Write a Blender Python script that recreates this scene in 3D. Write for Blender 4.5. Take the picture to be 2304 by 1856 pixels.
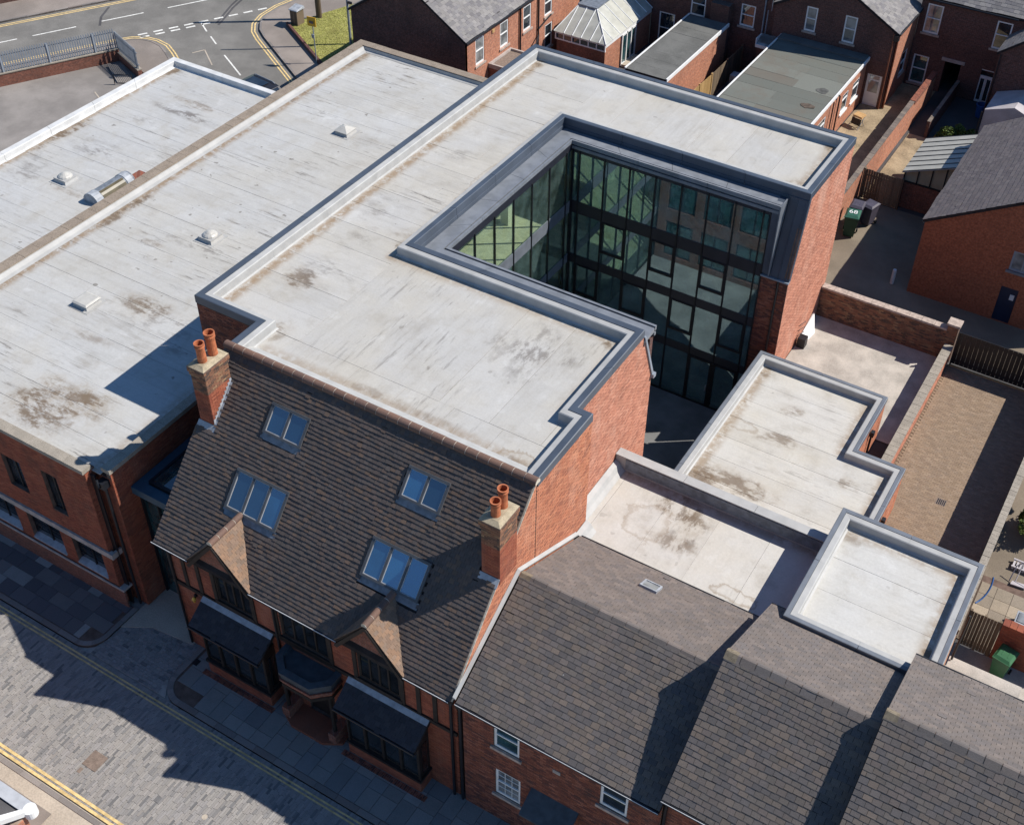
import bpy, math, random
import numpy as np
from mathutils import Vector, Matrix
random.seed(11)
rng = np.random.default_rng(5)
for o in list(bpy.data.objects):
    bpy.data.objects.remove(o, do_unlink=True)
S = bpy.context.scene
COL = S.collection
R = math.radians

# ------------------------------------------------------------------ camera, sky, sun, exposure
CAM = Vector((0, 0, 38.0))
yaw, pitch, roll = R(-29.84172), R(41.30371), R(-1.50480)
fwd = Vector((math.cos(pitch) * math.sin(yaw), math.cos(pitch) * math.cos(yaw), -math.sin(pitch)))
rt0 = Vector((math.cos(yaw), -math.sin(yaw), 0))
dn0 = fwd.cross(rt0)
rt = rt0 * math.cos(roll) + dn0 * math.sin(roll)
dn = -rt0 * math.sin(roll) + dn0 * math.cos(roll)
cam = bpy.data.objects.new('camera', bpy.data.cameras.new('camera'))
COL.objects.link(cam)
cam.matrix_world = Matrix(((rt.x, -dn.x, -fwd.x, CAM.x), (rt.y, -dn.y, -fwd.y, CAM.y), (rt.z, -dn.z, -fwd.z, CAM.z), (0, 0, 0, 1)))
cam.data.sensor_width = 36
cam.data.lens = 36 * 2756.34 / 2304
cam.data.shift_x = -0.02735
cam.data.shift_y = -0.02970
cam.data.clip_end = 900
S.camera = cam
SUN = Vector((0.78, 0.56, 1.0)).normalized()           # towards the sun
W = bpy.data.worlds.new('World'); S.world = W; W.use_nodes = True
sky = W.node_tree.nodes.new('ShaderNodeTexSky'); sky.sky_type = 'NISHITA'; sky.sun_disc = False
sky.sun_elevation = math.asin(SUN.z); sky.sun_rotation = math.atan2(SUN.x, SUN.y)
sky.air_density = 1.0; sky.dust_density = 0.1; sky.ozone_density = 3.0
bg = W.node_tree.nodes['Background']; bg.inputs[1].default_value = 0.085
tint = W.node_tree.nodes.new('ShaderNodeMix'); tint.data_type = 'RGBA'; tint.blend_type = 'MULTIPLY'; tint.inputs[0].default_value = 1.0
tint.inputs[7].default_value = (0.74, 0.96, 1.13, 1)          # clear deep blue spring sky
W.node_tree.links.new(sky.outputs[0], tint.inputs[6]); W.node_tree.links.new(tint.outputs[2], bg.inputs[0])
sl = bpy.data.lights.new('sun', 'SUN'); sl.energy = 5.0; sl.angle = R(0.5); sl.color = (1.0, 0.948, 0.868)
so = bpy.data.objects.new('sun', sl); COL.objects.link(so)
so.rotation_euler = SUN.to_track_quat('Z', 'Y').to_euler()
vs = S.view_settings; vs.view_transform = 'Standard'; vs.look = 'None'; vs.exposure = 0.25; vs.gamma = 1.0; vs.use_curve_mapping = False

# ------------------------------------------------------------------ materials
class NT:
    def __init__(s, name):
        s.m = bpy.data.materials.new(name); s.m.use_nodes = True
        s.t = s.m.node_tree; s.b = s.t.nodes['Principled BSDF']; s.out = s.t.nodes['Material Output']
    def n(s, typ, props=None, **inp):
        nd = s.t.nodes.new('ShaderNode' + typ)
        for k, v in (props or {}).items(): setattr(nd, k, v)
        for k, v in inp.items():
            key = int(k[1:]) if k[0] == 'i' and k[1:].isdigit() else k.replace('_', ' ')
            s.set(nd.inputs[key], v)
        return nd
    def set(s, sock, v):
        if hasattr(v, 'is_output') or isinstance(v, bpy.types.NodeSocket): s.t.links.new(v, sock)
        elif hasattr(v, 'outputs'): s.t.links.new(v.outputs[0], sock)
        else:
            if sock.type == 'RGBA' and len(v) == 3: v = (*v, 1)
            sock.default_value = v
    def math(s, op, a, b=0.0, clamp=False):
        return s.n('Math', {'operation': op, 'use_clamp': clamp}, i0=a, i1=b)
    def mix(s, f, a, b, blend='MIX'):
        nd = s.n('Mix', {'data_type': 'RGBA', 'blend_type': blend})
        s.set(nd.inputs[0], f); s.set(nd.inputs[6], a); s.set(nd.inputs[7], b)
        return nd.outputs[2]
    def ramp(s, f, stops, interp='LINEAR'):
        nd = s.n('ValToRGB'); s.set(nd.inputs[0], f); r = nd.color_ramp; r.interpolation = interp
        while len(r.elements) < len(stops): r.elements.new(0.5)
        for e, (p, c) in zip(r.elements, stops):
            e.position = p; e.color = (*c, 1) if len(c) == 3 else c
        return nd.outputs[0]
    def map01(s, v, a, b):
        nd = s.n('MapRange', {'interpolation_type': 'SMOOTHSTEP'}); s.set(nd.inputs[0], v)
        nd.inputs[1].default_value = a; nd.inputs[2].default_value = b
        return nd.outputs[0]
    def pos(s): return s.n('NewGeometry').outputs['Position']
    def noise(s, vec, scale, detail=4, rough=0.55, sc=None):
        if sc:
            vec = s.n('Mapping', None, Vector=vec, Scale=sc).outputs[0]
        nd = s.n('TexNoise', None, Vector=vec, Scale=scale, Detail=detail, Roughness=rough)
        return nd.outputs[0]
    def rnd(s):
        a = s.n('Attribute', {'attribute_name': 'rnd'}).outputs['Fac']
        o = s.n('ObjectInfo').outputs['Random']
        return s.math('FRACT', s.math('ADD', a, o)).outputs[0]
    def bump(s, h, strength, dist):
        nd = s.n('Bump', None, Height=h, Strength=strength, Distance=dist)
        s.t.links.new(nd.outputs[0], s.b.inputs['Normal'])
    def fin(s, col, rough=0.8, spec=0.3, metal=0.0):
        s.set(s.b.inputs['Base Color'], col); s.set(s.b.inputs['Roughness'], rough)
        s.b.inputs['Specular IOR Level'].default_value = spec; s.b.inputs['Metallic'].default_value = metal
        return s.m

def plain(name, col, rough=0.7, spec=0.3, var=0.25, scale=3.0, metal=0.0, fine=0.0):
    k = NT(name); p = k.pos()
    n1 = k.noise(p, scale, 5)
    c = k.mix(k.map01(n1, 0.3, 0.7), tuple(x * (1 - var) for x in col), tuple(min(1, x * (1 + var)) for x in col))
    if fine:
        c = k.mix(fine, c, k.ramp(k.noise(p, scale * 25, 2), [(0.35, tuple(x * 0.3 for x in col)), (0.65, tuple(min(1, x * 1.8) for x in col))]))
    return k.fin(c, rough, spec, metal)

def piecemat(name, cols, rough=0.85, spec=0.25, wear=0.35, wearcol=(0.05, 0.045, 0.04), wscale=0.9, bumps=0.0, lichen=None, spots=0.0, salt=None):
    """one colour per piece out of a ramp, plus weathering in broad patches"""
    k = NT(name); p = k.pos(); r = k.rnd()
    n = len(cols)
    c = k.ramp(r, [(i / n, cc) for i, cc in enumerate(cols)], 'CONSTANT')
    r2 = k.math('FRACT', k.math('MULTIPLY', r, 17.31))
    c = k.mix(1.0, c, k.ramp(r2, [(0, (0.88,) * 3), (1, (1.10,) * 3)]), 'MULTIPLY')
    g = k.noise(p, 40, 3)
    c = k.mix(0.5, c, k.mix(1.0, c, k.ramp(g, [(0.3, (0.55,) * 3), (0.7, (1.35,) * 3)]), 'MULTIPLY'))
    w = k.map01(k.noise(p, wscale, 6, 0.65), 0.45, 0.75)
    c = k.mix(k.math('MULTIPLY', w, wear), c, wearcol)
    if lichen:
        l = k.map01(k.noise(p, 3.2, 7, 0.75), 0.60, 0.72)
        c = k.mix(k.math('MULTIPLY', l, 0.6), c, lichen)
    if salt:
        sv = k.noise(p, 0.7, 7, 0.7, (1.0, 1.0, 0.35))
        c = k.mix(k.math('MULTIPLY', k.map01(sv, 0.50, 0.70), salt[0]), c, salt[1])
        sv2 = k.noise(p, 1.7, 7, 0.75, (1.0, 1.0, 0.25))
        c = k.mix(k.math('MULTIPLY', k.map01(sv2, 0.54, 0.70), salt[0] * 0.8), c, salt[2])
    if spots:
        sp_ = k.map01(k.noise(p, 4.2, 3, 0.6), 0.755, 0.775)
        sp2 = k.map01(k.noise(p, 0.35, 2, 0.5), 0.45, 0.6)
        c = k.mix(k.math('MULTIPLY', k.math('MULTIPLY', sp_, sp2), spots), c, (0.55, 0.54, 0.52))
    if bumps: k.bump(g, bumps, 0.01)
    return k.fin(c, rough, spec)

def brickfar(name, cols, mortar, w=0.225, h=0.075, wear=0.35, wearcol=(0.05, 0.035, 0.03)):
    k = NT(name); p = k.pos()
    sp = k.n('SeparateXYZ', None, i0=p)
    u = k.math('ADD', sp.outputs[0], sp.outputs[1])
    v = k.n('CombineXYZ', None, i0=u, i1=sp.outputs[2])
    br = k.n('TexBrick', {'offset': 0.5}, Vector=v, Color1=cols[0], Color2=cols[1], Mortar=mortar, Scale=1.0)
    br.inputs['Mortar Size'].default_value = 0.008; br.inputs['Brick Width'].default_value = w; br.inputs['Row Height'].default_value = h
    br.inputs['Bias'].default_value = -0.1
    c = k.mix(0.5, br.outputs[0], k.mix(1.0, br.outputs[0], k.ramp(k.noise(p, 9, 3), [(0.3, (0.45,) * 3), (0.7, (1.5,) * 3)]), 'MULTIPLY'))
    wv = k.map01(k.noise(p, 0.5, 6, 0.65), 0.42, 0.75)
    c = k.mix(k.math('MULTIPLY', wv, wear), c, wearcol)
    k.bump(br.outputs[1], -0.5, 0.01)
    return k.fin(c, 0.9, 0.2)

def membrane(name, base, stains=(), streak='x', speck=0.5, seam=1.0, warm=0.5):
    k = NT(name); p = k.pos(); r = k.rnd()
    big = k.noise(p, 0.35, 5, 0.6)
    c = k.mix(k.map01(big, 0.35, 0.68), tuple(base), (base[0] * (0.98 + 0.02 * warm), base[1] * (0.97 - 0.02 * warm), base[2] * (0.96 - 0.12 * warm)))
    c = k.mix(1.0, c, k.ramp(r, [(0, (0.965,) * 3), (1, (1.03,) * 3)]), 'MULTIPLY')
    st = (0.45, 4.2, 1) if streak == 'x' else (4.2, 0.45, 1)
    patch = k.map01(k.noise(p, 0.24, 3, 0.55), 0.44, 0.66)
    s1 = k.noise(p, 1.5, 9, 0.72, st)
    dark = k.math('MULTIPLY', k.math('MULTIPLY', k.map01(s1, 0.545, 0.66), patch), speck)
    c = k.mix(dark, c, (0.15, 0.135, 0.12))
    s2 = k.noise(p, 0.7, 8, 0.75, st)
    c = k.mix(k.math('MULTIPLY', k.map01(s2, 0.42, 0.74), 0.28 * speck + 0.10), c, (0.30, 0.285, 0.265))
    # soft rub marks and dried tide lines
    mott = k.noise(p, 1.1, 8, 0.68)
    c = k.mix(k.math('MULTIPLY', k.map01(mott, 0.50, 0.72), 0.30), c, (0.32, 0.285, 0.235))
    cloud = k.noise(p, 0.55, 6, 0.62)
    c = k.mix(k.math('MULTIPLY', k.map01(cloud, 0.50, 0.70), 0.24), c, (0.36, 0.335, 0.29))
    c = k.mix(k.math('MULTIPLY', k.map01(mott, 0.44, 0.30), 0.20), c, (0.70, 0.70, 0.69))
    fine = k.noise(p, 14, 4, 0.7)
    c = k.mix(1.0, c, k.ramp(fine, [(0.3, (0.93,) * 3), (0.7, (1.05,) * 3)]), 'MULTIPLY')
    spots = k.map01(k.noise(p, 2.3, 2, 0.4), 0.735, 0.76)
    c = k.mix(k.math('MULTIPLY', spots, 0.6 * speck), c, (0.13, 0.11, 0.09))
    wob = k.math('SUBTRACT', k.noise(p, 0.9, 9, 0.70), 0.5)
    sw = k.noise(p, 2.6, 8, 0.72, (0.35, 2.2, 1) if streak == 'x' else (2.2, 0.35, 1))
    sw2 = k.noise(p, 3.1, 9, 0.75)
    sw3 = k.noise(p, 1.9, 9, 0.70, (0.6, 1.3, 1) if streak == 'x' else (1.3, 0.6, 1))
    for (x, y, rx, ry, a, kind) in stains:
        d = k.n('VectorMath', {'operation': 'SUBTRACT'}, i0=p, i1=(x, y, 0))
        d = k.n('VectorMath', {'operation': 'MULTIPLY'}, i0=d, i1=(1 / max(rx, .01), 1 / max(ry, .01), 0))
        L = k.n('VectorMath', {'operation': 'LENGTH'}, i0=d).outputs['Value']
        L = k.math('ADD', L, k.math('MULTIPLY', wob, 3.0))
        if kind == 'ring':           # tide mark left by a puddle
            f = k.math('MULTIPLY', k.map01(L, 1.10, 0.95), k.map01(L, 0.62, 0.95)); col = (0.22, 0.15, 0.085)
        elif kind == 'edge':         # tan line where water dries along an upstand
            e = k.n('VectorMath', {'operation': 'ABSOLUTE'}, i0=k.n('VectorMath', {'operation': 'SUBTRACT'}, i0=p, i1=(x, y, 0)))
            e = k.n('VectorMath', {'operation': 'MAXIMUM'}, i0=k.n('VectorMath', {'operation': 'SUBTRACT'}, i0=e, i1=(rx, ry, 0)), i1=(0, 0, -99))
            e = k.n('VectorMath', {'operation': 'MULTIPLY'}, i0=e, i1=(1, 1, 0))
            e = k.n('VectorMath', {'operation': 'LENGTH'}, i0=e).outputs['Value']
            f = k.math('MULTIPLY', k.map01(e, 0.42, 0.0), k.map01(sw2, 0.34, 0.56)); col = (0.26, 0.18, 0.11); a = min(1.0, a * 1.6)
        elif kind == 'brown':        # silt dried in a hollow: soft halo, darker core
            halo = k.math('MULTIPLY', k.map01(L, 1.9, 0.6), k.map01(sw2, 0.35, 0.65))
            c = k.mix(k.math('MULTIPLY', halo, a * 0.55), c, (0.30, 0.24, 0.17))
            f = k.math('MULTIPLY', k.map01(L, 1.25, 0.60), k.map01(sw3, 0.42, 0.56)); col = (0.145, 0.10, 0.062)
        elif kind == 'black':        # grime dragged along the laps
            f = k.math('MULTIPLY', k.map01(L, 1.7, 0.3), k.map01(sw3, 0.47, 0.60)); col = (0.12, 0.10, 0.088)
        else:
            f = k.math('MULTIPLY', k.map01(L, 1.5, 0.4), k.map01(sw, 0.38, 0.68)); col = (0.24, 0.215, 0.18)
        c = k.mix(k.math('MULTIPLY', f, a), c, col)
    k.bump(k.noise(p, 2.0, 4, 0.6), 0.25, 0.03)
    return k.fin(c, 0.62, 0.35)

def glassmat(name, tint, refl, gcol=(0.85, 0.95, 1.0), haze=0.0):
    k = NT(name); t = k.t
    tr = k.n('BsdfTransparent', None, Color=tint)
    gl = k.n('BsdfGlossy', None, Color=gcol, Roughness=0.01)
    fr = k.n('LayerWeight', None, Blend=0.25).outputs['Facing']
    f = k.math('ADD', k.math('MULTIPLY', k.math('POWER', fr, 2.0), 0.55), refl, True)
    mx = k.n('MixShader'); k.set(mx.inputs[0], f); t.links.new(tr.outputs[0], mx.inputs[1]); t.links.new(gl.outputs[0], mx.inputs[2])
    if haze:          # thin film of pale teal painted in to lighten panes in shade
        df = k.n('BsdfDiffuse', None, Color=(0.34, 0.50, 0.50))
        fm = k.n('MixShader'); dirt_or_haze = k.noise(k.pos(), 1.3, 5, 0.65)
        k.set(fm.inputs[0], k.math('MULTIPLY', k.map01(dirt_or_haze, 0.2, 0.8), haze)); t.links.new(mx.outputs[0], fm.inputs[1]); t.links.new(df.outputs[0], fm.inputs[2]); mx = fm
    t.links.new(mx.outputs[0], k.out.inputs[0]); t.nodes.remove(k.b)
    return k.m

def panemat(name, col, refl=0.22):
    """window pane with a dim room behind it"""
    k = NT(name); t = k.t; p = k.pos()
    c = k.mix(k.map01(k.noise(p, 1.4, 2), 0.35, 0.65), tuple(x * 0.4 for x in col), col)
    df = k.n('BsdfDiffuse', None, Color=c); gl = k.n('BsdfGlossy', None, Color=(0.9, 0.95, 1.0), Roughness=0.02)
    fr = k.n('LayerWeight', None, Blend=0.3).outputs['Facing']
    f = k.math('ADD', k.math('MULTIPLY', k.math('POWER', fr, 2.0), 0.6), refl, True)
    mx = k.n('MixShader'); k.set(mx.inputs[0], f); t.links.new(df.outputs[0], mx.inputs[1]); t.links.new(gl.outputs[0], mx.inputs[2])
    t.links.new(mx.outputs[0], k.out.inputs[0]); t.nodes.remove(k.b)
    return k.m

def asphalt(name, col, tyre=True):
    k = NT(name); p = k.pos()
    c = k.mix(k.map01(k.noise(p, 0.4, 5, 0.6), 0.35, 0.7), tuple(x * 0.82 for x in col), tuple(x * 1.15 for x in col))
    c = k.mix(1.0, c, k.ramp(k.noise(p, 60, 2), [(0.3, (0.75,) * 3), (0.7, (1.3,) * 3)]), 'MULTIPLY')
    cr = k.map01(k.noise(p, 1.1, 8, 0.8), 0.66, 0.7)
    c = k.mix(k.math('MULTIPLY', cr, 0.35), c, tuple(x * 0.45 for x in col))
    return k.fin(c, 0.9, 0.25)

M = {}
BR_ORANGE = [(0.50, 0.20, 0.115), (0.47, 0.18, 0.102), (0.535, 0.225, 0.13), (0.43, 0.162, 0.095), (0.50, 0.21, 0.122), (0.33, 0.13, 0.082), (0.51, 0.20, 0.112)]
BR_PINK = [(0.54, 0.24, 0.16), (0.51, 0.22, 0.145), (0.57, 0.27, 0.185), (0.48, 0.20, 0.13), (0.53, 0.235, 0.155), (0.40, 0.17, 0.115)]
BR_RED = [(0.30, 0.09, 0.052), (0.33, 0.10, 0.058), (0.275, 0.08, 0.048), (0.32, 0.10, 0.055), (0.25, 0.075, 0.047), (0.34, 0.115, 0.066)]
BR_BROWN = [(0.22, 0.075, 0.05), (0.27, 0.095, 0.06), (0.17, 0.06, 0.045), (0.30, 0.115, 0.075), (0.13, 0.055, 0.045), (0.25, 0.085, 0.05)]
BR_OLD = [(0.27, 0.135, 0.08), (0.24, 0.12, 0.075), (0.29, 0.15, 0.09), (0.21, 0.11, 0.072), (0.14, 0.085, 0.062), (0.31, 0.19, 0.11), (0.26, 0.12, 0.075), (0.11, 0.075, 0.06)]
M['brick_orange'] = piecemat('brick_orange', BR_ORANGE, wear=0.35, wearcol=(0.20, 0.075, 0.05), salt=(0.38, (0.60, 0.34, 0.24), (0.20, 0.085, 0.06)))
M['brick_pink'] = piecemat('brick_pink', BR_PINK, wear=0.30, wearcol=(0.24, 0.11, 0.08), salt=(0.38, (0.62, 0.40, 0.31), (0.27, 0.125, 0.09)))
M['brick_red'] = piecemat('brick_red', BR_RED, wear=0.45, salt=(0.4, (0.34, 0.17, 0.12), (0.10, 0.05, 0.04)))
M['brick_brown'] = piecemat('brick_brown', BR_BROWN, wear=0.45, salt=(0.4, (0.30, 0.16, 0.12), (0.09, 0.05, 0.04)))
M['brick_old'] = piecemat('brick_old', BR_OLD, wear=0.5, wscale=2.0)
M['mortar_warm'] = plain('mortar_warm', (0.19, 0.125, 0.098), 0.95, 0.1)
M['mortar_dark'] = plain('mortar_dark', (0.15, 0.105, 0.085), 0.95, 0.1)
M['far_red'] = brickfar('far_red', [(0.27, 0.095, 0.06), (0.18, 0.068, 0.05)], (0.20, 0.155, 0.13))
M['far_orange'] = brickfar('far_orange', [(0.50, 0.195, 0.11), (0.38, 0.14, 0.085)], (0.36, 0.27, 0.21), wear=0.2)
M['far_dark'] = brickfar('far_dark', [(0.155, 0.066, 0.052), (0.10, 0.05, 0.044)], (0.15, 0.122, 0.108), wear=0.45)
M['far_new'] = brickfar('far_new', [(0.34, 0.105, 0.052), (0.28, 0.086, 0.044)], (0.24, 0.12, 0.08), wear=0.15)
M['tile'] = piecemat('clay_tile', [(0.096, 0.077, 0.070), (0.106, 0.082, 0.072), (0.088, 0.072, 0.067), (0.122, 0.086, 0.069), (0.102, 0.080, 0.072), (0.138, 0.093, 0.069), (0.104, 0.085, 0.077), (0.110, 0.082, 0.072), (0.093, 0.076, 0.070)], 0.75, 0.35, 0.55, (0.070, 0.062, 0.059), 0.55, 0.3, (0.155, 0.112, 0.08), 0.5)
M['tile_warm'] = piecemat('clay_tile_warm', [(0.235, 0.15, 0.10), (0.205, 0.138, 0.10), (0.255, 0.158, 0.104), (0.19, 0.135, 0.102), (0.225, 0.152, 0.11)], 0.85, 0.25, 0.35, (0.14, 0.115, 0.09), 2.5, 0.3)
M['slate'] = piecemat('roof_slate', [(0.129, 0.109, 0.099), (0.117, 0.102, 0.097), (0.141, 0.116, 0.099), (0.109, 0.097, 0.094), (0.132, 0.109, 0.099), (0.122, 0.105, 0.094), (0.149, 0.119, 0.099), (0.101, 0.091, 0.090)], 0.75, 0.35, 0.35, (0.081, 0.072, 0.064), 0.8, 0.25, (0.20, 0.17, 0.14), 0.7)
M['slate_warm'] = piecemat('roof_slate_warm', [(0.175, 0.146, 0.130), (0.162, 0.138, 0.126), (0.188, 0.155, 0.136), (0.152, 0.132, 0.124), (0.18, 0.15, 0.134)], 0.75, 0.35, 0.35, (0.10, 0.085, 0.07), 1.0, 0.25, (0.29, 0.25, 0.20))
M['slate_grey'] = piecemat('roof_slate_grey', [(0.20, 0.19, 0.19), (0.235, 0.22, 0.215), (0.175, 0.165, 0.17), (0.25, 0.235, 0.225)], 0.8, 0.3, 0.3, (0.12, 0.11, 0.10), 0.8, 0.2)
M['slate_bay'] = piecemat('bay_roof_slate', [(0.042, 0.042, 0.052), (0.05, 0.048, 0.055), (0.038, 0.038, 0.046)], 0.75, 0.3, 0.2, (0.03, 0.03, 0.03))
M['lead_dark'] = plain('dark_lead', (0.06, 0.07, 0.08), 0.5, 0.4, 0.2, 4)
M['deck'] = plain('roof_deck', (0.035, 0.03, 0.03), 0.95, 0.1)
M['ridge'] = piecemat('ridge_tile', [(0.165, 0.098, 0.074), (0.185, 0.108, 0.079), (0.148, 0.092, 0.073), (0.172, 0.104, 0.081)], 0.75, 0.3, 0.4, (0.105, 0.08, 0.07), 2.0, 0.2)
M['ridge_grey'] = piecemat('ridge_tile_grey', [(0.165, 0.142, 0.13), (0.18, 0.152, 0.138), (0.152, 0.134, 0.126)], 0.85, 0.25, 0.35, (0.12, 0.105, 0.09), 2.0, 0.3, (0.27, 0.235, 0.19))
M['lichen_mortar'] = plain('lichen_mortar', (0.20, 0.165, 0.12), 0.95, 0.1, 0.5, 7, fine=0.6)
M['mortar_light'] = plain('mortar_light', (0.50, 0.45, 0.37), 0.95, 0.1, 0.3, 6)
M['lead'] = plain('lead_sheet', (0.33, 0.35, 0.38), 0.5, 0.4, 0.2, 5)
M['trim'] = plain('anthracite_metal', (0.062, 0.078, 0.105), 0.42, 0.5, 0.12, 1.2)
M['zinc'] = plain('grey_zinc', (0.15, 0.165, 0.19), 0.38, 0.5, 0.15, 2.0)
M['opal'] = plain('opal_dome', (0.48, 0.465, 0.43), 0.35, 0.5, 0.08, 3)
M['trim_dark'] = plain('dark_spandrel', (0.022, 0.024, 0.034), 0.4, 0.5, 0.12, 1.2)
M['ledge'] = plain('zinc_ledge', (0.20, 0.215, 0.24), 0.35, 0.5, 0.15, 2.0)
M['zinc_mid'] = plain('mid_grey_trim', (0.15, 0.165, 0.19), 0.42, 0.5, 0.12, 1.5)
M['black'] = plain('black_metal', (0.012, 0.013, 0.017), 0.45, 0.45, 0.2, 2)
M['blue_metal'] = plain('blue_grey_metal', (0.035, 0.085, 0.125), 0.4, 0.5, 0.12, 1.5)
M['stone'] = plain('coping_stone', (0.30, 0.265, 0.22), 0.95, 0.15, 0.25, 2.5, fine=0.55)
M['stone_warm'] = plain('coping_stone_warm', (0.255, 0.21, 0.168), 0.95, 0.15, 0.25, 2.5, fine=0.6)
M['band'] = plain('pale_stone_band', (0.40, 0.35, 0.32), 0.9, 0.2, 0.2, 3)
M['white'] = plain('white_paint', (0.78, 0.78, 0.77), 0.5, 0.4, 0.06, 3)
M['white_edge'] = plain('white_edge_trim', (0.60, 0.60, 0.59), 0.5, 0.4, 0.1, 2)
M['white_trim'] = plain('white_membrane_trim', (0.40, 0.396, 0.384), 0.6, 0.35, 0.08, 2.0)
M['timber'] = plain('dark_timber', (0.022, 0.017, 0.015), 0.6, 0.35, 0.3, 4)
M['sill'] = plain('sandstone_sill', (0.42, 0.34, 0.29), 0.9, 0.15, 0.2, 6)
M['terra'] = plain('terracotta', (0.42, 0.135, 0.06), 0.7, 0.3, 0.25, 5)
M['clay_in'] = plain('soot', (0.03, 0.02, 0.018), 0.95, 0.1)
M['flaunch'] = plain('cement_flaunching', (0.36, 0.30, 0.21), 0.95, 0.1, 0.35, 6, fine=0.5)
M['felt'] = plain('felt_roofing', (0.135, 0.135, 0.128), 0.95, 0.2, 0.2, 0.9, fine=0.2)
M['patch_brown'] = plain('felt_patch_brown', (0.105, 0.082, 0.066), 0.95, 0.2, 0.3, 4)
M['patch_grey'] = plain('felt_patch_grey', (0.10, 0.10, 0.095), 0.95, 0.2, 0.3, 4)
M['felt_green'] = piecemat('felt_green', [(0.155, 0.163, 0.145), (0.168, 0.175, 0.155), (0.148, 0.158, 0.145), (0.16, 0.152, 0.13)], 0.95, 0.2, 0.5, (0.15, 0.12, 0.095), 0.7)
M['pane'] = panemat('window_pane', (0.03, 0.04, 0.05), 0.10)
M['pane_curtain'] = panemat('curtained_pane', (0.30, 0.31, 0.31), 0.10)
M['pane_teal'] = panemat('teal_pane', (0.03, 0.085, 0.095), 0.14)
def roofpane():
    k = NT('roof_window_pane'); t = k.t; r = k.n('ObjectInfo').outputs['Random']; p = k.pos()
    c = k.mix(k.map01(k.math('ADD', r, k.math('MULTIPLY', k.noise(p, 1.2, 2), 0.4)), 0.5, 1.2), (0.010, 0.028, 0.05), (0.03, 0.13, 0.26))  # sky reflection painted in as blue base colour, varying per pane
    df = k.n('BsdfDiffuse', None, Color=c); gl = k.n('BsdfGlossy', None, Color=(0.9, 0.95, 1.0), Roughness=0.02)
    mx = k.n('MixShader'); k.set(mx.inputs[0], k.math('ADD', 0.20, k.math('MULTIPLY', r, 0.14))); t.links.new(df.outputs[0], mx.inputs[1]); t.links.new(gl.outputs[0], mx.inputs[2])
    t.links.new(mx.outputs[0], k.out.inputs[0]); t.nodes.remove(k.b); return k.m
M['pane_sky'] = roofpane()
M['rw_frame'] = plain('roof_window_frame', (0.075, 0.078, 0.085), 0.5, 0.45, 0.1, 3)
M['rw_sash'] = plain('roof_window_sash', (0.42, 0.42, 0.42), 0.5, 0.45, 0.1, 3)
M['lead_grey'] = plain('weathered_lead', (0.16, 0.18, 0.21), 0.5, 0.4, 0.25, 5)
M['pane_leaded'] = panemat('leaded_pane', (0.02, 0.025, 0.03), 0.06)
M['curtain_glass'] = glassmat('curtain_wall_glass', (0.68, 0.82, 0.82), 0.32, (0.66, 0.85, 0.89), haze=0.24)
M['sun_glass'] = glassmat('side_wall_glass', (0.84, 0.89, 0.81), 0.06, (0.70, 0.86, 0.90), haze=0.10)
HALL_ST = [(-39.45, 33.6, 0, 15, 0.55, 'edge'), (-28.3, 21, 0, 2.6, 0.3, 'edge'), (-31.2, 20.9, 0.7, 0.35, 0.55, 'brown'), (-32.7, 20.7, 0.8, 0.3, 0.5, 'brown'), (-30.6, 24.6, 0.7, 0.3, 0.4, 'black'), (-33.9, 23.4, 0.8, 0.25, 0.4, 'brown'), (-30.0, 26.4, 0.7, 0.3, 0.35, 'brown'), (-32.3, 19.6, 1.5, 0.9, 0.85, 'brown'), (-31.3, 20.4, 1.1, 0.6, 0.7, 'brown'), (-33.4, 25.9, 1.0, 0.55, 0.75, 'brown'), (-32.0, 25.5, 1.6, 0.7, 0.45, 'black'), (-33.0, 24.4, 2.2, 0.5, 0.4, 'dirt_or_haze'), (-32.9, 22.3, 0.5, 0.4, 0.6, 'dirt_or_haze'), (-39.3, 30.6, 0.28, 1.7, 0.8, 'brown'), (-39.62, 42.9, 0.3, 1.3, 0.85, 'black'), (-39.6, 47.9, 0.5, 0.8, 0.8, 'brown'), (-34.2, 30.2, 1.6, 0.3, 0.45, 'black'), (-31.5, 23.9, 0.6, 0.35, 0.5, 'dirt_or_haze'), (-36.4, 29.4, 0.5, 0.16, 0.5, 'brown'), (-34.0, 41.2, 0.9, 0.6, 0.3, 'dirt_or_haze')]
L2_ST = [(-46.9, 33.0, 0, 9, 0.5, 'edge'), (-43.4, 39.5, 1.2, 0.25, 0.5, 'brown'), (-46.2, 31.5, 0.9, 0.5, 0.35, 'black'), (-42.4, 30.3, 0.9, 0.2, 0.4, 'brown'), (-46.72, 33.9, 0.35, 1.9, 0.9, 'brown'), (-46.75, 41.6, 0.35, 0.7, 0.85, 'brown'), (-42.9, 38.5, 1.6, 0.28, 0.75, 'black'), (-44.0, 33.6, 1.3, 0.6, 0.55, 'black'), (-44.5, 36.9, 0.7, 0.3, 0.45, 'black'), (-45.6, 30.4, 0.8, 0.8, 0.4, 'black')]
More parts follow.
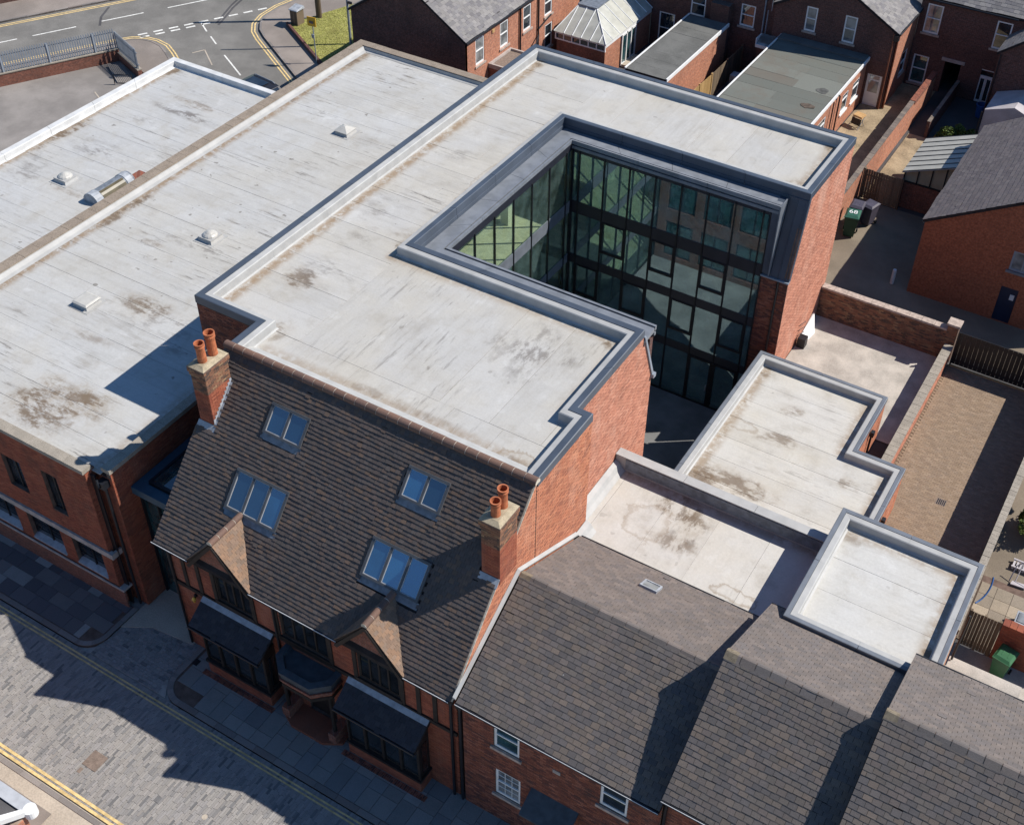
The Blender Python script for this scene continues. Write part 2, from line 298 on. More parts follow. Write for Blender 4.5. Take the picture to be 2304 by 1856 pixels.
U_ST = [(-27.2, 35.5, 0, 11.2, 0.55, 'edge'), (-19.2, 29.98, 4.6, 0, 0.3, 'edge'), (-13.95, 28.0, 0, 2.0, 0.35, 'edge'), (-18.9, 23.25, 5.3, 0, 0.3, 'edge'), (-12.5, 44.6, 0, 2.2, 0.35, 'edge'), (-23.75, 36, 0, 6, 0.35, 'edge'), (-25.9, 27.0, 0.55, 0.6, 0.75, 'brown'), (-27.3, 46.5, 0.35, 0.7, 0.75, 'brown'), (-25.3, 27.9, 0.9, 0.8, 0.45, 'black'), (-16.3, 27.9, 1.3, 1.1, 0.6, 'black'), (-20.5, 26.5, 1.2, 0.8, 0.3, 'dirt_or_haze'), (-26.0, 32.5, 0.8, 0.9, 0.35, 'black'), (-25.6, 30.3, 0.5, 0.7, 0.35, 'black'), (-18.3, 44.8, 1.2, 1.2, 0.25, 'dirt_or_haze'), (-24.9, 40.5, 0.7, 0.9, 0.3, 'dirt_or_haze'), (-26.2, 37.6, 0.8, 0.4, 0.35, 'black'), (-19.0, 23.4, 2.6, 0.22, 0.35, 'brown'), (-15.4, 28.4, 1.0, 1.2, 0.35, 'dirt_or_haze'), (-14.2, 29.8, 0.45, 0.35, 0.85, 'brown'), (-14.1, 23.2, 0.8, 0.45, 0.5, 'ring'), (-14.3, 23.0, 0.8, 0.3, 0.5, 'brown'), (-24.0, 31.2, 0.6, 0.5, 0.35, 'brown'), (-12.5, 46.7, 0.4, 0.4, 0.7, 'brown'), (-12.6, 43.1, 0.5, 0.4, 0.45, 'brown'), (-23.8, 36, 0.3, 3.5, 0.3, 'ring'), (-24.6, 24.3, 0.4, 0.5, 0.5, 'brown')]
R1_ST = [(-11.5, 35, 0, 5, 0.45, 'edge'), (-7.0, 38.0, 0, 1.6, 0.4, 'edge'), (-4.98, 33.5, 0, 2.5, 0.4, 'edge'), (-9.5, 37.7, 0.45, 0.35, 0.6, 'brown'), (-9.3, 35.9, 0.7, 0.3, 0.65, 'brown'), (-9.9, 35.5, 0.5, 0.2, 0.5, 'brown'), (-10.1, 32.5, 1.7, 0.6, 0.75, 'brown'), (-11.2, 32.4, 0.55, 0.6, 0.8, 'brown'), (-6.2, 34.9, 0.3, 0.3, 0.55, 'brown'), (-11.4, 39.4, 0.3, 0.3, 0.6, 'brown'), (-11.0, 35.8, 0.9, 0.4, 0.4, 'ring'), (-9.6, 34.0, 0.9, 0.3, 0.4, 'dirt_or_haze')]
R2_ST = [(-9.5, 29.05, 4, 0, 0.35, 'edge'), (-9.8, 27.6, 0.5, 0.9, 0.7, 'black'), (-10.4, 28.5, 0.9, 0.5, 0.6, 'brown'), (-10.9, 28.5, 0.7, 0.5, 0.55, 'black'), (-9.75, 27.9, 0.4, 0.7, 0.6, 'brown'), (-12.0, 28.9, 0.5, 0.4, 0.4, 'dirt_or_haze'), (-7.1, 25.9, 0.7, 0.3, 0.5, 'ring'), (-11.2, 27.3, 0.8, 0.8, 0.35, 'ring'), (-9.9, 26.9, 0.7, 0.3, 0.5, 'brown')]
R3_ST = [(-0.97, 27.3, 0, 2.2, 0.45, 'edge'), (-2.8, 29.35, 1.8, 0, 0.3, 'edge'), (-4.6, 29.1, 0.45, 0.35, 0.5, 'brown'), (-0.9, 25.9, 0.15, 0.15, 0.8, 'brown'), (-2.0, 27.0, 1.2, 0.6, 0.2, 'dirt_or_haze')]
M['mem_hall'] = membrane('hall_membrane', (0.47, 0.469, 0.46), HALL_ST, 'x', 1.0, warm=0.4)
M['mem_left'] = membrane('left_membrane', (0.46, 0.46, 0.454), L2_ST, 'x', 1.0, warm=0.35)
M['mem_u'] = membrane('upper_membrane', (0.475, 0.463, 0.44), U_ST, 'y', 0.55, warm=0.55)
M['mem_ux'] = membrane('upper_membrane_side', (0.475, 0.463, 0.44), U_ST, 'x', 0.9, warm=0.55)
M['mem_1'] = membrane('low_membrane', (0.53, 0.51, 0.47), R1_ST, 'x', 0.6, warm=0.5)
M['mem_2'] = membrane('middle_membrane', (0.53, 0.512, 0.48), R2_ST, 'y', 0.4, warm=0.4)
M['mem_3'] = membrane('end_membrane', (0.53, 0.52, 0.495), R3_ST, 'x', 0.35, warm=0.3)
M['poly'] = plain('polycarbonate', (0.47, 0.465, 0.41), 0.22, 0.5, 0.12, 1.5)
M['floor_in'] = plain('office_carpet', (0.60, 0.60, 0.52), 0.95, 0.1, 0.15, 3)
M['wall_in'] = plain('office_wall', (0.78, 0.80, 0.75), 0.9, 0.2, 0.1, 1)
M['teal_in'] = plain('teal_panel', (0.18, 0.55, 0.58), 0.8, 0.2, 0.1, 1)
M['asphalt'] = asphalt('asphalt', (0.185, 0.176, 0.162))
M['asphalt2'] = asphalt('worn_asphalt', (0.245, 0.225, 0.21))
M['pave_pink'] = asphalt('red_tarmac_footway', (0.25, 0.215, 0.19))
M['tarmac_dark'] = asphalt('dark_tarmac', (0.085, 0.082, 0.085))
M['concrete'] = plain('yard_concrete', (0.42, 0.385, 0.34), 0.9, 0.2, 0.22, 1.1, fine=0.15)
M['concrete_floor'] = plain('courtyard_slab', (0.20, 0.20, 0.20), 0.85, 0.25, 0.2, 0.8)
M['yardstone'] = plain('worn_yard_slabs', (0.30, 0.235, 0.155), 0.95, 0.15, 0.4, 0.9, fine=0.3)
M['yellow'] = plain('yellow_road_paint', (0.66, 0.49, 0.23), 0.8, 0.25, 0.22, 5)
M['roadwhite'] = plain('white_road_paint', (0.68, 0.67, 0.63), 0.8, 0.25, 0.2, 6)
M['kerb'] = piecemat('kerb_stone', [(0.24, 0.215, 0.20), (0.28, 0.25, 0.23), (0.21, 0.19, 0.18), (0.25, 0.21, 0.19)], 0.9, 0.2, 0.3, (0.12, 0.11, 0.10))
M['flag'] = piecemat('paving_flag', [(0.235, 0.235, 0.225), (0.27, 0.265, 0.25), (0.21, 0.215, 0.215), (0.25, 0.24, 0.225)], 0.9, 0.2, 0.3, (0.13, 0.12, 0.11), 1.5)
M['flag_mixed'] = piecemat('mixed_paving_flag', [(0.14, 0.13, 0.135), (0.12, 0.112, 0.12), (0.20, 0.185, 0.18), (0.30, 0.29, 0.275), (0.16, 0.145, 0.145), (0.11, 0.105, 0.112)], 0.9, 0.2, 0.3, (0.10, 0.10, 0.10), 1.5)
M['flag_buff'] = plain('buff_paving', (0.44, 0.38, 0.31), 0.9, 0.2, 0.12, 0.7, fine=0.15)
M['sett'] = piecemat('street_sett', [(0.30, 0.282, 0.264), (0.314, 0.294, 0.275), (0.287, 0.270, 0.258), (0.305, 0.282, 0.262), (0.32, 0.300, 0.282), (0.262, 0.25, 0.243), (0.297, 0.276, 0.264), (0.291, 0.275, 0.265), (0.31, 0.290, 0.271), (0.303, 0.280, 0.262), (0.314, 0.295, 0.278), (0.294, 0.278, 0.27), (0.17, 0.167, 0.168), (0.305, 0.288, 0.27), (0.23, 0.222, 0.218)], 0.85, 0.3, 0.3, (0.215, 0.203, 0.192), 0.5, 0.15)
M['joint'] = plain('sett_joint', (0.325, 0.305, 0.28), 0.95, 0.1)
M['paver'] = piecemat('block_paver', [(0.285, 0.208, 0.145), (0.268, 0.194, 0.134), (0.30, 0.222, 0.158), (0.255, 0.184, 0.13), (0.28, 0.204, 0.143), (0.272, 0.203, 0.148)], 0.9, 0.2, 0.4, (0.19, 0.145, 0.112), 0.6)
M['joint_brown'] = plain('paver_joint', (0.23, 0.175, 0.125), 0.95, 0.1)
M['grass'] = plain('verge_soil', (0.32, 0.31, 0.10), 0.95, 0.1, 0.4, 1.0, fine=0.3)
M['blade'] = piecemat('grass_blade', [(0.32, 0.32, 0.085), (0.36, 0.35, 0.105), (0.28, 0.30, 0.07), (0.42, 0.39, 0.16), (0.33, 0.325, 0.09)], 0.8, 0.2, 0.5, (0.23, 0.18, 0.065), 0.9)
M['leaf'] = piecemat('leaf', [(0.07, 0.11, 0.02), (0.10, 0.145, 0.025), (0.05, 0.085, 0.02), (0.13, 0.17, 0.035)], 0.7, 0.3, 0.2, (0.05, 0.06, 0.02))
M['bark'] = plain('bark', (0.12, 0.09, 0.06), 0.95, 0.1)
M['green_bin'] = plain('green_plastic', (0.035, 0.125, 0.055), 0.45, 0.4, 0.1, 3)
M['darkgreen_bin'] = plain('dark_green_plastic', (0.012, 0.06, 0.035), 0.5, 0.4, 0.1, 3)
M['bin_lid'] = plain('faded_green_lid', (0.03, 0.105, 0.07), 0.45, 0.4, 0.1, 3)
M['purple_bin'] = plain('purple_grey_plastic', (0.07, 0.062, 0.085), 0.5, 0.4, 0.15, 3)
M['wood'] = piecemat('fence_wood', [(0.19, 0.145, 0.10), (0.16, 0.12, 0.085), (0.22, 0.165, 0.115), (0.14, 0.105, 0.075)], 0.9, 0.2, 0.3, (0.09, 0.07, 0.05), 2)
M['wood_new'] = piecemat('new_fence_wood', [(0.46, 0.30, 0.13), (0.42, 0.27, 0.115), (0.50, 0.33, 0.15)], 0.85, 0.2, 0.2, (0.3, 0.19, 0.09), 2)
M['steel'] = plain('galvanised_steel', (0.24, 0.27, 0.31), 0.5, 0.45, 0.12, 3)
M['slate_plum'] = piecemat('roof_slate_plum', [(0.155, 0.135, 0.135), (0.17, 0.148, 0.145), (0.145, 0.125, 0.128), (0.165, 0.14, 0.138)], 0.8, 0.3, 0.3, (0.12, 0.105, 0.10), 0.8, 0.2)
M['terra_dark'] = plain('dark_terracotta', (0.22, 0.08, 0.045), 0.7, 0.3, 0.25, 5)
M['door_blue'] = plain('dark_blue_door', (0.012, 0.02, 0.05), 0.4, 0.45, 0.1, 3)
M['pale_metal'] = plain('pale_metal_sheet', (0.42, 0.41, 0.37), 0.55, 0.4, 0.08, 1.5)
M['lead_pale'] = plain('pale_lead', (0.45, 0.46, 0.48), 0.5, 0.4, 0.1, 3)
M['yard_dark'] = asphalt('yard_tarmac', (0.20, 0.165, 0.125))
M['flag_warm'] = piecemat('warm_paving_slab', [(0.30, 0.25, 0.19), (0.34, 0.28, 0.21), (0.27, 0.225, 0.175)], 0.9, 0.2, 0.3, (0.15, 0.13, 0.10), 1.5)
M['coping_dark'] = piecemat('dark_coping', [(0.19, 0.155, 0.135), (0.22, 0.18, 0.15), (0.165, 0.14, 0.125)], 0.95, 0.15, 0.4, (0.10, 0.085, 0.075), 2.0, 0.2)
M['render'] = plain('white_render', (0.44, 0.41, 0.42), 0.9, 0.2, 0.12, 1.5, fine=0.1)
M['cream'] = plain('cream_panel', (0.42, 0.38, 0.27), 0.8, 0.25, 0.15, 1)
M['sign_yellow'] = plain('yellow_sign', (0.85, 0.45, 0.03), 0.5, 0.4, 0.05, 3)
M['cushion'] = plain('tan_seat', (0.50, 0.31, 0.14), 0.7, 0.3, 0.12, 5)
M['blue'] = plain('blue_plastic', (0.02, 0.10, 0.30), 0.5, 0.4, 0.1, 3)
M['carpaint'] = plain('black_car_paint', (0.02, 0.02, 0.024), 0.2, 0.6, 0.1, 2)
M['chrome'] = plain('chrome', (0.6, 0.6, 0.62), 0.15, 0.6, 0.05, 2, 1.0)
M['rubber'] = plain('rubber', (0.015, 0.015, 0.016), 0.8, 0.2)
M['bronze'] = plain('rusty_iron', (0.21, 0.16, 0.13), 0.8, 0.3, 0.3, 8, fine=0.4)
M['brass'] = plain('brass_lantern', (0.75, 0.42, 0.06), 0.3, 0.6, 0.1, 3)
M['ochre'] = plain('algae_film', (0.10, 0.082, 0.045), 0.35, 0.4, 0.3, 2)
M['steel_trim'] = plain('aluminium_trim', (0.55, 0.56, 0.57), 0.4, 0.5, 0.08, 3)

# ------------------------------------------------------------------ object helpers
ORG = {}
def thing(name, label, cat, loc, group=None):
    o = bpy.data.objects.new(name, None); COL.objects.link(o); o.location = loc; o.empty_display_size = 0.3
    o['label'] = label; o['category'] = cat
    if group: o['group'] = group
    ORG[o] = Vector(loc); return o
def link(o, parent=None, kind=None, label=None):
    COL.objects.link(o)
    if parent is not None:
        o.parent = parent; ORG[o] = ORG[parent]
    else: ORG[o] = Vector((0, 0, 0))
    if kind: o['kind'] = kind
    if label: o['label'] = label
    return o

class MB:
    def __init__(s): s.v = []; s.f = []
    def poly(s, pts):
        i = len(s.v); s.v += [tuple(p) for p in pts]; s.f.append(tuple(range(i, i + len(pts)))); return s
    def hexa(s, p):      # p: 8 corners, 0-3 bottom ccw, 4-7 top ccw
        i = len(s.v); s.v += [tuple(q) for q in p]
        for f in ((3, 2, 1, 0), (4, 5, 6, 7), (0, 1, 5, 4), (1, 2, 6, 5), (2, 3, 7, 6), (3, 0, 4, 7)):
            s.f.append(tuple(i + k for k in f))
        return s
    def box(s, x0, x1, y0, y1, z0, z1):
        return s.hexa([(x0, y0, z0), (x1, y0, z0), (x1, y1, z0), (x0, y1, z0), (x0, y0, z1), (x1, y0, z1), (x1, y1, z1), (x0, y1, z1)])
    def fbox(s, F, u0, u1, v0, v1, n0, n1):
        P = lambda u, v, n: F[0] + F[1] * u + F[2] * v + F[3] * n
        return s.hexa([P(u0, v0, n0), P(u1, v0, n0), P(u1, v1, n0), P(u0, v1, n0), P(u0, v0, n1), P(u1, v0, n1), P(u1, v1, n1), P(u0, v1, n1)])
    def prism(s, pts, d):     # polygon swept by vector d (polygon normal should point along d)
        d = Vector(d); i = len(s.v); n = len(pts); pts = [Vector(p) for p in pts]
        s.v += [tuple(p) for p in pts] + [tuple(p + d) for p in pts]
        s.f.append(tuple(i + k for k in reversed(range(n)))); s.f.append(tuple(i + n + k for k in range(n)))
        for k in range(n):
            j = (k + 1) % n; s.f.append((i + k, i + j, i + n + j, i + n + k))
        return s
    def tube(s, p0, p1, r0, r1=None, n=8, cap=True):
        r1 = r0 if r1 is None else r1
        p0 = Vector(p0); p1 = Vector(p1); a = (p1 - p0).normalized()
        x = a.orthogonal().normalized(); y = a.cross(x); i = len(s.v)
        for p, r in ((p0, r0), (p1, r1)):
            for k in range(n):
                t = 2 * math.pi * k / n; s.v.append(tuple(p + (x * math.cos(t) + y * math.sin(t)) * r))
        for k in range(n):
            j = (k + 1) % n; s.f.append((i + k, i + j, i + n + j, i + n + k))
        if cap:
            s.f.append(tuple(i + k for k in reversed(range(n)))); s.f.append(tuple(i + n + k for k in range(n)))
        return s
    def path(s, pts, r, n=6):
        for a, b in zip(pts, pts[1:]): s.tube(a, b, r, r, n)
        return s
    def lathe(s, c, prof, n=16):      # prof: (r, z) list
        c = Vector(c); i = len(s.v)
        for r, z in prof:
            for k in range(n):
                t = 2 * math.pi * k / n; s.v.append((c.x + r * math.cos(t), c.y + r * math.sin(t), c.z + z))
        for a in range(len(prof) - 1):
            for k in range(n):
                j = (k + 1) % n; s.f.append((i + a * n + k, i + a * n + j, i + (a + 1) * n + j, i + (a + 1) * n + k))
        return s
    def build(s, name, mat, parent=None, kind=None, label=None, smooth=False):
        me = bpy.data.meshes.new(name); o_ = ORG[parent] if parent is not None else Vector((0, 0, 0))
        me.from_pydata([(a - o_.x, b - o_.y, c - o_.z) for a, b, c in s.v], [], s.f)
        me.materials.append(mat if not isinstance(mat, str) else M[mat])
        if smooth:
            me.polygons.foreach_set('use_smooth', [True] * len(me.polygons))
        return link(bpy.data.objects.new(name, me), parent, kind, label)

def frame(o, u, n):
    u = Vector(u).normalized(); n = Vector(n).normalized()
    return (Vector(o), u, Vector((0, 0, 1)), n)
def FY(y, x0=0.0, z0=0.0): return frame((x0, y, z0), (1, 0, 0), (0, -1, 0))     # wall facing the street: u = x
def FX(x, y0=0.0, z0=0.0): return frame((x, y0, z0), (0, 1, 0), (1, 0, 0))      # wall facing +x: u = y

# ---- fields of small alike pieces: the 300 that show largest become objects, the rest one stuff mesh
FIELDS = []
class Field:
    def __init__(s, parent, name, rest, mat, limit=300):
        s.parent, s.name, s.rest, s.mat, s.limit = parent, name, rest, mat, limit
        s.c = []; s.u = []; s.v = []; s.n = []; s.extra = []
        FIELDS.append(s)
    def add(s, c, u, v, n): s.c.append(c); s.u.append(u); s.v.append(v); s.n.append(n)
CORN = np.array([(-.5, -.5, -.5), (.5, -.5, -.5), (.5, .5, -.5), (-.5, .5, -.5), (-.5, -.5, .5), (.5, -.5, .5), (.5, .5, .5), (-.5, .5, .5)])
QF = np.array([(4, 5, 6, 7), (0, 1, 5, 4), (1, 2, 6, 5), (2, 3, 7, 6), (3, 0, 4, 7)])
def set_rnd(me, vals):
    a = me.attributes.new('rnd', 'FLOAT', 'FACE'); a.data.foreach_set('value', np.asarray(vals, dtype=np.float32))
def finish_fields():
    dg = bpy.context.evaluated_depsgraph_get(); dg.update()
    Rm = np.array([[rt.x, rt.y, rt.z], [dn.x, dn.y, dn.z], [fwd.x, fwd.y, fwd.z]])
    for F in FIELDS:
        N = len(F.c)
        if not N: continue
        c = np.array([tuple(p) for p in F.c]); u = np.array([tuple(p) for p in F.u]); v = np.array([tuple(p) for p in F.v]); n = np.array([tuple(p) for p in F.n])
        q = (c - np.array(CAM)) @ Rm.T
        px = 2756.34 * q[:, 0] / q[:, 2] + 1215.0; py = 2756.34 * q[:, 1] / q[:, 2] + 859.6
        nn = n / np.linalg.norm(n, axis=1)[:, None]
        vd = np.array(CAM) - c; dist = np.linalg.norm(vd, axis=1)
        area = np.linalg.norm(np.cross(u, v), axis=1) * np.maximum(0.02, (nn * vd).sum(1) / dist) / dist ** 2
        ok = (px > 8) & (px < 2296) & (py > 8) & (py < 1848) & ((nn * vd).sum(1) > 0)
        order = [i for i in np.argsort(-area) if ok[i]]
        pick = []; casts = 0
        for i in order:
            if len(pick) >= F.limit or casts > 2600: break
            tgt = Vector(c[i] + nn[i] * (np.linalg.norm(n[i]) * 0.5 + 0.012)); d = tgt - CAM; L = d.length; casts += 1
            hit, loc, *_ = S.ray_cast(dg, CAM, d / L, distance=L - 0.03)
            if not hit: pick.append(i)
        if N <= F.limit: pick = list(range(N))
        o_ = ORG[F.parent] if F.parent is not None else Vector((0, 0, 0))
        me = bpy.data.meshes.new(F.name); me.from_pydata([tuple(x) for x in CORN], [], [tuple(f) for f in QF]); me.materials.append(M[F.mat])
        for i in pick:
            o = bpy.data.objects.new(F.name, me); COL.objects.link(o)
            if F.parent is not None: o.parent = F.parent
            else: o['kind'] = 'structure'
            p = c[i] - np.array(o_)
            o.matrix_local = Matrix(((u[i][0], v[i][0], n[i][0], p[0]), (u[i][1], v[i][1], n[i][1], p[1]), (u[i][2], v[i][2], n[i][2], p[2]), (0, 0, 0, 1)))
        mask = np.ones(N, bool); mask[pick] = False
        idx = np.nonzero(mask)[0]; K = len(idx)
        vs_ = []; fs_ = []; rv = []
        if K:
            V = c[idx][:, None, :] + CORN[None, :, 0:1] * u[idx][:, None, :] + CORN[None, :, 1:2] * v[idx][:, None, :] + CORN[None, :, 2:3] * n[idx][:, None, :]
            V = V.reshape(-1, 3) - np.array(o_)
            FF = (QF[None] + (np.arange(K) * 8)[:, None, None]).reshape(-1, 4)
            rv = np.repeat(rng.random(K), 5)
        else:
            V = np.zeros((0, 3)); FF = np.zeros((0, 4), int); rv = np.zeros(0)
        if K or F.extra:
            me = bpy.data.meshes.new(F.rest)
            vv = [tuple(x) for x in V]; ff = [tuple(int(k) for k in x) for x in FF]; rv = list(rv)
            for pts, d in F.extra:
                b = MB(); b.prism(pts, d); i0 = len(vv); r_ = random.random()
                vv += [(p[0] - o_.x, p[1] - o_.y, p[2] - o_.z) for p in b.v]
                ff += [tuple(i0 + k for k in f) for f in b.f]; rv += [r_] * len(b.f)
            me.from_pydata(vv, [], ff); me.materials.append(M[F.mat]); set_rnd(me, rv)
            link(bpy.data.objects.new(F.rest, me), F.parent, 'stuff')

def clip(poly, a, b, c):      # keep a*u+b*v <= c
    out = []
    for i in range(len(poly)):
        p, q = poly[i], poly[(i + 1) % len(poly)]
        fp = a * p[0] + b * p[1] - c; fq = a * q[0] + b * q[1] - c
        if fp <= 1e-9: out.append(p)
        if (fp < -1e-9 and fq > 1e-9) or (fp > 1e-9 and fq < -1e-9):
            t = fp / (fp - fq); out.append((p[0] + (q[0] - p[0]) * t, p[1] + (q[1] - p[1]) * t))
    return out

def wall(parent, F, u0, u1, v0, v1, name='wall', mat='mortar_dark', thick=0.2, opens=(), cuts=(), field=None, skip=(), course=0.075, blen=0.225, g=0.010):
    """wall in frame F with rectangular openings and half-plane cuts (a,b,c: a*u+b*v<=c); bricks go proud of it"""
    us = sorted({u0, u1, *[x for o in opens for x in (o[0], o[1])]}); vs_ = sorted({v0, v1, *[x for o in opens for x in (o[2], o[3])]})
    us = [x for x in us if u0 <= x <= u1]; vs_ = [x for x in vs_ if v0 <= x <= v1]
    P = lambda u, v, n: F[0] + F[1] * u + F[2] * v + F[3] * n
    mb = MB()
    for a, b in zip(us, us[1:]):
        for c, d in zip(vs_, vs_[1:]):
            mu, mv = (a + b) / 2, (c + d) / 2
            if any(o[0] < mu < o[1] and o[2] < mv < o[3] for o in opens): continue
            pl = [(a, c), (b, c), (b, d), (a, d)]
            for k in cuts: pl = clip(pl, *k)
            if len(pl) >= 3: mb.prism([P(u, v, -thick) for u, v in pl], F[3] * thick)
    w = mb.build(name, mat, parent)
    if field:
        bl = [tuple(o) for o in opens] + [tuple(s_) for s_ in skip]
        h = course - g
        r = 0; v = v0 + g
        while v + h <= v1 + 1e-6:
            uo = u0 - (blen / 2 if r % 2 else 0)
            while uo < u1:
                a, b = max(uo, u0) + g / 2, min(uo + blen, u1) - g / 2
                segs = [(a, b)]
                for o in bl:
                    if v + h > o[2] + 0.02 and v < o[3] - 0.02:
                        ns = []
                        for (x, y) in segs:
                            if o[1] <= x or o[0] >= y: ns.append((x, y))
                            else:
                                if o[0] - x > 0.03: ns.append((x, o[0]))
                                if y - o[1] > 0.03: ns.append((o[1], y))
                        segs = ns
                for a_, b_ in segs:
                    if b_ - a_ < 0.03: continue
                    pr = random.uniform(0.007, 0.012)
                    pl = [(a_, v), (b_, v), (b_, v + h), (a_, v + h)]
                    inside = all(k[0] * p[0] + k[1] * p[1] <= k[2] for k in cuts for p in pl)
                    if inside:
                        field.add(P((a_ + b_) / 2, v + h / 2, pr / 2 - 0.002), F[1] * (b_ - a_), F[2] * h, F[3] * (pr + 0.004))
                    else:
                        for k in cuts: pl = clip(pl, *k)
                        if len(pl) >= 3: field.extra.append(([P(u, w_, -0.004) for u, w_ in pl], F[3] * (pr + 0.004)))
                uo += blen
            v += course; r += 1
    return w

def tiles(field, o, u, s, width, length, gauge, tw, t=0.012, keep=None, over=1.12, jit=0.002, side=0.006, sag=0.004):
    """courses of tiles on a slope: o eave corner, u along the eave, s up the slope"""
    o = Vector(o); u = Vector(u).normalized(); s = Vector(s).normalized(); n = u.cross(s).normalized()
    if n.z < 0: n = -n
    rows = int(length / gauge + 0.5)
    L = gauge * over; th = t / gauge
    s2 = (s - n * th).normalized(); n2 = (n + s * th).normalized()
    for r in range(rows):
        x = -(tw / 2 if r % 2 else 0)
        while x < width - 1e-4:
            a, b = max(0, x), min(width, x + tw); x += tw
            if b - a < 0.04: continue
            cu = (a + b) / 2; cs = (r + 0.5) * gauge
            if keep and not keep(cu, cs): continue
            k = random.uniform(-jit, jit) + sag * (math.sin(cu * 0.83 + cs * 0.61 + o.x) + 0.6 * math.sin(cu * 2.1 - cs * 1.3 + o.y))
            ds = random.uniform(-1, 1) * gauge * 0.03 + gauge * 0.085 * (math.sin(cu * 1.27 + r * 0.9) + 0.7 * math.sin(cu * 2.9 + r * 1.7))
            if random.random() < 0.012: ds -= gauge * random.uniform(0.1, 0.3); k += 0.004
            c = o + u * cu + s * (cs + L / 2 - gauge / 2 + ds) + n * (t * 1.15 + k)
            field.add(c, u * (b - a - side), s2 * L, n2 * t)

def offset_poly(pts, d, closed):
    out = []; n = len(pts)
    for i in range(n):
        p = Vector(pts[i][:2])
        e1 = e2 = None
        if closed or i > 0: e1 = (p - Vector(pts[i - 1][:2])).normalized()
        if closed or i < n - 1: e2 = (Vector(pts[(i + 1) % n][:2]) - p).normalized()
        if e1 is None: e1 = e2
        if e2 is None: e2 = e1
        n1 = Vector((-e1.y, e1.x)); n2 = Vector((-e2.y, e2.x))
        m = n1 + n2; m = m / (m.length_squared / 2) if m.length > 1e-6 else n1
        out.append(p + m * d)
    return out
def sweep(pts, prof, closed=True, sect=None, gap=0.016):
    """prof: closed loop of (inward distance, z) swept along pts (inside on the left); returns one MB per section"""
    off = [offset_poly(pts, d, closed) for d, z in prof]; n = len(pts); res = []
    for i in range(n if closed else n - 1):
        j = (i + 1) % n; L = (Vector(pts[j][:2]) - Vector(pts[i][:2])).length
        k = max(1, round(L / sect)) if sect else 1
        for q in range(k):
            t0, t1 = q / k, (q + 1) / k; g = gap / L / 2
            if sect: t0, t1 = (t0 + g if q else t0), (t1 - g if q < k - 1 else t1)
            A = [off[a][i].lerp(off[a][j], t0).to_3d() + Vector((0, 0, prof[a][1])) for a in range(len(prof))]
            B = [off[a][i].lerp(off[a][j], t1).to_3d() + Vector((0, 0, prof[a][1])) for a in range(len(prof))]
            mb = MB(); m = len(A); mb.v = [tuple(p) for p in A + B]
            for a in range(m):
                b = (a + 1) % m; mb.f.append((a, b, m + b, m + a))
            mb.f.append(tuple(reversed(range(m)))); mb.f.append(tuple(range(m, 2 * m)))
            res.append(mb)
    return res

def sheets(parent, x0, x1, y0, y1, z, mat, along='x', width=1.05, length=6.0, name='membrane_sheet', th=0.02, gap=(0.003, 0.017), dz=0.003):
    a0, a1, b0, b1 = (x0, x1, y0, y1) if along == 'x' else (y0, y1, x0, x1)
    n = max(1, round((b1 - b0) / width)); w = (b1 - b0) / n
    for i in range(n):
        p = a0; first = True
        while p < a1 - 0.3:
            q = p + (random.uniform(0.3, 1.0) if first else random.uniform(0.85, 1.2)) * length; first = False
            if a1 - q < 1.2: q = a1
            g = random.uniform(*gap) / 2; h = random.uniform(-dz, dz); e = 0.003 if q < a1 else 0
            mb = MB()
            bb0, bb1 = b0 + i * w + g, b0 + (i + 1) * w - g
            if along == 'x': mb.box(p + 0.003, q - e, bb0, bb1, z - th, z + h)
            else: mb.box(bb0, bb1, p + 0.003, q - e, z - th, z + h)
            o = mb.build(name, mat, parent)
            set_rnd(o.data, [random.random()] * len(o.data.polygons))
            p = q

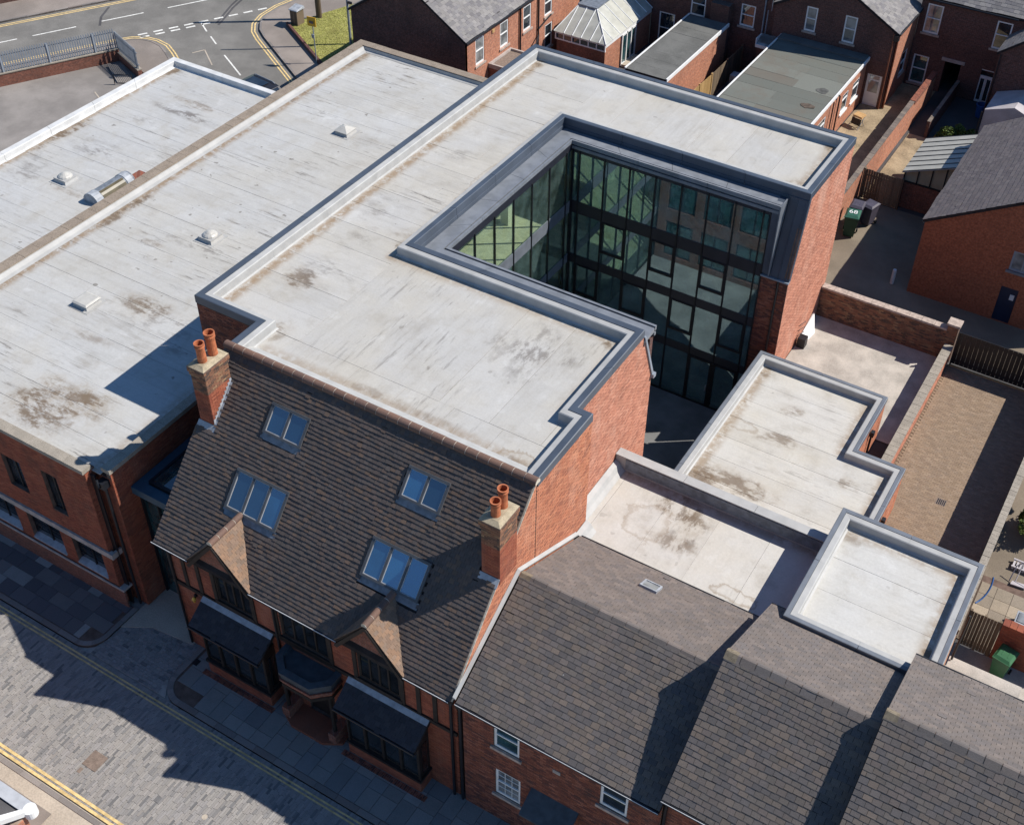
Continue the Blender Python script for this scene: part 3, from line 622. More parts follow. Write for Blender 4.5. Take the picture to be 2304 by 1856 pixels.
def sash(parent, F, u0, u1, v0, v1, mat='white', pane='pane', sill='sill', style='sash', rec=0.07, fw=0.085, label=None):
    f = MB(); n0, n1 = -rec - 0.07, -rec
    f.fbox(F, u0, u0 + fw, v0, v1, n0, n1); f.fbox(F, u1 - fw, u1, v0, v1, n0, n1)
    f.fbox(F, u0 + fw, u1 - fw, v0, v0 + fw * 1.2, n0, n1); f.fbox(F, u0 + fw, u1 - fw, v1 - fw, v1, n0, n1)
    panes = []
    if style == 'sash' or style == 'georgian':
        vm = v0 + (v1 - v0) * 0.52
        f.fbox(F, u0 + fw, u1 - fw, vm - 0.025, vm + 0.03, n0 + 0.01, n1 + 0.012)
        panes = [(u0 + fw, u1 - fw, v0 + fw * 1.2, vm - 0.025), (u0 + fw, u1 - fw, vm + 0.03, v1 - fw)]
        if style == 'georgian':
            for (a, b, c, d) in panes:
                for k in (1, 2): f.fbox(F, a + (b - a) * k / 3 - 0.009, a + (b - a) * k / 3 + 0.009, c, d, n0 + 0.045, n1 - 0.008)
                m = (c + d) / 2; f.fbox(F, a, b, m - 0.009, m + 0.009, n0 + 0.045, n1 - 0.012)
    elif style == 'top':
        vm = v0 + (v1 - v0) * 0.68
        f.fbox(F, u0 + fw, u1 - fw, vm - 0.03, vm + 0.03, n0 + 0.01, n1 + 0.01)
        panes = [(u0 + fw, u1 - fw, v0 + fw * 1.2, vm - 0.03), (u0 + fw, u1 - fw, vm + 0.03, v1 - fw)]
    elif isinstance(style, int):
        w = (u1 - u0 - 2 * fw) / style; vm = v0 + (v1 - v0) * 0.70
        for k in range(style):
            a = u0 + fw + w * k; b = a + w
            if k: f.fbox(F, a - 0.03, a + 0.03, v0 + fw * 1.2, v1 - fw, n0 + 0.005, n1 + 0.006)
            aa, bb = a + (0.03 if k else 0), b - (0.03 if k < style - 1 else 0)
            panes += [(aa, bb, v0 + fw * 1.2, v1 - fw)]
    w = f.build('window', mat, parent, label=label)
    for (a, b, c, d) in panes:
        MB().fbox(F, a, b, c, d, n0 + 0.025, n0 + 0.04).build('pane', pane, w)
    if sill: MB().fbox(F, u0 - 0.1, u1 + 0.1, v0 - 0.12, v0 - 0.002, -0.16, 0.075).build('sill', sill, w)
    return w


# ================================================================== GROUND, ROADS, PAVEMENTS
def sheet(name, pts, z, mat, kind='structure', th=None):
    mb = MB()
    if th: mb.prism([(x, y, z - th) for x, y in pts], (0, 0, th))
    else: mb.poly([(x, y, z) for x, y in pts])
    return mb.build(name, mat, None, kind)
rect = lambda x0, x1, y0, y1: [(x0, y0), (x1, y0), (x1, y1), (x0, y1)]
sheet('ground', rect(-260, 200, -150, 330), -1.02, 'tarmac_dark')
gl = MB(); gl.box(-120, 60, -60, 20.5, -1.0, -0.14); gl.build('street_ground', 'joint', None, 'structure')
raised = MB()
raised.box(-160, -47.45, 21, 260, -1, 1.93); raised.box(-47.45, 120, 47.36, 260, -1, 1.93); raised.box(-11.71, 120, 25, 47.36, -1, 1.93)
raised.build('raised_ground', 'tarmac_dark', None, 'structure')
sheet('courtyard_floor', rect(-23.2, -11.72, 29.5, 41.25), -1.0, 'concrete_floor')

# cobbled street with its kerbs, flags and yellow lines
street = sheet('street', rect(-60, 30, 10.95, 15.52), -0.125, 'joint')
setts = Field(street, 'sett', 'setts_beyond', 'sett')
x = -34.5
while x < -13.0:
    w = random.choice((0.082, 0.09, 0.098)); y = 10.97 + random.uniform(-0.25, 0)
    while y < 15.5:
        L = random.uniform(0.18, 0.44); a, b = max(y, 10.97), min(y + L, 15.5)
        if b - a > 0.05: setts.add(Vector((x + w / 2, (a + b) / 2, -0.115 + random.uniform(-0.004, 0.004))), Vector((0, b - a - 0.010, 0)), Vector((-(w - 0.009), 0, 0)), Vector((0, 0, 0.03)))
        y += L
    x += w
def strip(name, pts, w, z, mat, off=0.0, dash=None, kind='structure', parent=None, th=0.006):
    P = offset_poly([(p[0], p[1]) for p in pts], off - w / 2, False); Q = offset_poly([(p[0], p[1]) for p in pts], off + w / 2, False)
    mb = MB()
    for i in range(len(pts) - 1):
        mb.prism([(P[i].x, P[i].y, z - th), (P[i + 1].x, P[i + 1].y, z - th), (Q[i + 1].x, Q[i + 1].y, z - th), (Q[i].x, Q[i].y, z - th)], (0, 0, th))
    return mb.build(name, mat, parent, kind)
for yy in (15.16, 15.30): strip('yellow_line', [(-60, yy), (30, yy)], 0.06, -0.088, 'yellow')
for yy in (10.98, 11.15): strip('yellow_line', [(-60, yy), (30, yy)], 0.10, -0.088, 'yellow')
# footway in front of the hall, with a rounded end at the alley
def arc(cx, cy, r, a0, a1, n=8): return [(cx + r * math.cos(R(a0 + (a1 - a0) * k / n)), cy + r * math.sin(R(a0 + (a1 - a0) * k / n))) for k in range(n + 1)]
left_edge = [(-60, 15.52)] + arc(-28.75, 16.42, 0.9, -90, 0) + [(-27.85, 17.92)]
pvl = sheet('left_pavement', left_edge + [(-60, 17.92)], -0.02, 'mortar_dark', th=0.12)
for mb in sweep(left_edge, [(0, -0.14), (0.0, 0.0), (0.2, 0.004), (0.2, -0.14)], False, 0.9): o = mb.build('kerb_stone', 'kerb', pvl)
fl = Field(pvl, 'paving_flag', 'paving_flags_beyond', 'flag_mixed')
y = 15.76
for h in (0.62, 0.55, 0.6, 0.36):
    x = -42 + random.uniform(0, 0.6)
    while x < -28.1:
        w = random.choice((0.75, 0.95, 1.2, 0.6)); e = min(x + w, -28.08)
        lim = -28.1 if y > 16.3 else -28.75
        if x < lim - 0.2:
            e = min(e, lim); fl.add(Vector(((x + e) / 2, y + h / 2, -0.012 + random.uniform(-0.004, 0.003))), Vector((e - x - 0.014, 0, 0)), Vector((0, h - 0.014, 0)), Vector((0, 0, 0.03)))
        x += w
    y += h
# alley apron and the gap between the two footways
sheet('alley_paving', [(-27.85, 17.0), (-27.85, 24), (-24.95, 24), (-24.95, 17.8), (-26.8, 17.6)], -0.055, 'flag_buff', th=0.06)
apron = sheet('alley_apron', [(-28.0, 15.54), (-24.2, 15.54), (-24.65, 16.2), (-24.65, 18.0), (-27.8, 18.0)], -0.1, 'joint', th=0.05)
ap = Field(apron, 'cobble', 'cobbles_beyond', 'sett')
y = 15.56
while y < 17.85:
    x = -27.9 + random.uniform(-0.1, 0)
    while x < -24.75:
        L = random.uniform(0.16, 0.28)
        ap.add(Vector((x + L / 2, y + 0.06, -0.098 + random.uniform(-0.004, 0.004))), Vector((L - 0.014, 0, 0)), Vector((0, 0.106, 0)), Vector((0, 0, 0.03))); x += L
    y += 0.12
right_edge = [(-24.62, 17.9), (-24.62, 16.5)] + arc(-23.62, 16.5, 1.0, 180, 270)[1:] + [(30, 15.5)]
pvr = sheet('right_pavement', right_edge + [(30, 17.95)], -0.02, 'mortar_dark', th=0.12)
for mb in sweep(right_edge, [(0, -0.14), (0.0, 0.0), (0.22, 0.004), (0.22, -0.14)], False, 0.9): mb.build('kerb_stone', 'kerb', pvr)
fl2 = Field(pvr, 'paving_flag', 'paving_flags_beyond', 'flag')
x = -24.3; col = 0
while x < -6:
    w = random.choice((0.6, 0.68, 0.62)); y = 15.74 + (0 if x > -23.5 else 0.55)
    cuts_ = random.choice(([0.75, 0.45, 1.0], [0.5, 0.9, 0.8], [1.0, 0.6, 0.6]))
    for h in cuts_:
        e = min(y + h, 17.9)
        if e - y > 0.1: fl2.add(Vector((x + w / 2, (y + e) / 2, -0.012 + random.uniform(-0.004, 0.003))), Vector((w - 0.016, 0, 0)), Vector((0, e - y - 0.016, 0)), Vector((0, 0, 0.03)))
        y = e
    x += w
for (x0, x1) in ((-23.75, -20.5), (-17.35, -13.9)):   # brick edging round the bays
    e = Field(pvr, 'edging_brick', 'edging_bricks', 'brick_brown', 60); xx = x0
    while xx < x1:
        for yy in (17.06, 17.17): e.add(Vector((xx + 0.035, yy, 0.012)), Vector((0.06, 0, 0)), Vector((0, 0.1, 0)), Vector((0, 0, 0.03)))
        xx += 0.075
near = sheet('near_pavement', rect(-60, 30, -40, 10.86), -0.02, 'flag_buff', th=0.12)
for k in range(40): MB().box(-40 + k * 0.92, -40 + k * 0.92 + 0.91, 10.66, 10.84, -0.1, 0.002).build('kerb_stone', 'kerb', near)
for (a, b, c, d) in ((-27.0, -24.15, 9.3, 10.2), (-24.1, -22.3, 9.0, 10.3), (-30, -27.05, 9.5, 10.2)): MB().box(a, b, c, d, -0.03, 0.0).build('paving_patch', 'pave_pink' if c != 9.0 else 'flag_buff', near)
mh = thing('manhole_cover', 'rusty square iron manhole cover set in the cobbled street', 'manhole cover', (-24.45, 12.4, -0.1))
MB().box(-24.76, -24.14, 12.09, 12.71, -0.115, -0.091).build('rim', 'bronze', mh)
for k in (0, 1): MB().prism([(-24.76, 12.09, -0.091), (-24.14, 12.71, -0.091), (-24.76, 12.71, -0.091)] if k else [(-24.14 + 0, 12.69, -0.091), (-24.74, 12.09, -0.091), (-24.14, 12.09, -0.091)], (0, 0, 0.006 + k * 0.001)).build('plate', 'bronze', mh)
hc = thing('hydrant_cover', 'tiny dark iron cover in the street setts just left of the square manhole', 'cover', (-24.63, 11.88, -0.1))
MB().box(-24.70, -24.56, 11.78, 11.98, -0.115, -0.092).build('plate', 'bronze', hc)
vc = thing('valve_cover', 'small round cream cover in the sunlit setts near the bottom of the picture', 'cover', (-19.8, 12.79, -0.1))
MB().tube((-19.8, 12.79, -0.115), (-19.8, 12.79, -0.09), 0.1, n=16).build('plate', 'flag_buff', vc)
gr = thing('drain_cover', 'small dark drain cover at the alley corner of the right pavement', 'drain cover', (-24.25, 17.25, 0))
MB().box(-24.36, -24.14, 17.12, 17.38, 0.004, 0.014).build('plate', 'black', gr)


# ================================================================== TILE-ROOFED OLD BUILDING
EY, EZ, RY, RZ = 17.60, 5.86, 22.46, 11.25
SL = math.hypot(RY - EY, RZ - EZ); SV = Vector((0, (RY - EY) / SL, (RZ - EZ) / SL)); SN = Vector((0, -SV.z, SV.y))
XL, XR = -25.22, -12.90
OB = thing('old_building', 'brick and timber street building under a steep brown tiled roof with four roof window groups', 'building', (-19.05, 18.0, 0))
obf = Field(OB, 'brick', 'brick_courses', 'brick_red')
gbf = Field(OB, 'brick', 'gable_brick_courses', 'brick_orange', 200)
F = FY(17.9)
W1, WM, W2 = (-22.95, -21.40, 3.85, 5.45), (-20.12, -18.10, 3.80, 5.25), (-16.85, -15.18, 3.85, 5.45)
DOOR = (-19.35, -18.15, 0.12, 2.35)
wall(OB, F, -25.1, -12.92, 0, 5.80, 'front_wall', 'mortar_dark', 0.2, [W1, WM, W2, DOOR], field=obf, skip=[(-23.55, -20.65, 0, 3.5), (-17.15, -14.15, 0, 3.5)])
MB().box(-25.1, -25.0, 17.95, 22.4, 0, 5.9).box(-25.0, -12.95, 18.3, 18.4, 0, 5.9).build('inner_wall', 'mortar_dark', OB)
cutg = [(-(RZ - EZ), RY - EY, -(RZ - EZ) * EY + (RY - EY) * (EZ - 0.06))]
wall(OB, FX(XR), 17.9, RY - 0.02, 0, 11.2, 'gable_wall', 'mortar_warm', 0.2, cuts=cutg, field=gbf, g=0.015, skip=[(17.9, 22.46, 0, 5.9)])
# timber framing
tm = []
for u in (-25.02, -24.38, -23.72, -23.02, -21.28, -20.25, -17.98, -16.95, -15.06, -14.42, -13.78): tm.append((u - 0.08, u + 0.08, 3.72, 5.72))
for t in tm: MB().fbox(F, *t, 0.0, 0.055).build('timber_post', 'timber', OB)
MB().fbox(F, -25.1, -12.95, 3.55, 3.72, 0.0, 0.075).build('timber_rail', 'timber', OB)
MB().fbox(F, -25.1, -12.95, 5.62, 5.80, 0.0, 0.065).build('timber_rail', 'timber', OB)
for w_, k in ((W1, 4), (WM, 4), (W2, 4)): sash(OB, F, *w_, mat='timber', pane='pane_leaded', sill='timber', style=k, rec=0.03, fw=0.08)
MB().fbox(F, -19.35, -18.15, 0.12, 2.35, -0.15, -0.09).build('door', 'timber', OB)
# eave gutter, sunlit line painted along its rim, downpipes
MB().tube((XL - 0.05, EY - 0.06, EZ - 0.05), (-23.62, EY - 0.06, EZ - 0.05), 0.06).tube((-20.95, EY - 0.06, EZ - 0.05), (-17.3, EY - 0.06, EZ - 0.05), 0.06).tube((-14.68, EY - 0.06, EZ - 0.05), (-12.98, EY - 0.06, EZ - 0.05), 0.06).build('gutter', 'black', OB)
MB().tube((XL - 0.05, EY - 0.115, EZ + 0.0), (-23.62, EY - 0.115, EZ), 0.013, n=5).tube((-20.95, EY - 0.115, EZ), (-17.3, EY - 0.115, EZ), 0.013, n=5).tube((-14.68, EY - 0.115, EZ), (-12.98, EY - 0.115, EZ), 0.013, n=5).build('gutter_rim_glint', 'steel_trim', OB)  # pale tube paints the sunlit edge onto the gutter
for u in (-13.12, -12.78): MB().tube((u, 17.80, 0.05), (u, 17.80, 5.75), 0.055).box(u - 0.1, u + 0.1, 17.72, 17.9, 5.35, 5.7).build('downpipe', 'black', OB)
for u in (-20.3, -24.95): MB().tube((u, 17.82, 0.1), (u, 17.82, 5.75), 0.045).build('downpipe', 'black', OB)
# roof
MB().hexa([(XL, EY, EZ - 0.18), (XR, EY, EZ - 0.18), (XR, RY, RZ - 0.20), (XL, RY, RZ - 0.20), (XL, EY, EZ), (XR, EY, EZ), (XR, RY, RZ - 0.02), (XL, RY, RZ - 0.02)]).build('roof_deck', 'deck', OB)
def sc(y): return (y - EY) / SV.y
RW = [(-22.58, -21.05, 21.00, 21.68, 2), (-22.97, -20.83, 19.08, 20.00, 3), (-17.03, -15.53, 21.00, 21.68, 2), (-17.33, -15.16, 19.12, 19.98, 3)]
DORM = [(-22.27, 1.31), (-16.02, 1.28)]
DZ, DYB, DYF = 7.52, 19.06, 17.50
CH = [(-25.14, -24.52, 20.62, 21.72, 11.62), (-13.52, -12.88, 20.30, 21.28, 11.22)]
def keep_main(cu, cs):
    x = XL + cu; y = EY + SV.y * cs
    for a, b, c, d, k in RW:
        if a - 0.02 < x < b + 0.02 and c - 0.19 < y < d + 0.03: return False
    for xc, hw in DORM:
        if abs(x - xc) < hw * (DYB - y) / (DYB - EY) - 0.03: return False
    for a, b, c, d, z in CH:
        if a - 0.05 < x < b + 0.05 and c - 0.1 < y < d: return False
    return True
tf = Field(OB, 'roof_tile', 'roof_tile_courses', 'tile')
tiles(tf, (XL, EY - 0.03, EZ - 0.02), (1, 0, 0), SV, XR - XL - 0.03, SL, 0.150, 0.180, 0.023, keep_main, jit=0.005, sag=0.007)
MB().hexa([Vector((XR - 0.04, EY, EZ - 0.02)) + q for q in (Vector((0, 0, 0)), Vector((0.06, 0, 0)), Vector((0.06, 0, 0)) + SV * SL, SV * SL, SN * 0.035, Vector((0.06, 0, 0)) + SN * 0.035, Vector((0.06, 0, 0)) + SV * SL + SN * 0.035, SV * SL + SN * 0.035)]).build('verge', 'mortar_light', OB)
def ridge_run(parent, p0, p1, r, seg, mat, joint, name='ridge_tile', flat=False, sag=0.0):
    p0 = Vector(p0); p1 = Vector(p1); L = (p1 - p0).length; n = max(1, round(L / seg)); a = (p1 - p0).normalized(); up = Vector((0, 0, 1)); s = a.cross(up).normalized(); up = s.cross(a)
    prof = [(-1.15, -0.75), (-0.15, 0.12), (0.15, 0.12), (1.15, -0.75)] if flat else [(math.cos(R(t)), math.sin(R(t))) for t in range(200, -21, -20)]
    def shell(q0, q1, rr):
        mb = MB()
        for q in (q0, q1): mb.v += [tuple(q + s * c * rr + up * d * rr) for c, d in prof]
        m = len(prof)
        for k in range(m - 1): mb.f.append((k, k + 1, m + k + 1, m + k))
        mb.f.append(tuple(range(m))); mb.f.append(tuple(range(2 * m - 1, m - 1, -1)))
        return mb
    dz_ = Vector((0, 0, -0.022 if flat else 0)); shell(p0 + dz_, p1 + dz_, r * 0.93).build('ridge_bedding', joint, parent)
    ln = L / n
    base = shell(Vector((0, 0, 0)) + a * 0.011, a * (ln - 0.011), r).build(name, mat, parent)
    base_me = base.data; off = p0
    for v in base_me.vertices: v.co += ORG[parent]        # mesh kept about its own start point
    base.location = p0 - ORG[parent]
    for k in range(1, n):
        o = base.copy(); COL.objects.link(o); o.parent = parent
        o.location = p0 + a * ln * k - ORG[parent] + Vector((0, 0, random.uniform(-0.007, 0.007)))
ridge_run(OB, (XL - 0.02, RY - 0.02, RZ - 0.02), (XR + 0.05, RY - 0.02, RZ - 0.02), 0.15, 0.43, 'ridge', 'mortar_light')
# roof windows
for a, b, c, d, k in RW:
    o = Vector((0, EY, EZ)); Fr = (Vector((a, EY, EZ)), Vector((1, 0, 0)), SV, SN); wd = b - a; s0, s1 = sc(c), sc(d)
    f = MB(); n0, n1 = 0.0, 0.10; w = wd / k
    f.fbox(Fr, -0.03, wd + 0.03, s0 - 0.03, s0 + 0.04, n0, n1); f.fbox(Fr, -0.03, wd + 0.03, s1 - 0.07, s1 + 0.02, n0, n1 + 0.02)
    for j in range(k + 1):
        e = 0.045 if 0 < j < k else 0.05
        x0 = w * j - e + 0.01; x1 = w * j + e - 0.01
        if j == 0: x0, x1 = -0.03, 0.06
        if j == k: x0, x1 = wd - 0.06, wd + 0.03
        f.fbox(Fr, x0, x1, s0 + 0.04, s1 - 0.07, n0, n1 - 0.002)
    rw = f.build('roof_window', 'rw_frame', OB)
    for j in range(k):
        x0 = w * j + (0.06 if j == 0 else 0.045); x1 = w * (j + 1) - (0.06 if j == k - 1 else 0.045)
        MB().fbox(Fr, x0 + 0.022, x1 - 0.022, s0 + 0.062, s1 - 0.092, 0.03, 0.055).build('pane', 'pane_sky', rw)
        g = MB(); g.fbox(Fr, x0, x0 + 0.022, s0 + 0.04, s1 - 0.07, 0.02, 0.075); g.fbox(Fr, x1 - 0.022, x1, s0 + 0.04, s1 - 0.07, 0.02, 0.075)
        g.fbox(Fr, x0 + 0.022, x1 - 0.022, s0 + 0.04, s0 + 0.062, 0.02, 0.078); g.fbox(Fr, x0 + 0.022, x1 - 0.022, s1 - 0.092, s1 - 0.07, 0.02, 0.078); g.build('sash_frame', 'rw_sash', rw)
    MB().fbox(Fr, -0.08, wd + 0.08, s0 - 0.27, s0 - 0.03, 0.006, 0.034).build('lead_apron', 'lead_grey', rw)
# dormer gables over the eave
dtf = Field(OB, 'dormer_tile', 'dormer_tile_courses', 'tile_warm', 120)
for xc, hw in DORM:
    A = Vector((xc, DYF, DZ)); Bk = Vector((xc, DYB, DZ))
    dm = MB()
    for sg in (-1, 1):
        E = Vector((xc + sg * (hw + 0.06), DYF, EZ + 0.02)); E2 = Vector((xc + sg * (hw + 0.06), EY + 0.05, EZ + 0.06))
        pl = [A, E, E2, Bk] if sg < 0 else [A, Bk, E2, E]
        nrm = (pl[1] - pl[0]).cross(pl[2] - pl[0]).normalized()
        if nrm.z < 0: nrm = -nrm; pl = pl[::-1]
        dm.prism([p - nrm * 0.08 for p in pl], nrm * 0.07)
    dn_ = dm.build('dormer', 'timber', OB)
    for sg in (-1, 1):
        sdir = Vector((-sg * (hw + 0.06), 0, DZ - EZ - 0.02)); ln = sdir.length; sdir.normalize()
        o0 = Vector((xc + sg * (hw + 0.06), DYF, EZ + 0.02)); u = Vector((0, 1, 0))
        def kp(cu, cs, ln=ln): return cu < 0.14 + (DYB - DYF - 0.10) * cs / ln
        tiles(dtf, o0, u, sdir, DYB - DYF, ln, 0.125, 0.175, 0.014, kp)
        b = MB(); P = Vector((xc + sg * (hw + 0.10), DYF - 0.035, EZ - 0.20)); Q = A + Vector((0, -0.035, -0.02))
        b.prism([P, Q, Q + Vector((0, 0, -0.2)), P + Vector((-sg * 0.14, 0, -0.04))] if sg > 0 else [Q, P, P + Vector((-sg * 0.14, 0, -0.04)), Q + Vector((0, 0, -0.2))], (0, 0.035, 0)); b.build('barge_board', 'timber', dn_)
    MB().prism([(xc - hw * 0.93, 17.72, 5.86), (xc + hw * 0.93, 17.72, 5.86), (xc, 17.72, DZ - 0.18)], (0, 0.12, 0)).build('gable_panel', 'far_red', dn_)
    ridge_run(OB, (xc, DYF - 0.02, DZ + 0.01), (xc, DYB - 0.02, DZ + 0.0), 0.115, 0.42, 'ridge', 'mortar_light')
# chimneys
def chimney(parent, x0, x1, y0, y1, zb, zt, mat, field_mat, pots, cap='flaunch'):
    c = MB().box(x0, x1, y0, y1, zb, zt - 0.36).box(x0 - 0.03, x1 + 0.03, y0 - 0.03, y1 + 0.03, zt - 0.36, zt - 0.22).box(x0 - 0.06, x1 + 0.06, y0 - 0.06, y1 + 0.06, zt - 0.22, zt).build('chimney', 'mortar_warm', parent)
    bf_lo = Field(c, 'brick', 'chimney_bricks', 'brick_red', 150); bf_hi = Field(c, 'brick', 'upper_chimney_bricks', field_mat, 80)
    Z = zb + 0.01; r = 0
    while Z + 0.066 < zt:
        e = 0 if Z + 0.06 < zt - 0.36 else (0.03 if Z + 0.06 < zt - 0.22 else 0.06)
        for F_, a, b in ((FY(y0 - e), x0 - e, x1 + e), (FX(x1 + e), y0 - e, y1 + e)):
            u = a - (0.1125 if r % 2 else 0)
            while u < b:
                p, q = max(u, a) + 0.005, min(u + 0.225, b) - 0.005
                if q - p > 0.03: (bf_hi if Z > zt - 1.05 else bf_lo).add(F_[0] + F_[1] * (p + q) / 2 + F_[2] * (Z + 0.0325) + F_[3] * 0.004, F_[1] * (q - p), F_[2] * 0.064, F_[3] * random.uniform(0.012, 0.018))
                u += 0.225
        Z += 0.075; r += 1
    MB().hexa([(x0 - 0.06, y0 - 0.06, zt), (x1 + 0.06, y0 - 0.06, zt), (x1 + 0.06, y1 + 0.06, zt), (x0 - 0.06, y1 + 0.06, zt), (x0 + 0.1, y0 + 0.1, zt + 0.1), (x1 - 0.1, y0 + 0.1, zt + 0.1), (x1 - 0.1, y1 - 0.1, zt + 0.1), (x0 + 0.1, y1 - 0.1, zt + 0.1)]).build('flaunching', cap, c)
    for (px, py, h, r) in pots:
        p = MB().lathe((px, py, zt + 0.05), [(r * 1.1, 0), (r * 1.02, 0.06), (r * 0.95, h * 0.7), (r * 1.0, h * 0.82), (r * 1.14, h * 0.83), (r * 1.14, h * 0.90), (r * 1.0, h * 0.91), (r * 1.02, h * 0.97), (r * 1.16, h * 0.98), (r * 1.16, h * 1.03), (r * 0.88, h * 1.03), (r * 0.84, h * 0.4)], 18).build('chimney_pot', 'terra', c, smooth=False)
        MB().lathe((px, py, zt + 0.05 + h * 0.4), [(r * 0.84, 0), (0.0, 0.0)], 18).build('flue', 'clay_in', c)
    return c
c1 = chimney(OB, CH[0][0], CH[0][1], CH[0][2], CH[0][3], 9.0, CH[0][4], None, 'brick_old', [(-24.83, 20.95, 0.78, 0.155), (-24.80, 21.42, 0.92, 0.165)])
c2 = chimney(OB, CH[1][0], CH[1][1], CH[1][2], CH[1][3], 8.6, CH[1][4], None, 'brick_old', [(-13.2, 20.60, 0.62, 0.15), (-13.2, 21.0, 0.78, 0.15)])
for (a, b, c, d, z), ch in zip(CH, (c1, c2)):
    Fr = (Vector((a, EY, EZ)), Vector((1, 0, 0)), SV, SN)
    MB().fbox(Fr, -0.05, b - a + 0.02, sc(c) - 0.30, sc(c) - 0.0, 0.012, 0.04).build('lead_flashing_or_shade', 'lead', ch)
    st = MB(); k = 0; y = c
    if a < -20:
        while y < d: st.box(b + 0.015, b + 0.022, y, y + 0.1, EZ + (y - EY) * SV.z / SV.y, EZ + (y - EY) * SV.z / SV.y + 0.26); y += 0.1
        st.fbox(Fr, b - a, b - a + 0.1, sc(c) - 0.3, sc(d), 0.03, 0.045); st.build('stepped_flashing', 'lead', ch)
# bays with lean-to roofs
for (x0, x1) in ((-23.55, -20.62), (-17.15, -14.13)):
    yf = 17.26
    b = MB(); b.box(x0, x1, yf, 17.89, 0, 0.62).build('bay_plinth', 'mortar_dark', OB)
    bay = MB().box(x0 + 0.02, x1 - 0.02, yf + 0.08, 17.88, 0.72, 2.95).build('bay_window', 'timber', OB)
    MB().box(x0 - 0.05, x1 + 0.05, yf - 0.06, 17.885, 0.62, 0.74).build('bay_sill', 'timber', bay)
    Fb = FY(yf + 0.08); n = 4; w = (x1 - x0) / n
    for k in range(n + 1): MB().fbox(Fb, x0 + 0.03 + (w - 0.015) * k - 0.05 + (0.04 if k == 0 else 0), x0 + (w - 0.015) * k + 0.08, 0.74, 2.9, 0, 0.07).build('mullion', 'timber', bay)
    for k in range(n): MB().fbox(Fb, x0 + 0.1 + (w - 0.015) * k, x0 + (w - 0.015) * (k + 1) - 0.03, 0.85, 2.5, 0.0, 0.012).build('pane', 'pane_leaded', bay)
    MB().box(x1 - 0.02, x1 - 0.008, yf + 0.2, 17.75, 0.9, 2.5).build('pane', 'pane_leaded', bay)
    bb = Field(OB, 'plinth_brick', 'plinth_bricks', 'brick_red', 60)
    for F_, a, c in ((FY(yf), x0, x1), (FX(x1), yf, 17.88)):
        for r in range(8):
            u = a - (0.1125 if r % 2 else 0)
            while u < c:
                p, q = max(u, a) + 0.005, min(u + 0.225, c) - 0.005
                if q - p > 0.03: bb.add(F_[0] + F_[1] * (p + q) / 2 + F_[2] * (r * 0.075 + 0.045) + F_[3] * 0.003, F_[1] * (q - p), F_[2] * 0.064, F_[3] * random.uniform(0.012, 0.018))
                u += 0.225
    y0, z0, y1, z1 = 16.93, 2.98, 17.86, 3.62
    br = MB().hexa([(x0 - 0.12, y0, z0 - 0.09), (x1 + 0.12, y0, z0 - 0.09), (x1 + 0.12, y1, z1 - 0.09), (x0 - 0.12, y1, z1 - 0.09), (x0 - 0.12, y0, z0), (x1 + 0.12, y0, z0), (x1 + 0.12, y1, z1), (x0 - 0.12, y1, z1)]).build('bay_roof', 'deck', OB)
    btf = Field(OB, 'bay_roof_tile', 'bay_roof_tiles', 'slate_bay', 150)
    sv = Vector((0, y1 - y0, z1 - z0)); tiles(btf, (x0 - 0.12, y0 - 0.02, z0), (1, 0, 0), sv, x1 - x0 + 0.24, sv.length - 0.14, 0.16, 0.21, 0.012)
    svn = sv.normalized(); Fr = (Vector((x0 - 0.12, y0, z0)), Vector((1, 0, 0)), svn, Vector((0, -svn.z, svn.y)))
    MB().fbox(Fr, 0, x1 - x0 + 0.24, sv.length - 0.22, sv.length + 0.0, 0.015, 0.04).build('lead_flashing_or_shade', 'lead', br)
    MB().tube((x0 - 0.14, y0 - 0.05, z0 - 0.06), (x1 + 0.14, y0 - 0.05, z0 - 0.06), 0.045).build('gutter', 'black', br)
    MB().hexa([Fr[0] + Fr[1] * (x1 - x0 + 0.24) + q for q in (Vector((0, 0, -0.1)), Vector((0.03, 0, -0.1)), sv + Vector((0.03, 0, -0.1)), sv + Vector((0, 0, -0.1)), Vector((0, 0, 0.03)), Vector((0.03, 0, 0.03)), sv + Vector((0.03, 0, 0.03)), sv + Vector((0, 0, 0.03)))]).build('verge_board', 'timber', br)
# porch with its octagonal canopy
pc = [(-19.98, 17.88), (-19.98, 17.35), (-19.45, 16.86), (-18.2, 16.86), (-17.67, 17.35), (-17.67, 17.88)]
po = MB().prism([(x, y, 2.62) for x, y in pc], (0, 0, 0.16)).build('porch', 'timber', OB)
for z0, z1, d, m in ((2.78, 2.98, -0.02, 'far_red'), (2.98, 3.06, 0.05, 'far_red'), (3.06, 3.30, -0.01, 'lead_dark')):
    off = offset_poly(pc, -d, False)
    MB().prism([(p.x, p.y, z0) for p in off], (0, 0, z1 - z0)).build('canopy_band', m, po)
off = offset_poly(pc, 0.24, False); lip = sweep(pc, [(-0.04, 3.30), (-0.04, 3.42), (0.20, 3.44), (0.24, 3.30)], False)
for mb in lip: mb.build('canopy_coping', 'lead_dark', po)
MB().prism([(-20.2, 17.88, 0.0), (-20.2, 17.3, 0.0), (-19.5, 16.95, 0.0), (-18.1, 16.95, 0.0), (-17.5, 17.3, 0.0), (-17.5, 17.88, 0.0)], (0, 0, 0.13)).build('porch_step', 'brick_brown', po)
for (px, py) in ((-19.85, 17.35), (-17.8, 17.35)):
    MB().box(px - 0.16, px + 0.16, py - 0.2, 17.88, 0.13, 0.62).build('porch_plinth', 'far_red', po)
    MB().tube((px, py, 0.62), (px, py, 2.62), 0.07).build('porch_post', 'timber', po)
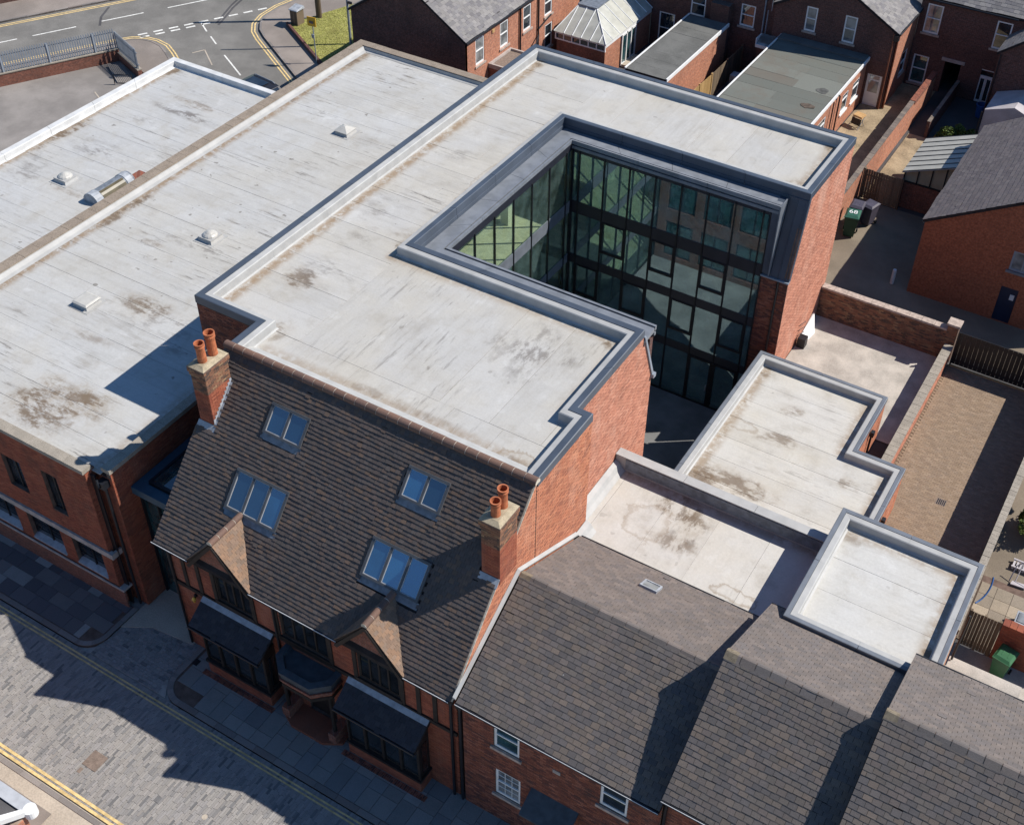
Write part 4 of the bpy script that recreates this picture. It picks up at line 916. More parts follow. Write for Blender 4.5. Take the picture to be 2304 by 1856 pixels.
wl = thing('wall_lantern', 'small gleaming brass lantern on the brick wall left of the bay roof', 'lantern', (-24.1, 17.82, 3.35))
MB().box(-24.14, -24.06, 17.8, 17.9, 3.3, 3.42).build('bracket', 'black', wl)
MB().lathe((-24.1, 17.74, 3.1), [(0.0, 0.0), (0.05, 0.02), (0.07, 0.14), (0.09, 0.16), (0.03, 0.26), (0.0, 0.27)], 8).build('lamp_body', 'brass', wl)

# ================================================================== TERRACED HOUSES TO THE RIGHT
def terrace(root, x0, x1, ez, ry, rz, by, bz, mat_f, mat_b, field_lim=300, wall_open=(), ey=17.58):
    prof = [(ey, ez - 0.02), (ry, rz - 0.02), (by, bz - 0.02), (by, bz - 0.2), (ry, rz - 0.25), (ey, ez - 0.18)]
    MB().prism([(x0, y, z) for y, z in reversed(prof)], (x1 - x0, 0, 0)).build('roof_deck', 'deck', root)
    bf = Field(root, 'brick', 'brick_courses', 'brick_brown', 300)
    wall(root, FY(17.84), x0 + 0.02, x1 - 0.01, 0, ez - 0.1, 'front_wall', 'mortar_dark', 0.2, wall_open, field=bf)
    MB().prism([(x0 + 0.01, ey + 0.3, 0), (x0 + 0.01, ey + 0.3, ez - 0.1), (x0 + 0.01, ry, rz - 0.12), (x0 + 0.01, by - 0.1, bz - 0.12), (x0 + 0.01, by - 0.1, 0)][::-1], (0.15, 0, 0)).build('party_wall', 'mortar_dark', root)
    MB().box(x0, x1, by - 0.25, by - 0.05, 0, bz - 0.1).build('back_wall', 'far_dark', root)
    MB().box(x0 + 0.2, x1, 18.2, 18.3, 0, ez - 0.1).build('inner_wall', 'mortar_dark', root)
    f = Field(root, 'roof_slate', 'roof_slate_courses', mat_f, field_lim)
    s = Vector((0, ry - ey, rz - ez)); tiles(f, (x0, ey - 0.04, ez - 0.02), (1, 0, 0), s, x1 - x0, s.length, 0.176, 0.262, 0.014, jit=0.003, side=0.011)
    fb = Field(root, 'roof_slate', 'back_slate_courses', mat_b, 200)
    s = Vector((0, ry - by, rz - bz)); tiles(fb, (x1, by + 0.03, bz - 0.02), (-1, 0, 0), s, x1 - x0, s.length, 0.165, 0.25, 0.010, jit=0.003, side=0.010)
    ridge_run(root, (x0, ry, rz + 0.02), (x1, ry, rz + 0.02), 0.19, 0.45, 'ridge_grey', 'mortar_dark', flat=True)
    ridge_run(root, (x0 - 0.03, ry, rz + 0.035), (x0 + 0.36, ry, rz + 0.03), 0.185, 0.5, 'lichen_mortar', 'mortar_dark', 'ridge_end', flat=True)
    MB().tube((x0, ey - 0.07, ez - 0.06), (x1, ey - 0.07, ez - 0.06), 0.06).build('gutter', 'black', root)
    MB().tube((x0, ey - 0.125, ez - 0.01), (x1, ey - 0.125, ez - 0.01), 0.011, n=5).build('gutter_rim_glint', 'steel_trim', root)  # pale tube stands in for sunlight on the rim
    MB().tube((x0, by + 0.08, bz - 0.07), (x1, by + 0.08, bz - 0.07), 0.055).build('gutter', 'black', root)
T1 = thing('terraced_house', 'lowest slate-roofed terraced house, against the orange gable, with white sash windows', 'house', (-9.3, 17.9, 0), 'terraced houses along the street')
O1 = [(-11.55, -10.62, 4.22, 5.55), (-11.5, -10.56, 1.55, 2.97), (-7.80, -6.88, 4.2, 5.5), (-9.75, -8.85, 0.1, 2.1)]
terrace(T1, -12.72, -5.80, 6.02, 21.36, 8.18, 25.2, 6.22, 'slate', 'slate_warm', wall_open=O1)
for o, st, pn in ((O1[0], 'sash', 'pane_teal'), (O1[1], 'georgian', 'pane_curtain'), (O1[2], 'sash', 'pane')): sash(T1, FY(17.84), *o, style=st, pane=pn, rec=0.03)
MB().fbox(FY(17.84), -9.75, -8.85, 0.1, 2.1, -0.1, -0.05).build('door', 'white', T1)
MB().hexa([(-10.15, 17.05, 2.55), (-8.45, 17.05, 2.55), (-8.45, 17.83, 2.95), (-10.15, 17.83, 2.95), (-10.15, 17.05, 2.62), (-8.45, 17.05, 2.62), (-8.45, 17.83, 3.05), (-10.15, 17.83, 3.05)]).build('door_canopy', 'lead_dark', T1)
MB().fbox(FY(17.84), -9.42, -9.16, 4.58, 4.74, 0, 0.03).build('wall_plaque', 'band', T1)
MB().hexa([(-12.88, 17.6, 6.02), (-12.77, 17.6, 6.02), (-12.77, 21.36, 8.22), (-12.88, 21.36, 8.22), (-12.88, 17.6, 6.1), (-12.77, 17.6, 6.06), (-12.77, 21.36, 8.26), (-12.88, 21.36, 8.32)]).build('lead_flashing_or_shade', 'white_trim', T1)
MB().hexa([(-12.88, 21.36, 8.22), (-12.77, 21.36, 8.22), (-12.77, 25.2, 6.24), (-12.88, 25.2, 6.24), (-12.88, 21.36, 8.32), (-12.77, 21.36, 8.26), (-12.77, 25.2, 6.30), (-12.88, 25.2, 6.36)]).build('lead_flashing_or_shade', 'white_trim', T1)
s1 = Vector((0, 25.2 - 21.36, 6.22 - 8.18)).normalized(); sn1 = Vector((0, -s1.z, s1.y))
Fs = (Vector((-9.75, 23.75, 8.18 - 2.39 * (1.96 / 3.84))), Vector((1, 0, 0)), s1, sn1)
rl = MB().fbox(Fs, 0, 0.62, 0, 0.06, 0, 0.1).fbox(Fs, 0, 0.62, 0.5, 0.56, 0, 0.1).fbox(Fs, 0, 0.06, 0.06, 0.5, 0, 0.1).fbox(Fs, 0.56, 0.62, 0.06, 0.5, 0, 0.1).build('roof_window', 'lead', T1)
MB().fbox(Fs, 0.06, 0.56, 0.06, 0.5, 0.03, 0.07).build('pane', 'pane_curtain', rl)
T2 = thing('terraced_house', 'middle slate-roofed terraced house, stepped above its left neighbour', 'house', (-3.5, 17.9, 0), 'terraced houses along the street')
terrace(T2, -5.78, -1.22, 6.74, 21.2, 9.32, 25.2, 7.13, 'slate', 'slate_warm')
MB().tube((-5.70, 17.78, 0), (-5.70, 17.78, 6.6), 0.05).build('downpipe', 'black', T2)
T3 = thing('terraced_house', 'highest slate-roofed terraced house at the right end of the street row', 'house', (1.5, 17.9, 0), 'terraced houses along the street')
terrace(T3, -1.20, 5.0, 7.42, 21.2, 9.93, 25.2, 7.75, 'slate', 'slate_warm')

# ================================================================== BRICK HALL WITH STONE PARAPETS (LEFT)
HL = thing('brick_hall', 'red brick hall with stained pale flat roof and stone parapets left of the tiled building', 'building', (-34, 18, 0))
hbf = Field(HL, 'brick', 'brick_courses', 'brick_red')
HO = [(-33.2, -32.2, 4.05, 5.70), (-31.0, -30.2, 3.95, 5.98), (-35.6, -34.6, 4.05, 5.7), (-32.95, -31.15, 1.30, 2.78), (-30.52, -28.95, 1.30, 2.78), (-35.4, -33.6, 1.30, 2.78)]
F = FY(17.85)
wall(HL, F, -40.4, -28.42, 0, 7.18, 'front_wall', 'mortar_dark', 0.2, HO, field=hbf, skip=[(-40.4, -36.5, 0, 7.2), (-40.4, -28.4, 2.76, 3.07)])
MB().box(-40.4, -28.2, 17.79, 17.86, 0, 0.95).build('plinth', 'far_red', HL)
for k in range(10): MB().box(-38.6 + k * 1.03, -38.6 + k * 1.03 + 1.02, 17.77, 17.95, 2.78, 3.05).build('band_stone', 'band', HL)
MB().box(-28.30, -28.20, 17.77, 18.25, 2.78, 3.05).build('band_stone', 'band', HL)
MB().box(-40.4, -28.16, 17.76, 17.80, 0.95, 1.06).box(-28.42, -28.16, 17.801, 18.2, 0.95, 1.06).build('plinth_sill', 'band', HL)
for o in HO[:3]: sash(HL, F, *o, mat='black', pane='pane', sill=None, style=2, rec=0.14, fw=0.05)
for o in HO[3:]:
    w = sash(HL, F, *o, mat='black', pane='pane', sill=None, style=2, rec=0.16, fw=0.05)
    MB().hexa([(o[0], 17.80, o[2] - 0.10), (o[1], 17.80, o[2] - 0.10), (o[1], 18.08, o[2] + 0.02), (o[0], 18.08, o[2] + 0.02), (o[0], 17.80, o[2] - 0.02), (o[1], 17.80, o[2] - 0.02), (o[1], 18.08, o[2] + 0.10), (o[0], 18.08, o[2] + 0.10)]).build('sloping_sill', 'lead', w)
    f = MB()
    for k in (1, 2, 3): f.fbox(F, o[0] + 0.05, o[1] - 0.05, o[2] + (o[3] - o[2]) * k / 4 - 0.012, o[2] + (o[3] - o[2]) * k / 4 + 0.012, -0.2, -0.165)
    f.build('glazing_bar', 'black', w)
wall(HL, FX(-28.42), 17.85, 18.3, 0, 7.18, 'return_wall', 'mortar_warm', 0.2, field=hbf)
wall(HL, FY(18.3), -28.42, -27.65, 0, 6.9, 'recess_wall', 'mortar_dark', 0.15, field=hbf)
hsf = Field(HL, 'brick', 'side_brick_courses', 'brick_red', 100)
wall(HL, FX(-27.65), 18.3, 23.8, 0, 7.18, 'side_wall', 'mortar_dark', 0.2, field=hsf)
MB().box(-40.38, -27.98, 18.45, 49.5, -1, 7.05).build('body', 'far_dark', HL)
MB().box(-40.4, -28.2, 18.05, 18.10, 0, 7.0).build('inner_wall', 'black', HL)
def stones(parent, x0, x1, y0, y1, z0, z1, along, L, mat='stone', name='coping_stone'):
    a, b = (x0, x1) if along == 'x' else (y0, y1); n = max(1, round((b - a) / L)); w = (b - a) / n
    for k in range(n):
        p, q = a + w * k + 0.006, a + w * (k + 1) - 0.006; d = random.uniform(-0.006, 0.006)
        (MB().box(p, q, y0, y1, z0, z1 + d) if along == 'x' else MB().box(x0, x1, p, q, z0, z1 + d)).build(name, mat, parent)
stones(HL, -40.4, -28.38, 17.76, 18.16, 7.18, 7.36, 'x', 0.95)
stones(HL, -28.0, -27.6, 18.25, 23.8, 7.18, 7.36, 'y', 0.95)
stones(HL, -40.42, -39.9, 18.2, 49.06, 7.2, 7.37, 'y', 0.82, 'stone_warm')
stones(HL, -40.42, -28.0, 49.08, 49.58, 7.2, 7.36, 'x', 0.9, 'stone_warm')
MB().box(-40.38, -39.92, 18.2, 49.5, 6.9, 7.2).box(-39.92, -28, 49.1, 49.5, 6.9, 7.2).build('parapet_core', 'far_dark', HL)
MB().prism([(-39.92, 18.3, 7.08), (-39.55, 18.3, 7.11), (-39.72, 18.3, 7.16), (-39.84, 18.3, 7.30), (-39.92, 18.3, 7.30)][::-1], (0, 30.8, 0)).build('upstand', 'white_trim', HL)
MB().prism([(-39.9, 49.1, 7.08), (-39.9, 48.85, 7.11), (-39.9, 49.02, 7.16), (-39.9, 49.05, 7.30), (-39.9, 49.1, 7.30)], (11.9, 0, 0)).build('upstand', 'white_trim', HL)
sheets(HL, -39.7, -28.0, 18.16, 49.05, 7.1, M['mem_hall'], 'x', 1.12, 9.0)
MB().path([(-28.05, 18.0, 6.95), (-27.95, 17.95, 6.7), (-27.9, 18.15, 6.5), (-27.9, 18.15, 0.1)], 0.055, 8).box(-28.08, -27.76, 17.98, 18.28, 6.55, 6.85).build('downpipe', 'black', HL)
def dome(parent, x, y, z, kind='dome'):
    d = MB().hexa([(x - .41, y - .41, z), (x + .41, y - .41, z), (x + .41, y + .41, z), (x - .41, y + .41, z), (x - .34, y - .34, z + .17), (x + .34, y - .34, z + .17), (x + .34, y + .34, z + .17), (x - .34, y + .34, z + .17)]).box(x - .37, x + .37, y - .37, y + .37, z + .14, z + .20).build('roof_light', 'white_trim', parent)
    MB().box(x - .54, x + .54, y - .54, y + .54, z + 0.004, z + 0.016).build('flashing', 'white_trim', d)
    m = MB()
    if kind == 'dome': m.lathe((x, y, z + .20), [(.34, 0), (.32, .05), (.26, .10), (.20, .13), (.14, .17), (.07, .20), (0, .205)], 12)
    elif kind == 'pyramid': m.hexa([(x - .4, y - .4, z + .20), (x + .4, y - .4, z + .20), (x + .4, y + .4, z + .20), (x - .4, y + .4, z + .20), (x - .05, y - .05, z + .38), (x + .05, y - .05, z + .38), (x + .05, y + .05, z + .38), (x - .05, y + .05, z + .38)])
    else: m.hexa([(x - .42, y - .42, z + .20), (x + .42, y - .42, z + .20), (x + .42, y + .42, z + .20), (x - .42, y + .42, z + .20), (x - .34, y - .34, z + .25), (x + .34, y - .34, z + .25), (x + .34, y + .34, z + .25), (x - .34, y + .34, z + .25)])
    m.build('dome', 'opal', d)
dome(HL, -34.55, 31.0, 7.1); dome(HL, -35.2, 41.4, 7.1, 'pyramid'); dome(HL, -35.6, 24.85, 7.1, 'flat')
# flat-roofed building further left
LB = thing('flat_roofed_building', 'far left flat-roofed building with a bright white roof edge beside the car park', 'building', (-44, 31, 0))
MB().box(-47.44, -40.44, 19.0, 42.35, -1, 7.0).build('body', 'far_red', LB)
sheets(LB, -47.05, -40.44, 19.2, 42.0, 7.1, M['mem_left'], 'x', 1.12, 9.0)
for mb in sweep([(-40.44, 42.42), (-47.46, 42.42), (-47.46, 19.0), (-40.44, 19.0)], [(0, 6.95), (0, 7.38), (0.03, 7.40), (0.34, 7.39), (0.36, 7.36), (0.36, 7.12), (0.62, 7.085), (0.3, 6.95)], False, 3.0): mb.build('roof_edge_trim', 'white_edge', LB)
dome(LB, -43.4, 31.0, 7.1)
bs = MB(); seg = [(math.cos(R(t)) * 0.46, math.sin(R(t)) * 0.46) for t in range(0, 181, 20)]
bs.prism([(-40.93 + c, 30.35, 7.12 + s_) for c, s_ in seg][::-1], (0, 2.2, 0)); bl = bs.build('barrel_skylight', 'lead_grey', LB)
MB().prism([(-40.93 + c * 1.06, 30.2, 7.12 + s_ * 1.06) for c, s_ in seg][::-1], (0, 0.4, 0)).build('end_cap', 'lead', bl)
MB().prism([(-40.93 + c * 1.06, 32.1, 7.12 + s_ * 1.06) for c, s_ in seg][::-1], (0, 0.35, 0)).build('end_cap', 'lead', bl)
MB().prism([(-40.93 + math.cos(R(t)) * 0.475, 30.62, 7.12 + math.sin(R(t)) * 0.475) for t in (15, 25, 40, 55, 70)][::-1], (0, 1.4, 0)).build('algae_panel', 'ochre', bl)
MB().box(-40.9, -40.46, 32.5, 33.2, 7.1, 7.32).build('brick_pad', 'far_red', bl)

# ================================================================== MODERN U-SHAPED BUILDING
UB = thing('modern_building', 'modern U-shaped flat-roofed building with anthracite roof edges around a glazed courtyard', 'building', (-20, 35, 0))
RZU = 10.85
OUT = [(-12.88, 22.50), (-12.88, 25.95), (-13.42, 25.95), (-13.42, 30.65), (-23.20, 30.65), (-23.20, 42.0), (-11.72, 42.0), (-11.72, 47.36), (-27.95, 47.36), (-27.95, 23.83), (-25.12, 23.83), (-25.12, 22.50)]
ROOFS = [(-27.55, -23.55, 24.2, 47.0, 'x'), (-23.545, -12.1, 42.25, 47.0, 'y'), (-23.545, -13.8, 24.2, 30.3, 'y'), (-24.72, -13.28, 22.55, 24.195, 'y'), (-13.795, -13.28, 24.2, 25.55, 'y')]
sheets(UB, *ROOFS[0][:4], RZU, M['mem_ux'], 'x', 1.35, 5.0, dz=0.006)
for r in ROOFS[1:]: sheets(UB, *r[:4], RZU, M['mem_u'], 'y', 1.95, 20.0, dz=0.006)
ED = [(0, 10.98), (0, 11.30), (0.03, 11.315), (0.25, 11.30), (0.255, 10.98)]
for mb in sweep(OUT, ED, False, 3.0): mb.build('roof_edge_trim', 'trim', UB)
for mb in sweep(OUT, [(0.258, 10.8), (0.258, 11.275), (0.45, 11.25), (0.48, 11.22), (0.48, 10.90), (0.54, 10.862), (0.54, 10.8)], False, 3.5, 0.004): mb.build('upstand', 'white_trim', UB)
MB().prism([(-25.1, 22.50, 10.8), (-25.1, 23.15, 10.86), (-25.1, 22.62, 11.20), (-25.1, 22.50, 11.24)][::-1], (12.2, 0, 0)).build('ridge_upstand', 'white_trim', UB)
ubf = Field(UB, 'brick', 'brick_courses', 'brick_pink', 300)
uof = Field(UB, 'brick', 'orange_brick_courses', 'brick_orange', 100)
udf = Field(UB, 'brick', 'dark_brick_courses', 'brick_brown', 100)
wall(UB, FX(-12.9), 22.46, 25.93, 3.0, 10.98, 'east_wall', 'mortar_warm', 0.2, field=uof, g=0.015, skip=[(22, 25.3, 0, 5.9)])
wall(UB, FX(-13.44), 25.93, 31.62, 0, 10.98, 'east_wall', 'mortar_warm', 0.2, cuts=[(2.42, 0.97, 2.42 * 30.65 + 0.97 * 10.98)], field=ubf, g=0.015, skip=[(25.9, 29, 0, 5.9)])
wall(UB, FX(-11.74), 41.2, 47.3, -1, 10.98, 'east_wall', 'mortar_warm', 0.2, cuts=[(-3.58, 0.85, -3.58 * 42.0 + 0.85 * 10.98)], field=ubf, g=0.015)
wall(UB, FY(41.2), -12.95, -11.76, -1.0, 7.35, 'pier', 'mortar_dark', 0.3, field=udf)
wall(UB, FY(23.85), -27.93, -25.1, 6.8, 10.98, 'step_wall', 'mortar_dark', 0.2, [(-26.05, -25.45, 8.0, 9.6)], field=udf)
MB().box(-26.05, -25.45, 24.0, 24.05, 8.0, 9.6).build('window', 'pane', UB)
MB().box(-25.12, -25.06, 22.5, 23.83, 6.5, 10.98).box(-27.93, -27.85, 23.9, 47.3, 0, 10.9).box(-27.85, -11.9, 47.2, 47.32, -1, 10.9).build('outer_wall', 'far_dark', UB)
MB().box(-12.0, -11.76, 41.5, 47.2, -1, 7).build('inner_wall', 'wall_in', UB)
# slabs and rooms behind the glass
LV = [-1.0, 1.90, 4.68, 7.50, 10.45]
for i, z in enumerate(LV):
    if i < 4:
        MB().box(-27.8, -22.5, 23.95, 47.2, z - 0.25, z).box(-22.5, -13.0, 41.5, 47.2, z - 0.25, z).box(-22.5, -13.6, 23.95, 31.2, z - 0.25, z).build('floor_slab', 'floor_in', UB)
    else: MB().box(-27.8, -23.0, 23.95, 47.15, z, z + 0.3).box(-23.0, -12.0, 42.2, 47.15, z, z + 0.3).box(-23.0, -13.6, 23.95, 30.5, z, z + 0.3).build('roof_slab', 'wall_in', UB)
for z in LV[:4]:
    MB().box(-27.0, -26.9, 24.2, 47, z, z + 2.6).box(-22, -12.2, 46.4, 46.5, z, z + 2.6).box(-22, -13.7, 25.0, 25.1, z, z + 2.6).build('partition', 'wall_in', UB)
    for (x, y) in ((-24.0, 34), (-24.0, 38.5), (-24, 43.5), (-19.5, 43.2), (-16.0, 43.2)): MB().box(x - 0.2, x + 0.2, y - 0.2, y + 0.2, z, z + 2.55).build('column', 'far_red' if z > 7 and x > -20 else 'wall_in', UB)
for k in range(6): MB().box(-17.6 + k * 0.62, -17.1 + k * 0.62, 44.8, 44.86, 9.0, 9.6).build('wall_panel', 'teal_in', UB)
# curtain walls
def curtain(Fr, u0, u1, first, step, mat, side):
    top, bot = (10.40 if side == 'left' else 10.30), -1.0
    bands = [(7.22, 7.84), (4.48, 4.95), (1.72, 2.16)]
    zs = [(7.84, top), (4.95, 7.22), (2.16, 4.48), (bot + 0.08, 1.72)]
    us = [u0]; u = first
    while u < u1 - 0.25:
        if u > u0 + 0.25: us.append(u)
        u += step
    us.append(u1)
    for u in us: MB().fbox(Fr, u - 0.028, u + 0.028, bot, top + 0.1, -0.04, 0.06).build('mullion', 'black', UB)
    for b0, b1 in bands:
        for a, b in zip(us, us[1:]): MB().fbox(Fr, a + 0.036, b - 0.036, b0, b1, -0.03, 0.03).build('spandrel', 'trim_dark' if side != 'left' else 'zinc', UB)
    MB().fbox(Fr, u0, u1, top, 10.75, -0.10, 0.02).build('head_panel', 'trim_dark', UB)
    MB().fbox(Fr, u0, u1, bot, bot + 0.08, -0.05, 0.06).build('threshold', 'black', UB)
    for lv, (z0, z1) in enumerate(zs):
        for i, (a, b) in enumerate(zip(us, us[1:])):
            MB().fbox(Fr, a + 0.036, b - 0.036, z0 + 0.002, z1 - 0.002, 0.0, 0.012).build('glass_panel', mat, UB)
            if side != 'left' and lv in (1, 2) and (i + lv) % 2 == 1 and b - a > 0.8:
                f = MB(); m = z0 + (z1 - z0) * 0.30
                f.fbox(Fr, a + 0.037, b - 0.037, m - 0.06, m + 0.06, 0.013, 0.07); f.fbox(Fr, a + 0.037, a + 0.11, m + 0.06, z1, 0.013, 0.06); f.fbox(Fr, b - 0.11, b - 0.037, m + 0.06, z1, 0.013, 0.06); f.fbox(Fr, a + 0.11, b - 0.11, z1 - 0.07, z1, 0.013, 0.06)
                f.build('opening_frame', 'black', UB)
            if side == 'far' and lv == 3 and i in (len(us) - 3, len(us) - 4):
                f = MB(); f.fbox(Fr, a + 0.037, a + 0.13, z0, z1, 0.013, 0.07); f.fbox(Fr, b - 0.13, b - 0.037, z0, z1, 0.013, 0.07); f.fbox(Fr, a + 0.13, b - 0.13, z1 - 0.1, z1, 0.013, 0.07); d = f.build('glass_door', 'black', UB)
                MB().fbox(Fr, b - 0.2, b - 0.17, z0 + 0.9, z0 + 1.2, 0.02, 0.1).build('handle', 'steel_trim', d)
curtain(FY(41.2), -22.25, -12.97, -22.25 + 0.33, 1.235, M['curtain_glass'], 'far')
curtain(FX(-22.3), 31.55, 41.1, 31.55 + 0.35, 1.46, M['sun_glass'], 'left')
FN = frame((0, 31.5, 0), (-1, 0, 0), (0, 1, 0))
no = [(13.95 + 2.05 * k, 15.55 + 2.05 * k, z + 0.3, z + 2.45) for k in range(4) for z in LV[:4]]
wall(UB, FN, 13.46, 22.2, -1.0, 10.45, 'courtyard_wall', 'far_dark', 0.25, no)
for o in no: sash(UB, FN, *o, mat='black', pane='pane_teal', sill=None, style=2, rec=0.10, fw=0.06)
# metal ledges, gutters and mansard round the courtyard
def ledge(pts, name, prof, mat, sect=2.9):
    for mb in sweep(pts, prof, False, sect): mb.build(name, mat, UB)
yard = [(-13.40, 30.65), (-23.20, 30.65), (-23.20, 42.0), (-11.72, 42.0)]
ledge(yard, 'edge_fascia', [(-0.002, 10.98), (-0.002, 10.55), (-0.03, 10.55), (-0.03, 10.97)], 'trim')
yl_ = [(-13.40, 30.65), (-23.20, 30.65), (-23.20, 42.0), (-12.62, 42.0)]
for mb in sweep(yl_, [(-0.032, 10.70), (-0.032, 10.80), (-0.76, 10.88), (-0.76, 10.70)], False, 2.4): mb.build('gutter_board', 'ledge', UB)
for mb in sweep(yl_, [(-0.765, 10.70), (-0.765, 10.83), (-0.83, 10.83), (-0.83, 10.70)], False): mb.build('gutter', 'black', UB)
for mb in sweep(yl_, [(-0.832, 10.72), (-0.832, 10.90), (-0.92, 10.91), (-0.92, 10.72)], False, 3.2): mb.build('gutter_lip', 'ledge', UB)
for mb in sweep(yl_, [(-0.80, 10.50), (-0.80, 10.64), (-0.90, 10.64), (-0.90, 10.50)], False, 3.2): mb.build('gutter_trim', 'ledge', UB)
# standing-seam mansard and cheek at the right end of the far wing
ms = MB().hexa([(-12.9, 41.99, 10.98), (-11.715, 41.99, 10.98), (-11.715, 41.16, 7.36), (-12.9, 41.16, 7.36), (-12.9, 42.2, 10.98), (-11.715, 42.2, 10.98), (-11.715, 41.4, 7.36), (-12.9, 41.4, 7.36)]).build('mansard', 'trim', UB)
for x in (-12.55, -12.2, -11.85): MB().hexa([(x - .012, 41.96, 10.98), (x + .012, 41.96, 10.98), (x + .012, 41.12, 7.38), (x - .012, 41.12, 7.38), (x - .012, 42.0, 10.98), (x + .012, 42.0, 10.98), (x + .012, 41.18, 7.38), (x - .012, 41.18, 7.38)]).build('standing_seam', 'trim', ms)
MB().prism([(-12.93, 41.12, 7.5), (-12.93, 41.12, 10.85), (-12.93, 41.9, 10.85)][::-1], (0.32, 0, 0)).build('cheek', 'trim', UB)
MB().hexa([(-12.62, 41.04, 7.5), (-12.57, 41.04, 7.5), (-12.57, 41.85, 10.9), (-12.62, 41.85, 10.9), (-12.62, 41.00, 7.5), (-12.57, 41.00, 7.5), (-12.57, 41.06, 10.9), (-12.62, 41.06, 10.9)]).build('cheek_trim', 'zinc', UB)
MB().box(-12.97, -11.70, 41.08, 41.3, 7.33, 7.40).build('pier_cap', 'steel', UB)
MB().tube((-12.15, 41.12, -1), (-12.15, 41.12, 7.3), 0.05).build('downpipe', 'black', UB)
MB().hexa([(-13.46, 30.64, 10.98), (-13.38, 30.64, 10.98), (-13.38, 31.58, 8.60), (-13.46, 31.58, 8.60), (-13.46, 30.74, 10.98), (-13.38, 30.74, 10.98), (-13.38, 31.70, 8.60), (-13.46, 31.70, 8.60)]).box(-13.46, -13.30, 31.55, 31.75, 8.45, 8.62).build('verge_trim', 'steel', UB)
# glazed link between hall and tiled building
GL = thing('glazed_link', 'low flat glazed link with a deep blue metal frame squeezed between hall and tiled building', 'link roof', (-26.4, 21, 0))
o4 = [(-27.62, 18.95), (-25.24, 18.95), (-25.24, 23.8), (-27.62, 23.8)]
for mb in sweep(o4, [(0, 5.66), (0, 6.0), (0.42, 6.0), (0.42, 5.66)], True): mb.build('roof_frame', 'blue_metal', GL)
for mb in sweep(o4, [(0.45, 6.0), (0.45, 6.14), (0.56, 6.14), (0.56, 5.7), (0.45, 5.7)], True): mb.build('kerb_frame', 'black', GL)
MB().box(-27.05, -25.8, 19.52, 23.24, 6.08, 6.11).build('glass_panel', 'pane_teal', GL)
MB().box(-27.6, -25.26, 19.3, 19.4, -0.05, 5.66).build('glass_front', 'pane_teal', GL)
for x in (-27.6, -26.8, -26.05, -25.32): MB().box(x - 0.03, x + 0.04, 19.2, 19.299, -0.05, 5.66).build('mullion', 'black', GL)

# ================================================================== LOW FLAT-ROOFED BLOCKS BEHIND THE TERRACE
def flat_block(root, out, z, mat, along, rects, wallmat, trim=True, base=0.0, h=0.36, width=1.25):
    MB().prism([(p.x, p.y, base) for p in offset_poly(out, 0.05, True)], (0, 0, z - 0.5 - base)).build('walls', wallmat, root)
    for r in rects: sheets(root, *r, z - h, M[mat], along, width, 30.0)
    if trim: 
        for mb in sweep(out, [(0, z - 0.22), (0, z + 0.02), (0.02, z + 0.03), (0.16, z + 0.02), (0.165, z - 0.22)], True, 2.8): mb.build('roof_edge_trim', 'zinc_mid', root)
    for mb in sweep(out, [(0.17, z - 0.5), (0.17, z), (0.35, z - 0.015), (0.38, z - 0.04), (0.38, z - h + 0.05), (0.44, z - h + 0.012), (0.44, z - 0.5)], True, 3.0, 0.004): mb.build('upstand', 'white_trim', root)
B1 = thing('roof_block', 'L-shaped low flat-roofed block with grey trim and water stains beside the courtyard', 'building', (-9, 35, 0))
o1 = [(-12.10, 29.4), (-4.42, 29.4), (-4.42, 36.55), (-6.38, 36.55), (-6.38, 40.22), (-12.10, 40.22)]
flat_block(B1, o1, 4.2, 'mem_1', 'x', [(-11.68, -4.84, 29.82, 36.13), (-11.68, -6.80, 36.135, 39.80)], 'far_orange', base=-1.0)
MB().box(-12.14, -12.0, 40.26, 41.17, -1.0, 3.4).build('sun_block_wall', 'far_red', B1)  # added wall, blocks sun through the gap to shrink the floor patch
b1f = Field(B1, 'brick', 'brick_courses', 'brick_orange', 60)
wall(B1, FX(-6.41), 36.6, 40.15, 2.0, 3.97, 'east_wall', 'mortar_warm', 0.02, field=b1f)
wall(B1, FX(-4.45), 29.5, 36.5, 2.0, 3.97, 'east_wall', 'mortar_warm', 0.02, field=b1f)
for (x, y) in ((-6.32, 38.3), (-4.36, 33.9)): MB().tube((x, y, 2.0), (x, y, 3.7), 0.045).box(x - 0.05, x + 0.1, y - 0.1, y + 0.1, 3.6, 3.85).build('downpipe', 'black', B1)
B2 = thing('roof_block', 'middle flat roof with dark blotches, between the orange gable and the grey slate roofs', 'building', (-9, 27, 0))
MB().box(-12.86, -5.25, 25.05, 29.3, 0, 5.80).build('walls', 'far_orange', B2)
sheets(B2, -12.8, -5.2, 25.0, 29.12, 5.9, M['mem_2'], 'y', 1.9, 30.0)
MB().box(-13.42, -12.86, 25.97, 29.3, 5.0, 5.80).build('walls', 'far_orange', B2)
sheets(B2, -13.42, -12.805, 25.97, 29.12, 5.9, M['mem_2'], 'y', 0.7, 5.0)
MB().box(-13.41, -5.22, 29.12, 29.42, 5.5, 6.56).build('parapet', 'white_trim', B2)
MB().box(-13.0, -5.24, 29.085, 29.118, 6.02, 6.50).build('lead_flashing_or_shade', 'lead_grey', B2)  # dark strip paints shade onto the white parapet's inner face
stones(B2, -13.42, -5.22, 29.08, 29.46, 6.56, 6.60, 'x', 3.0, 'white_trim', 'coping')
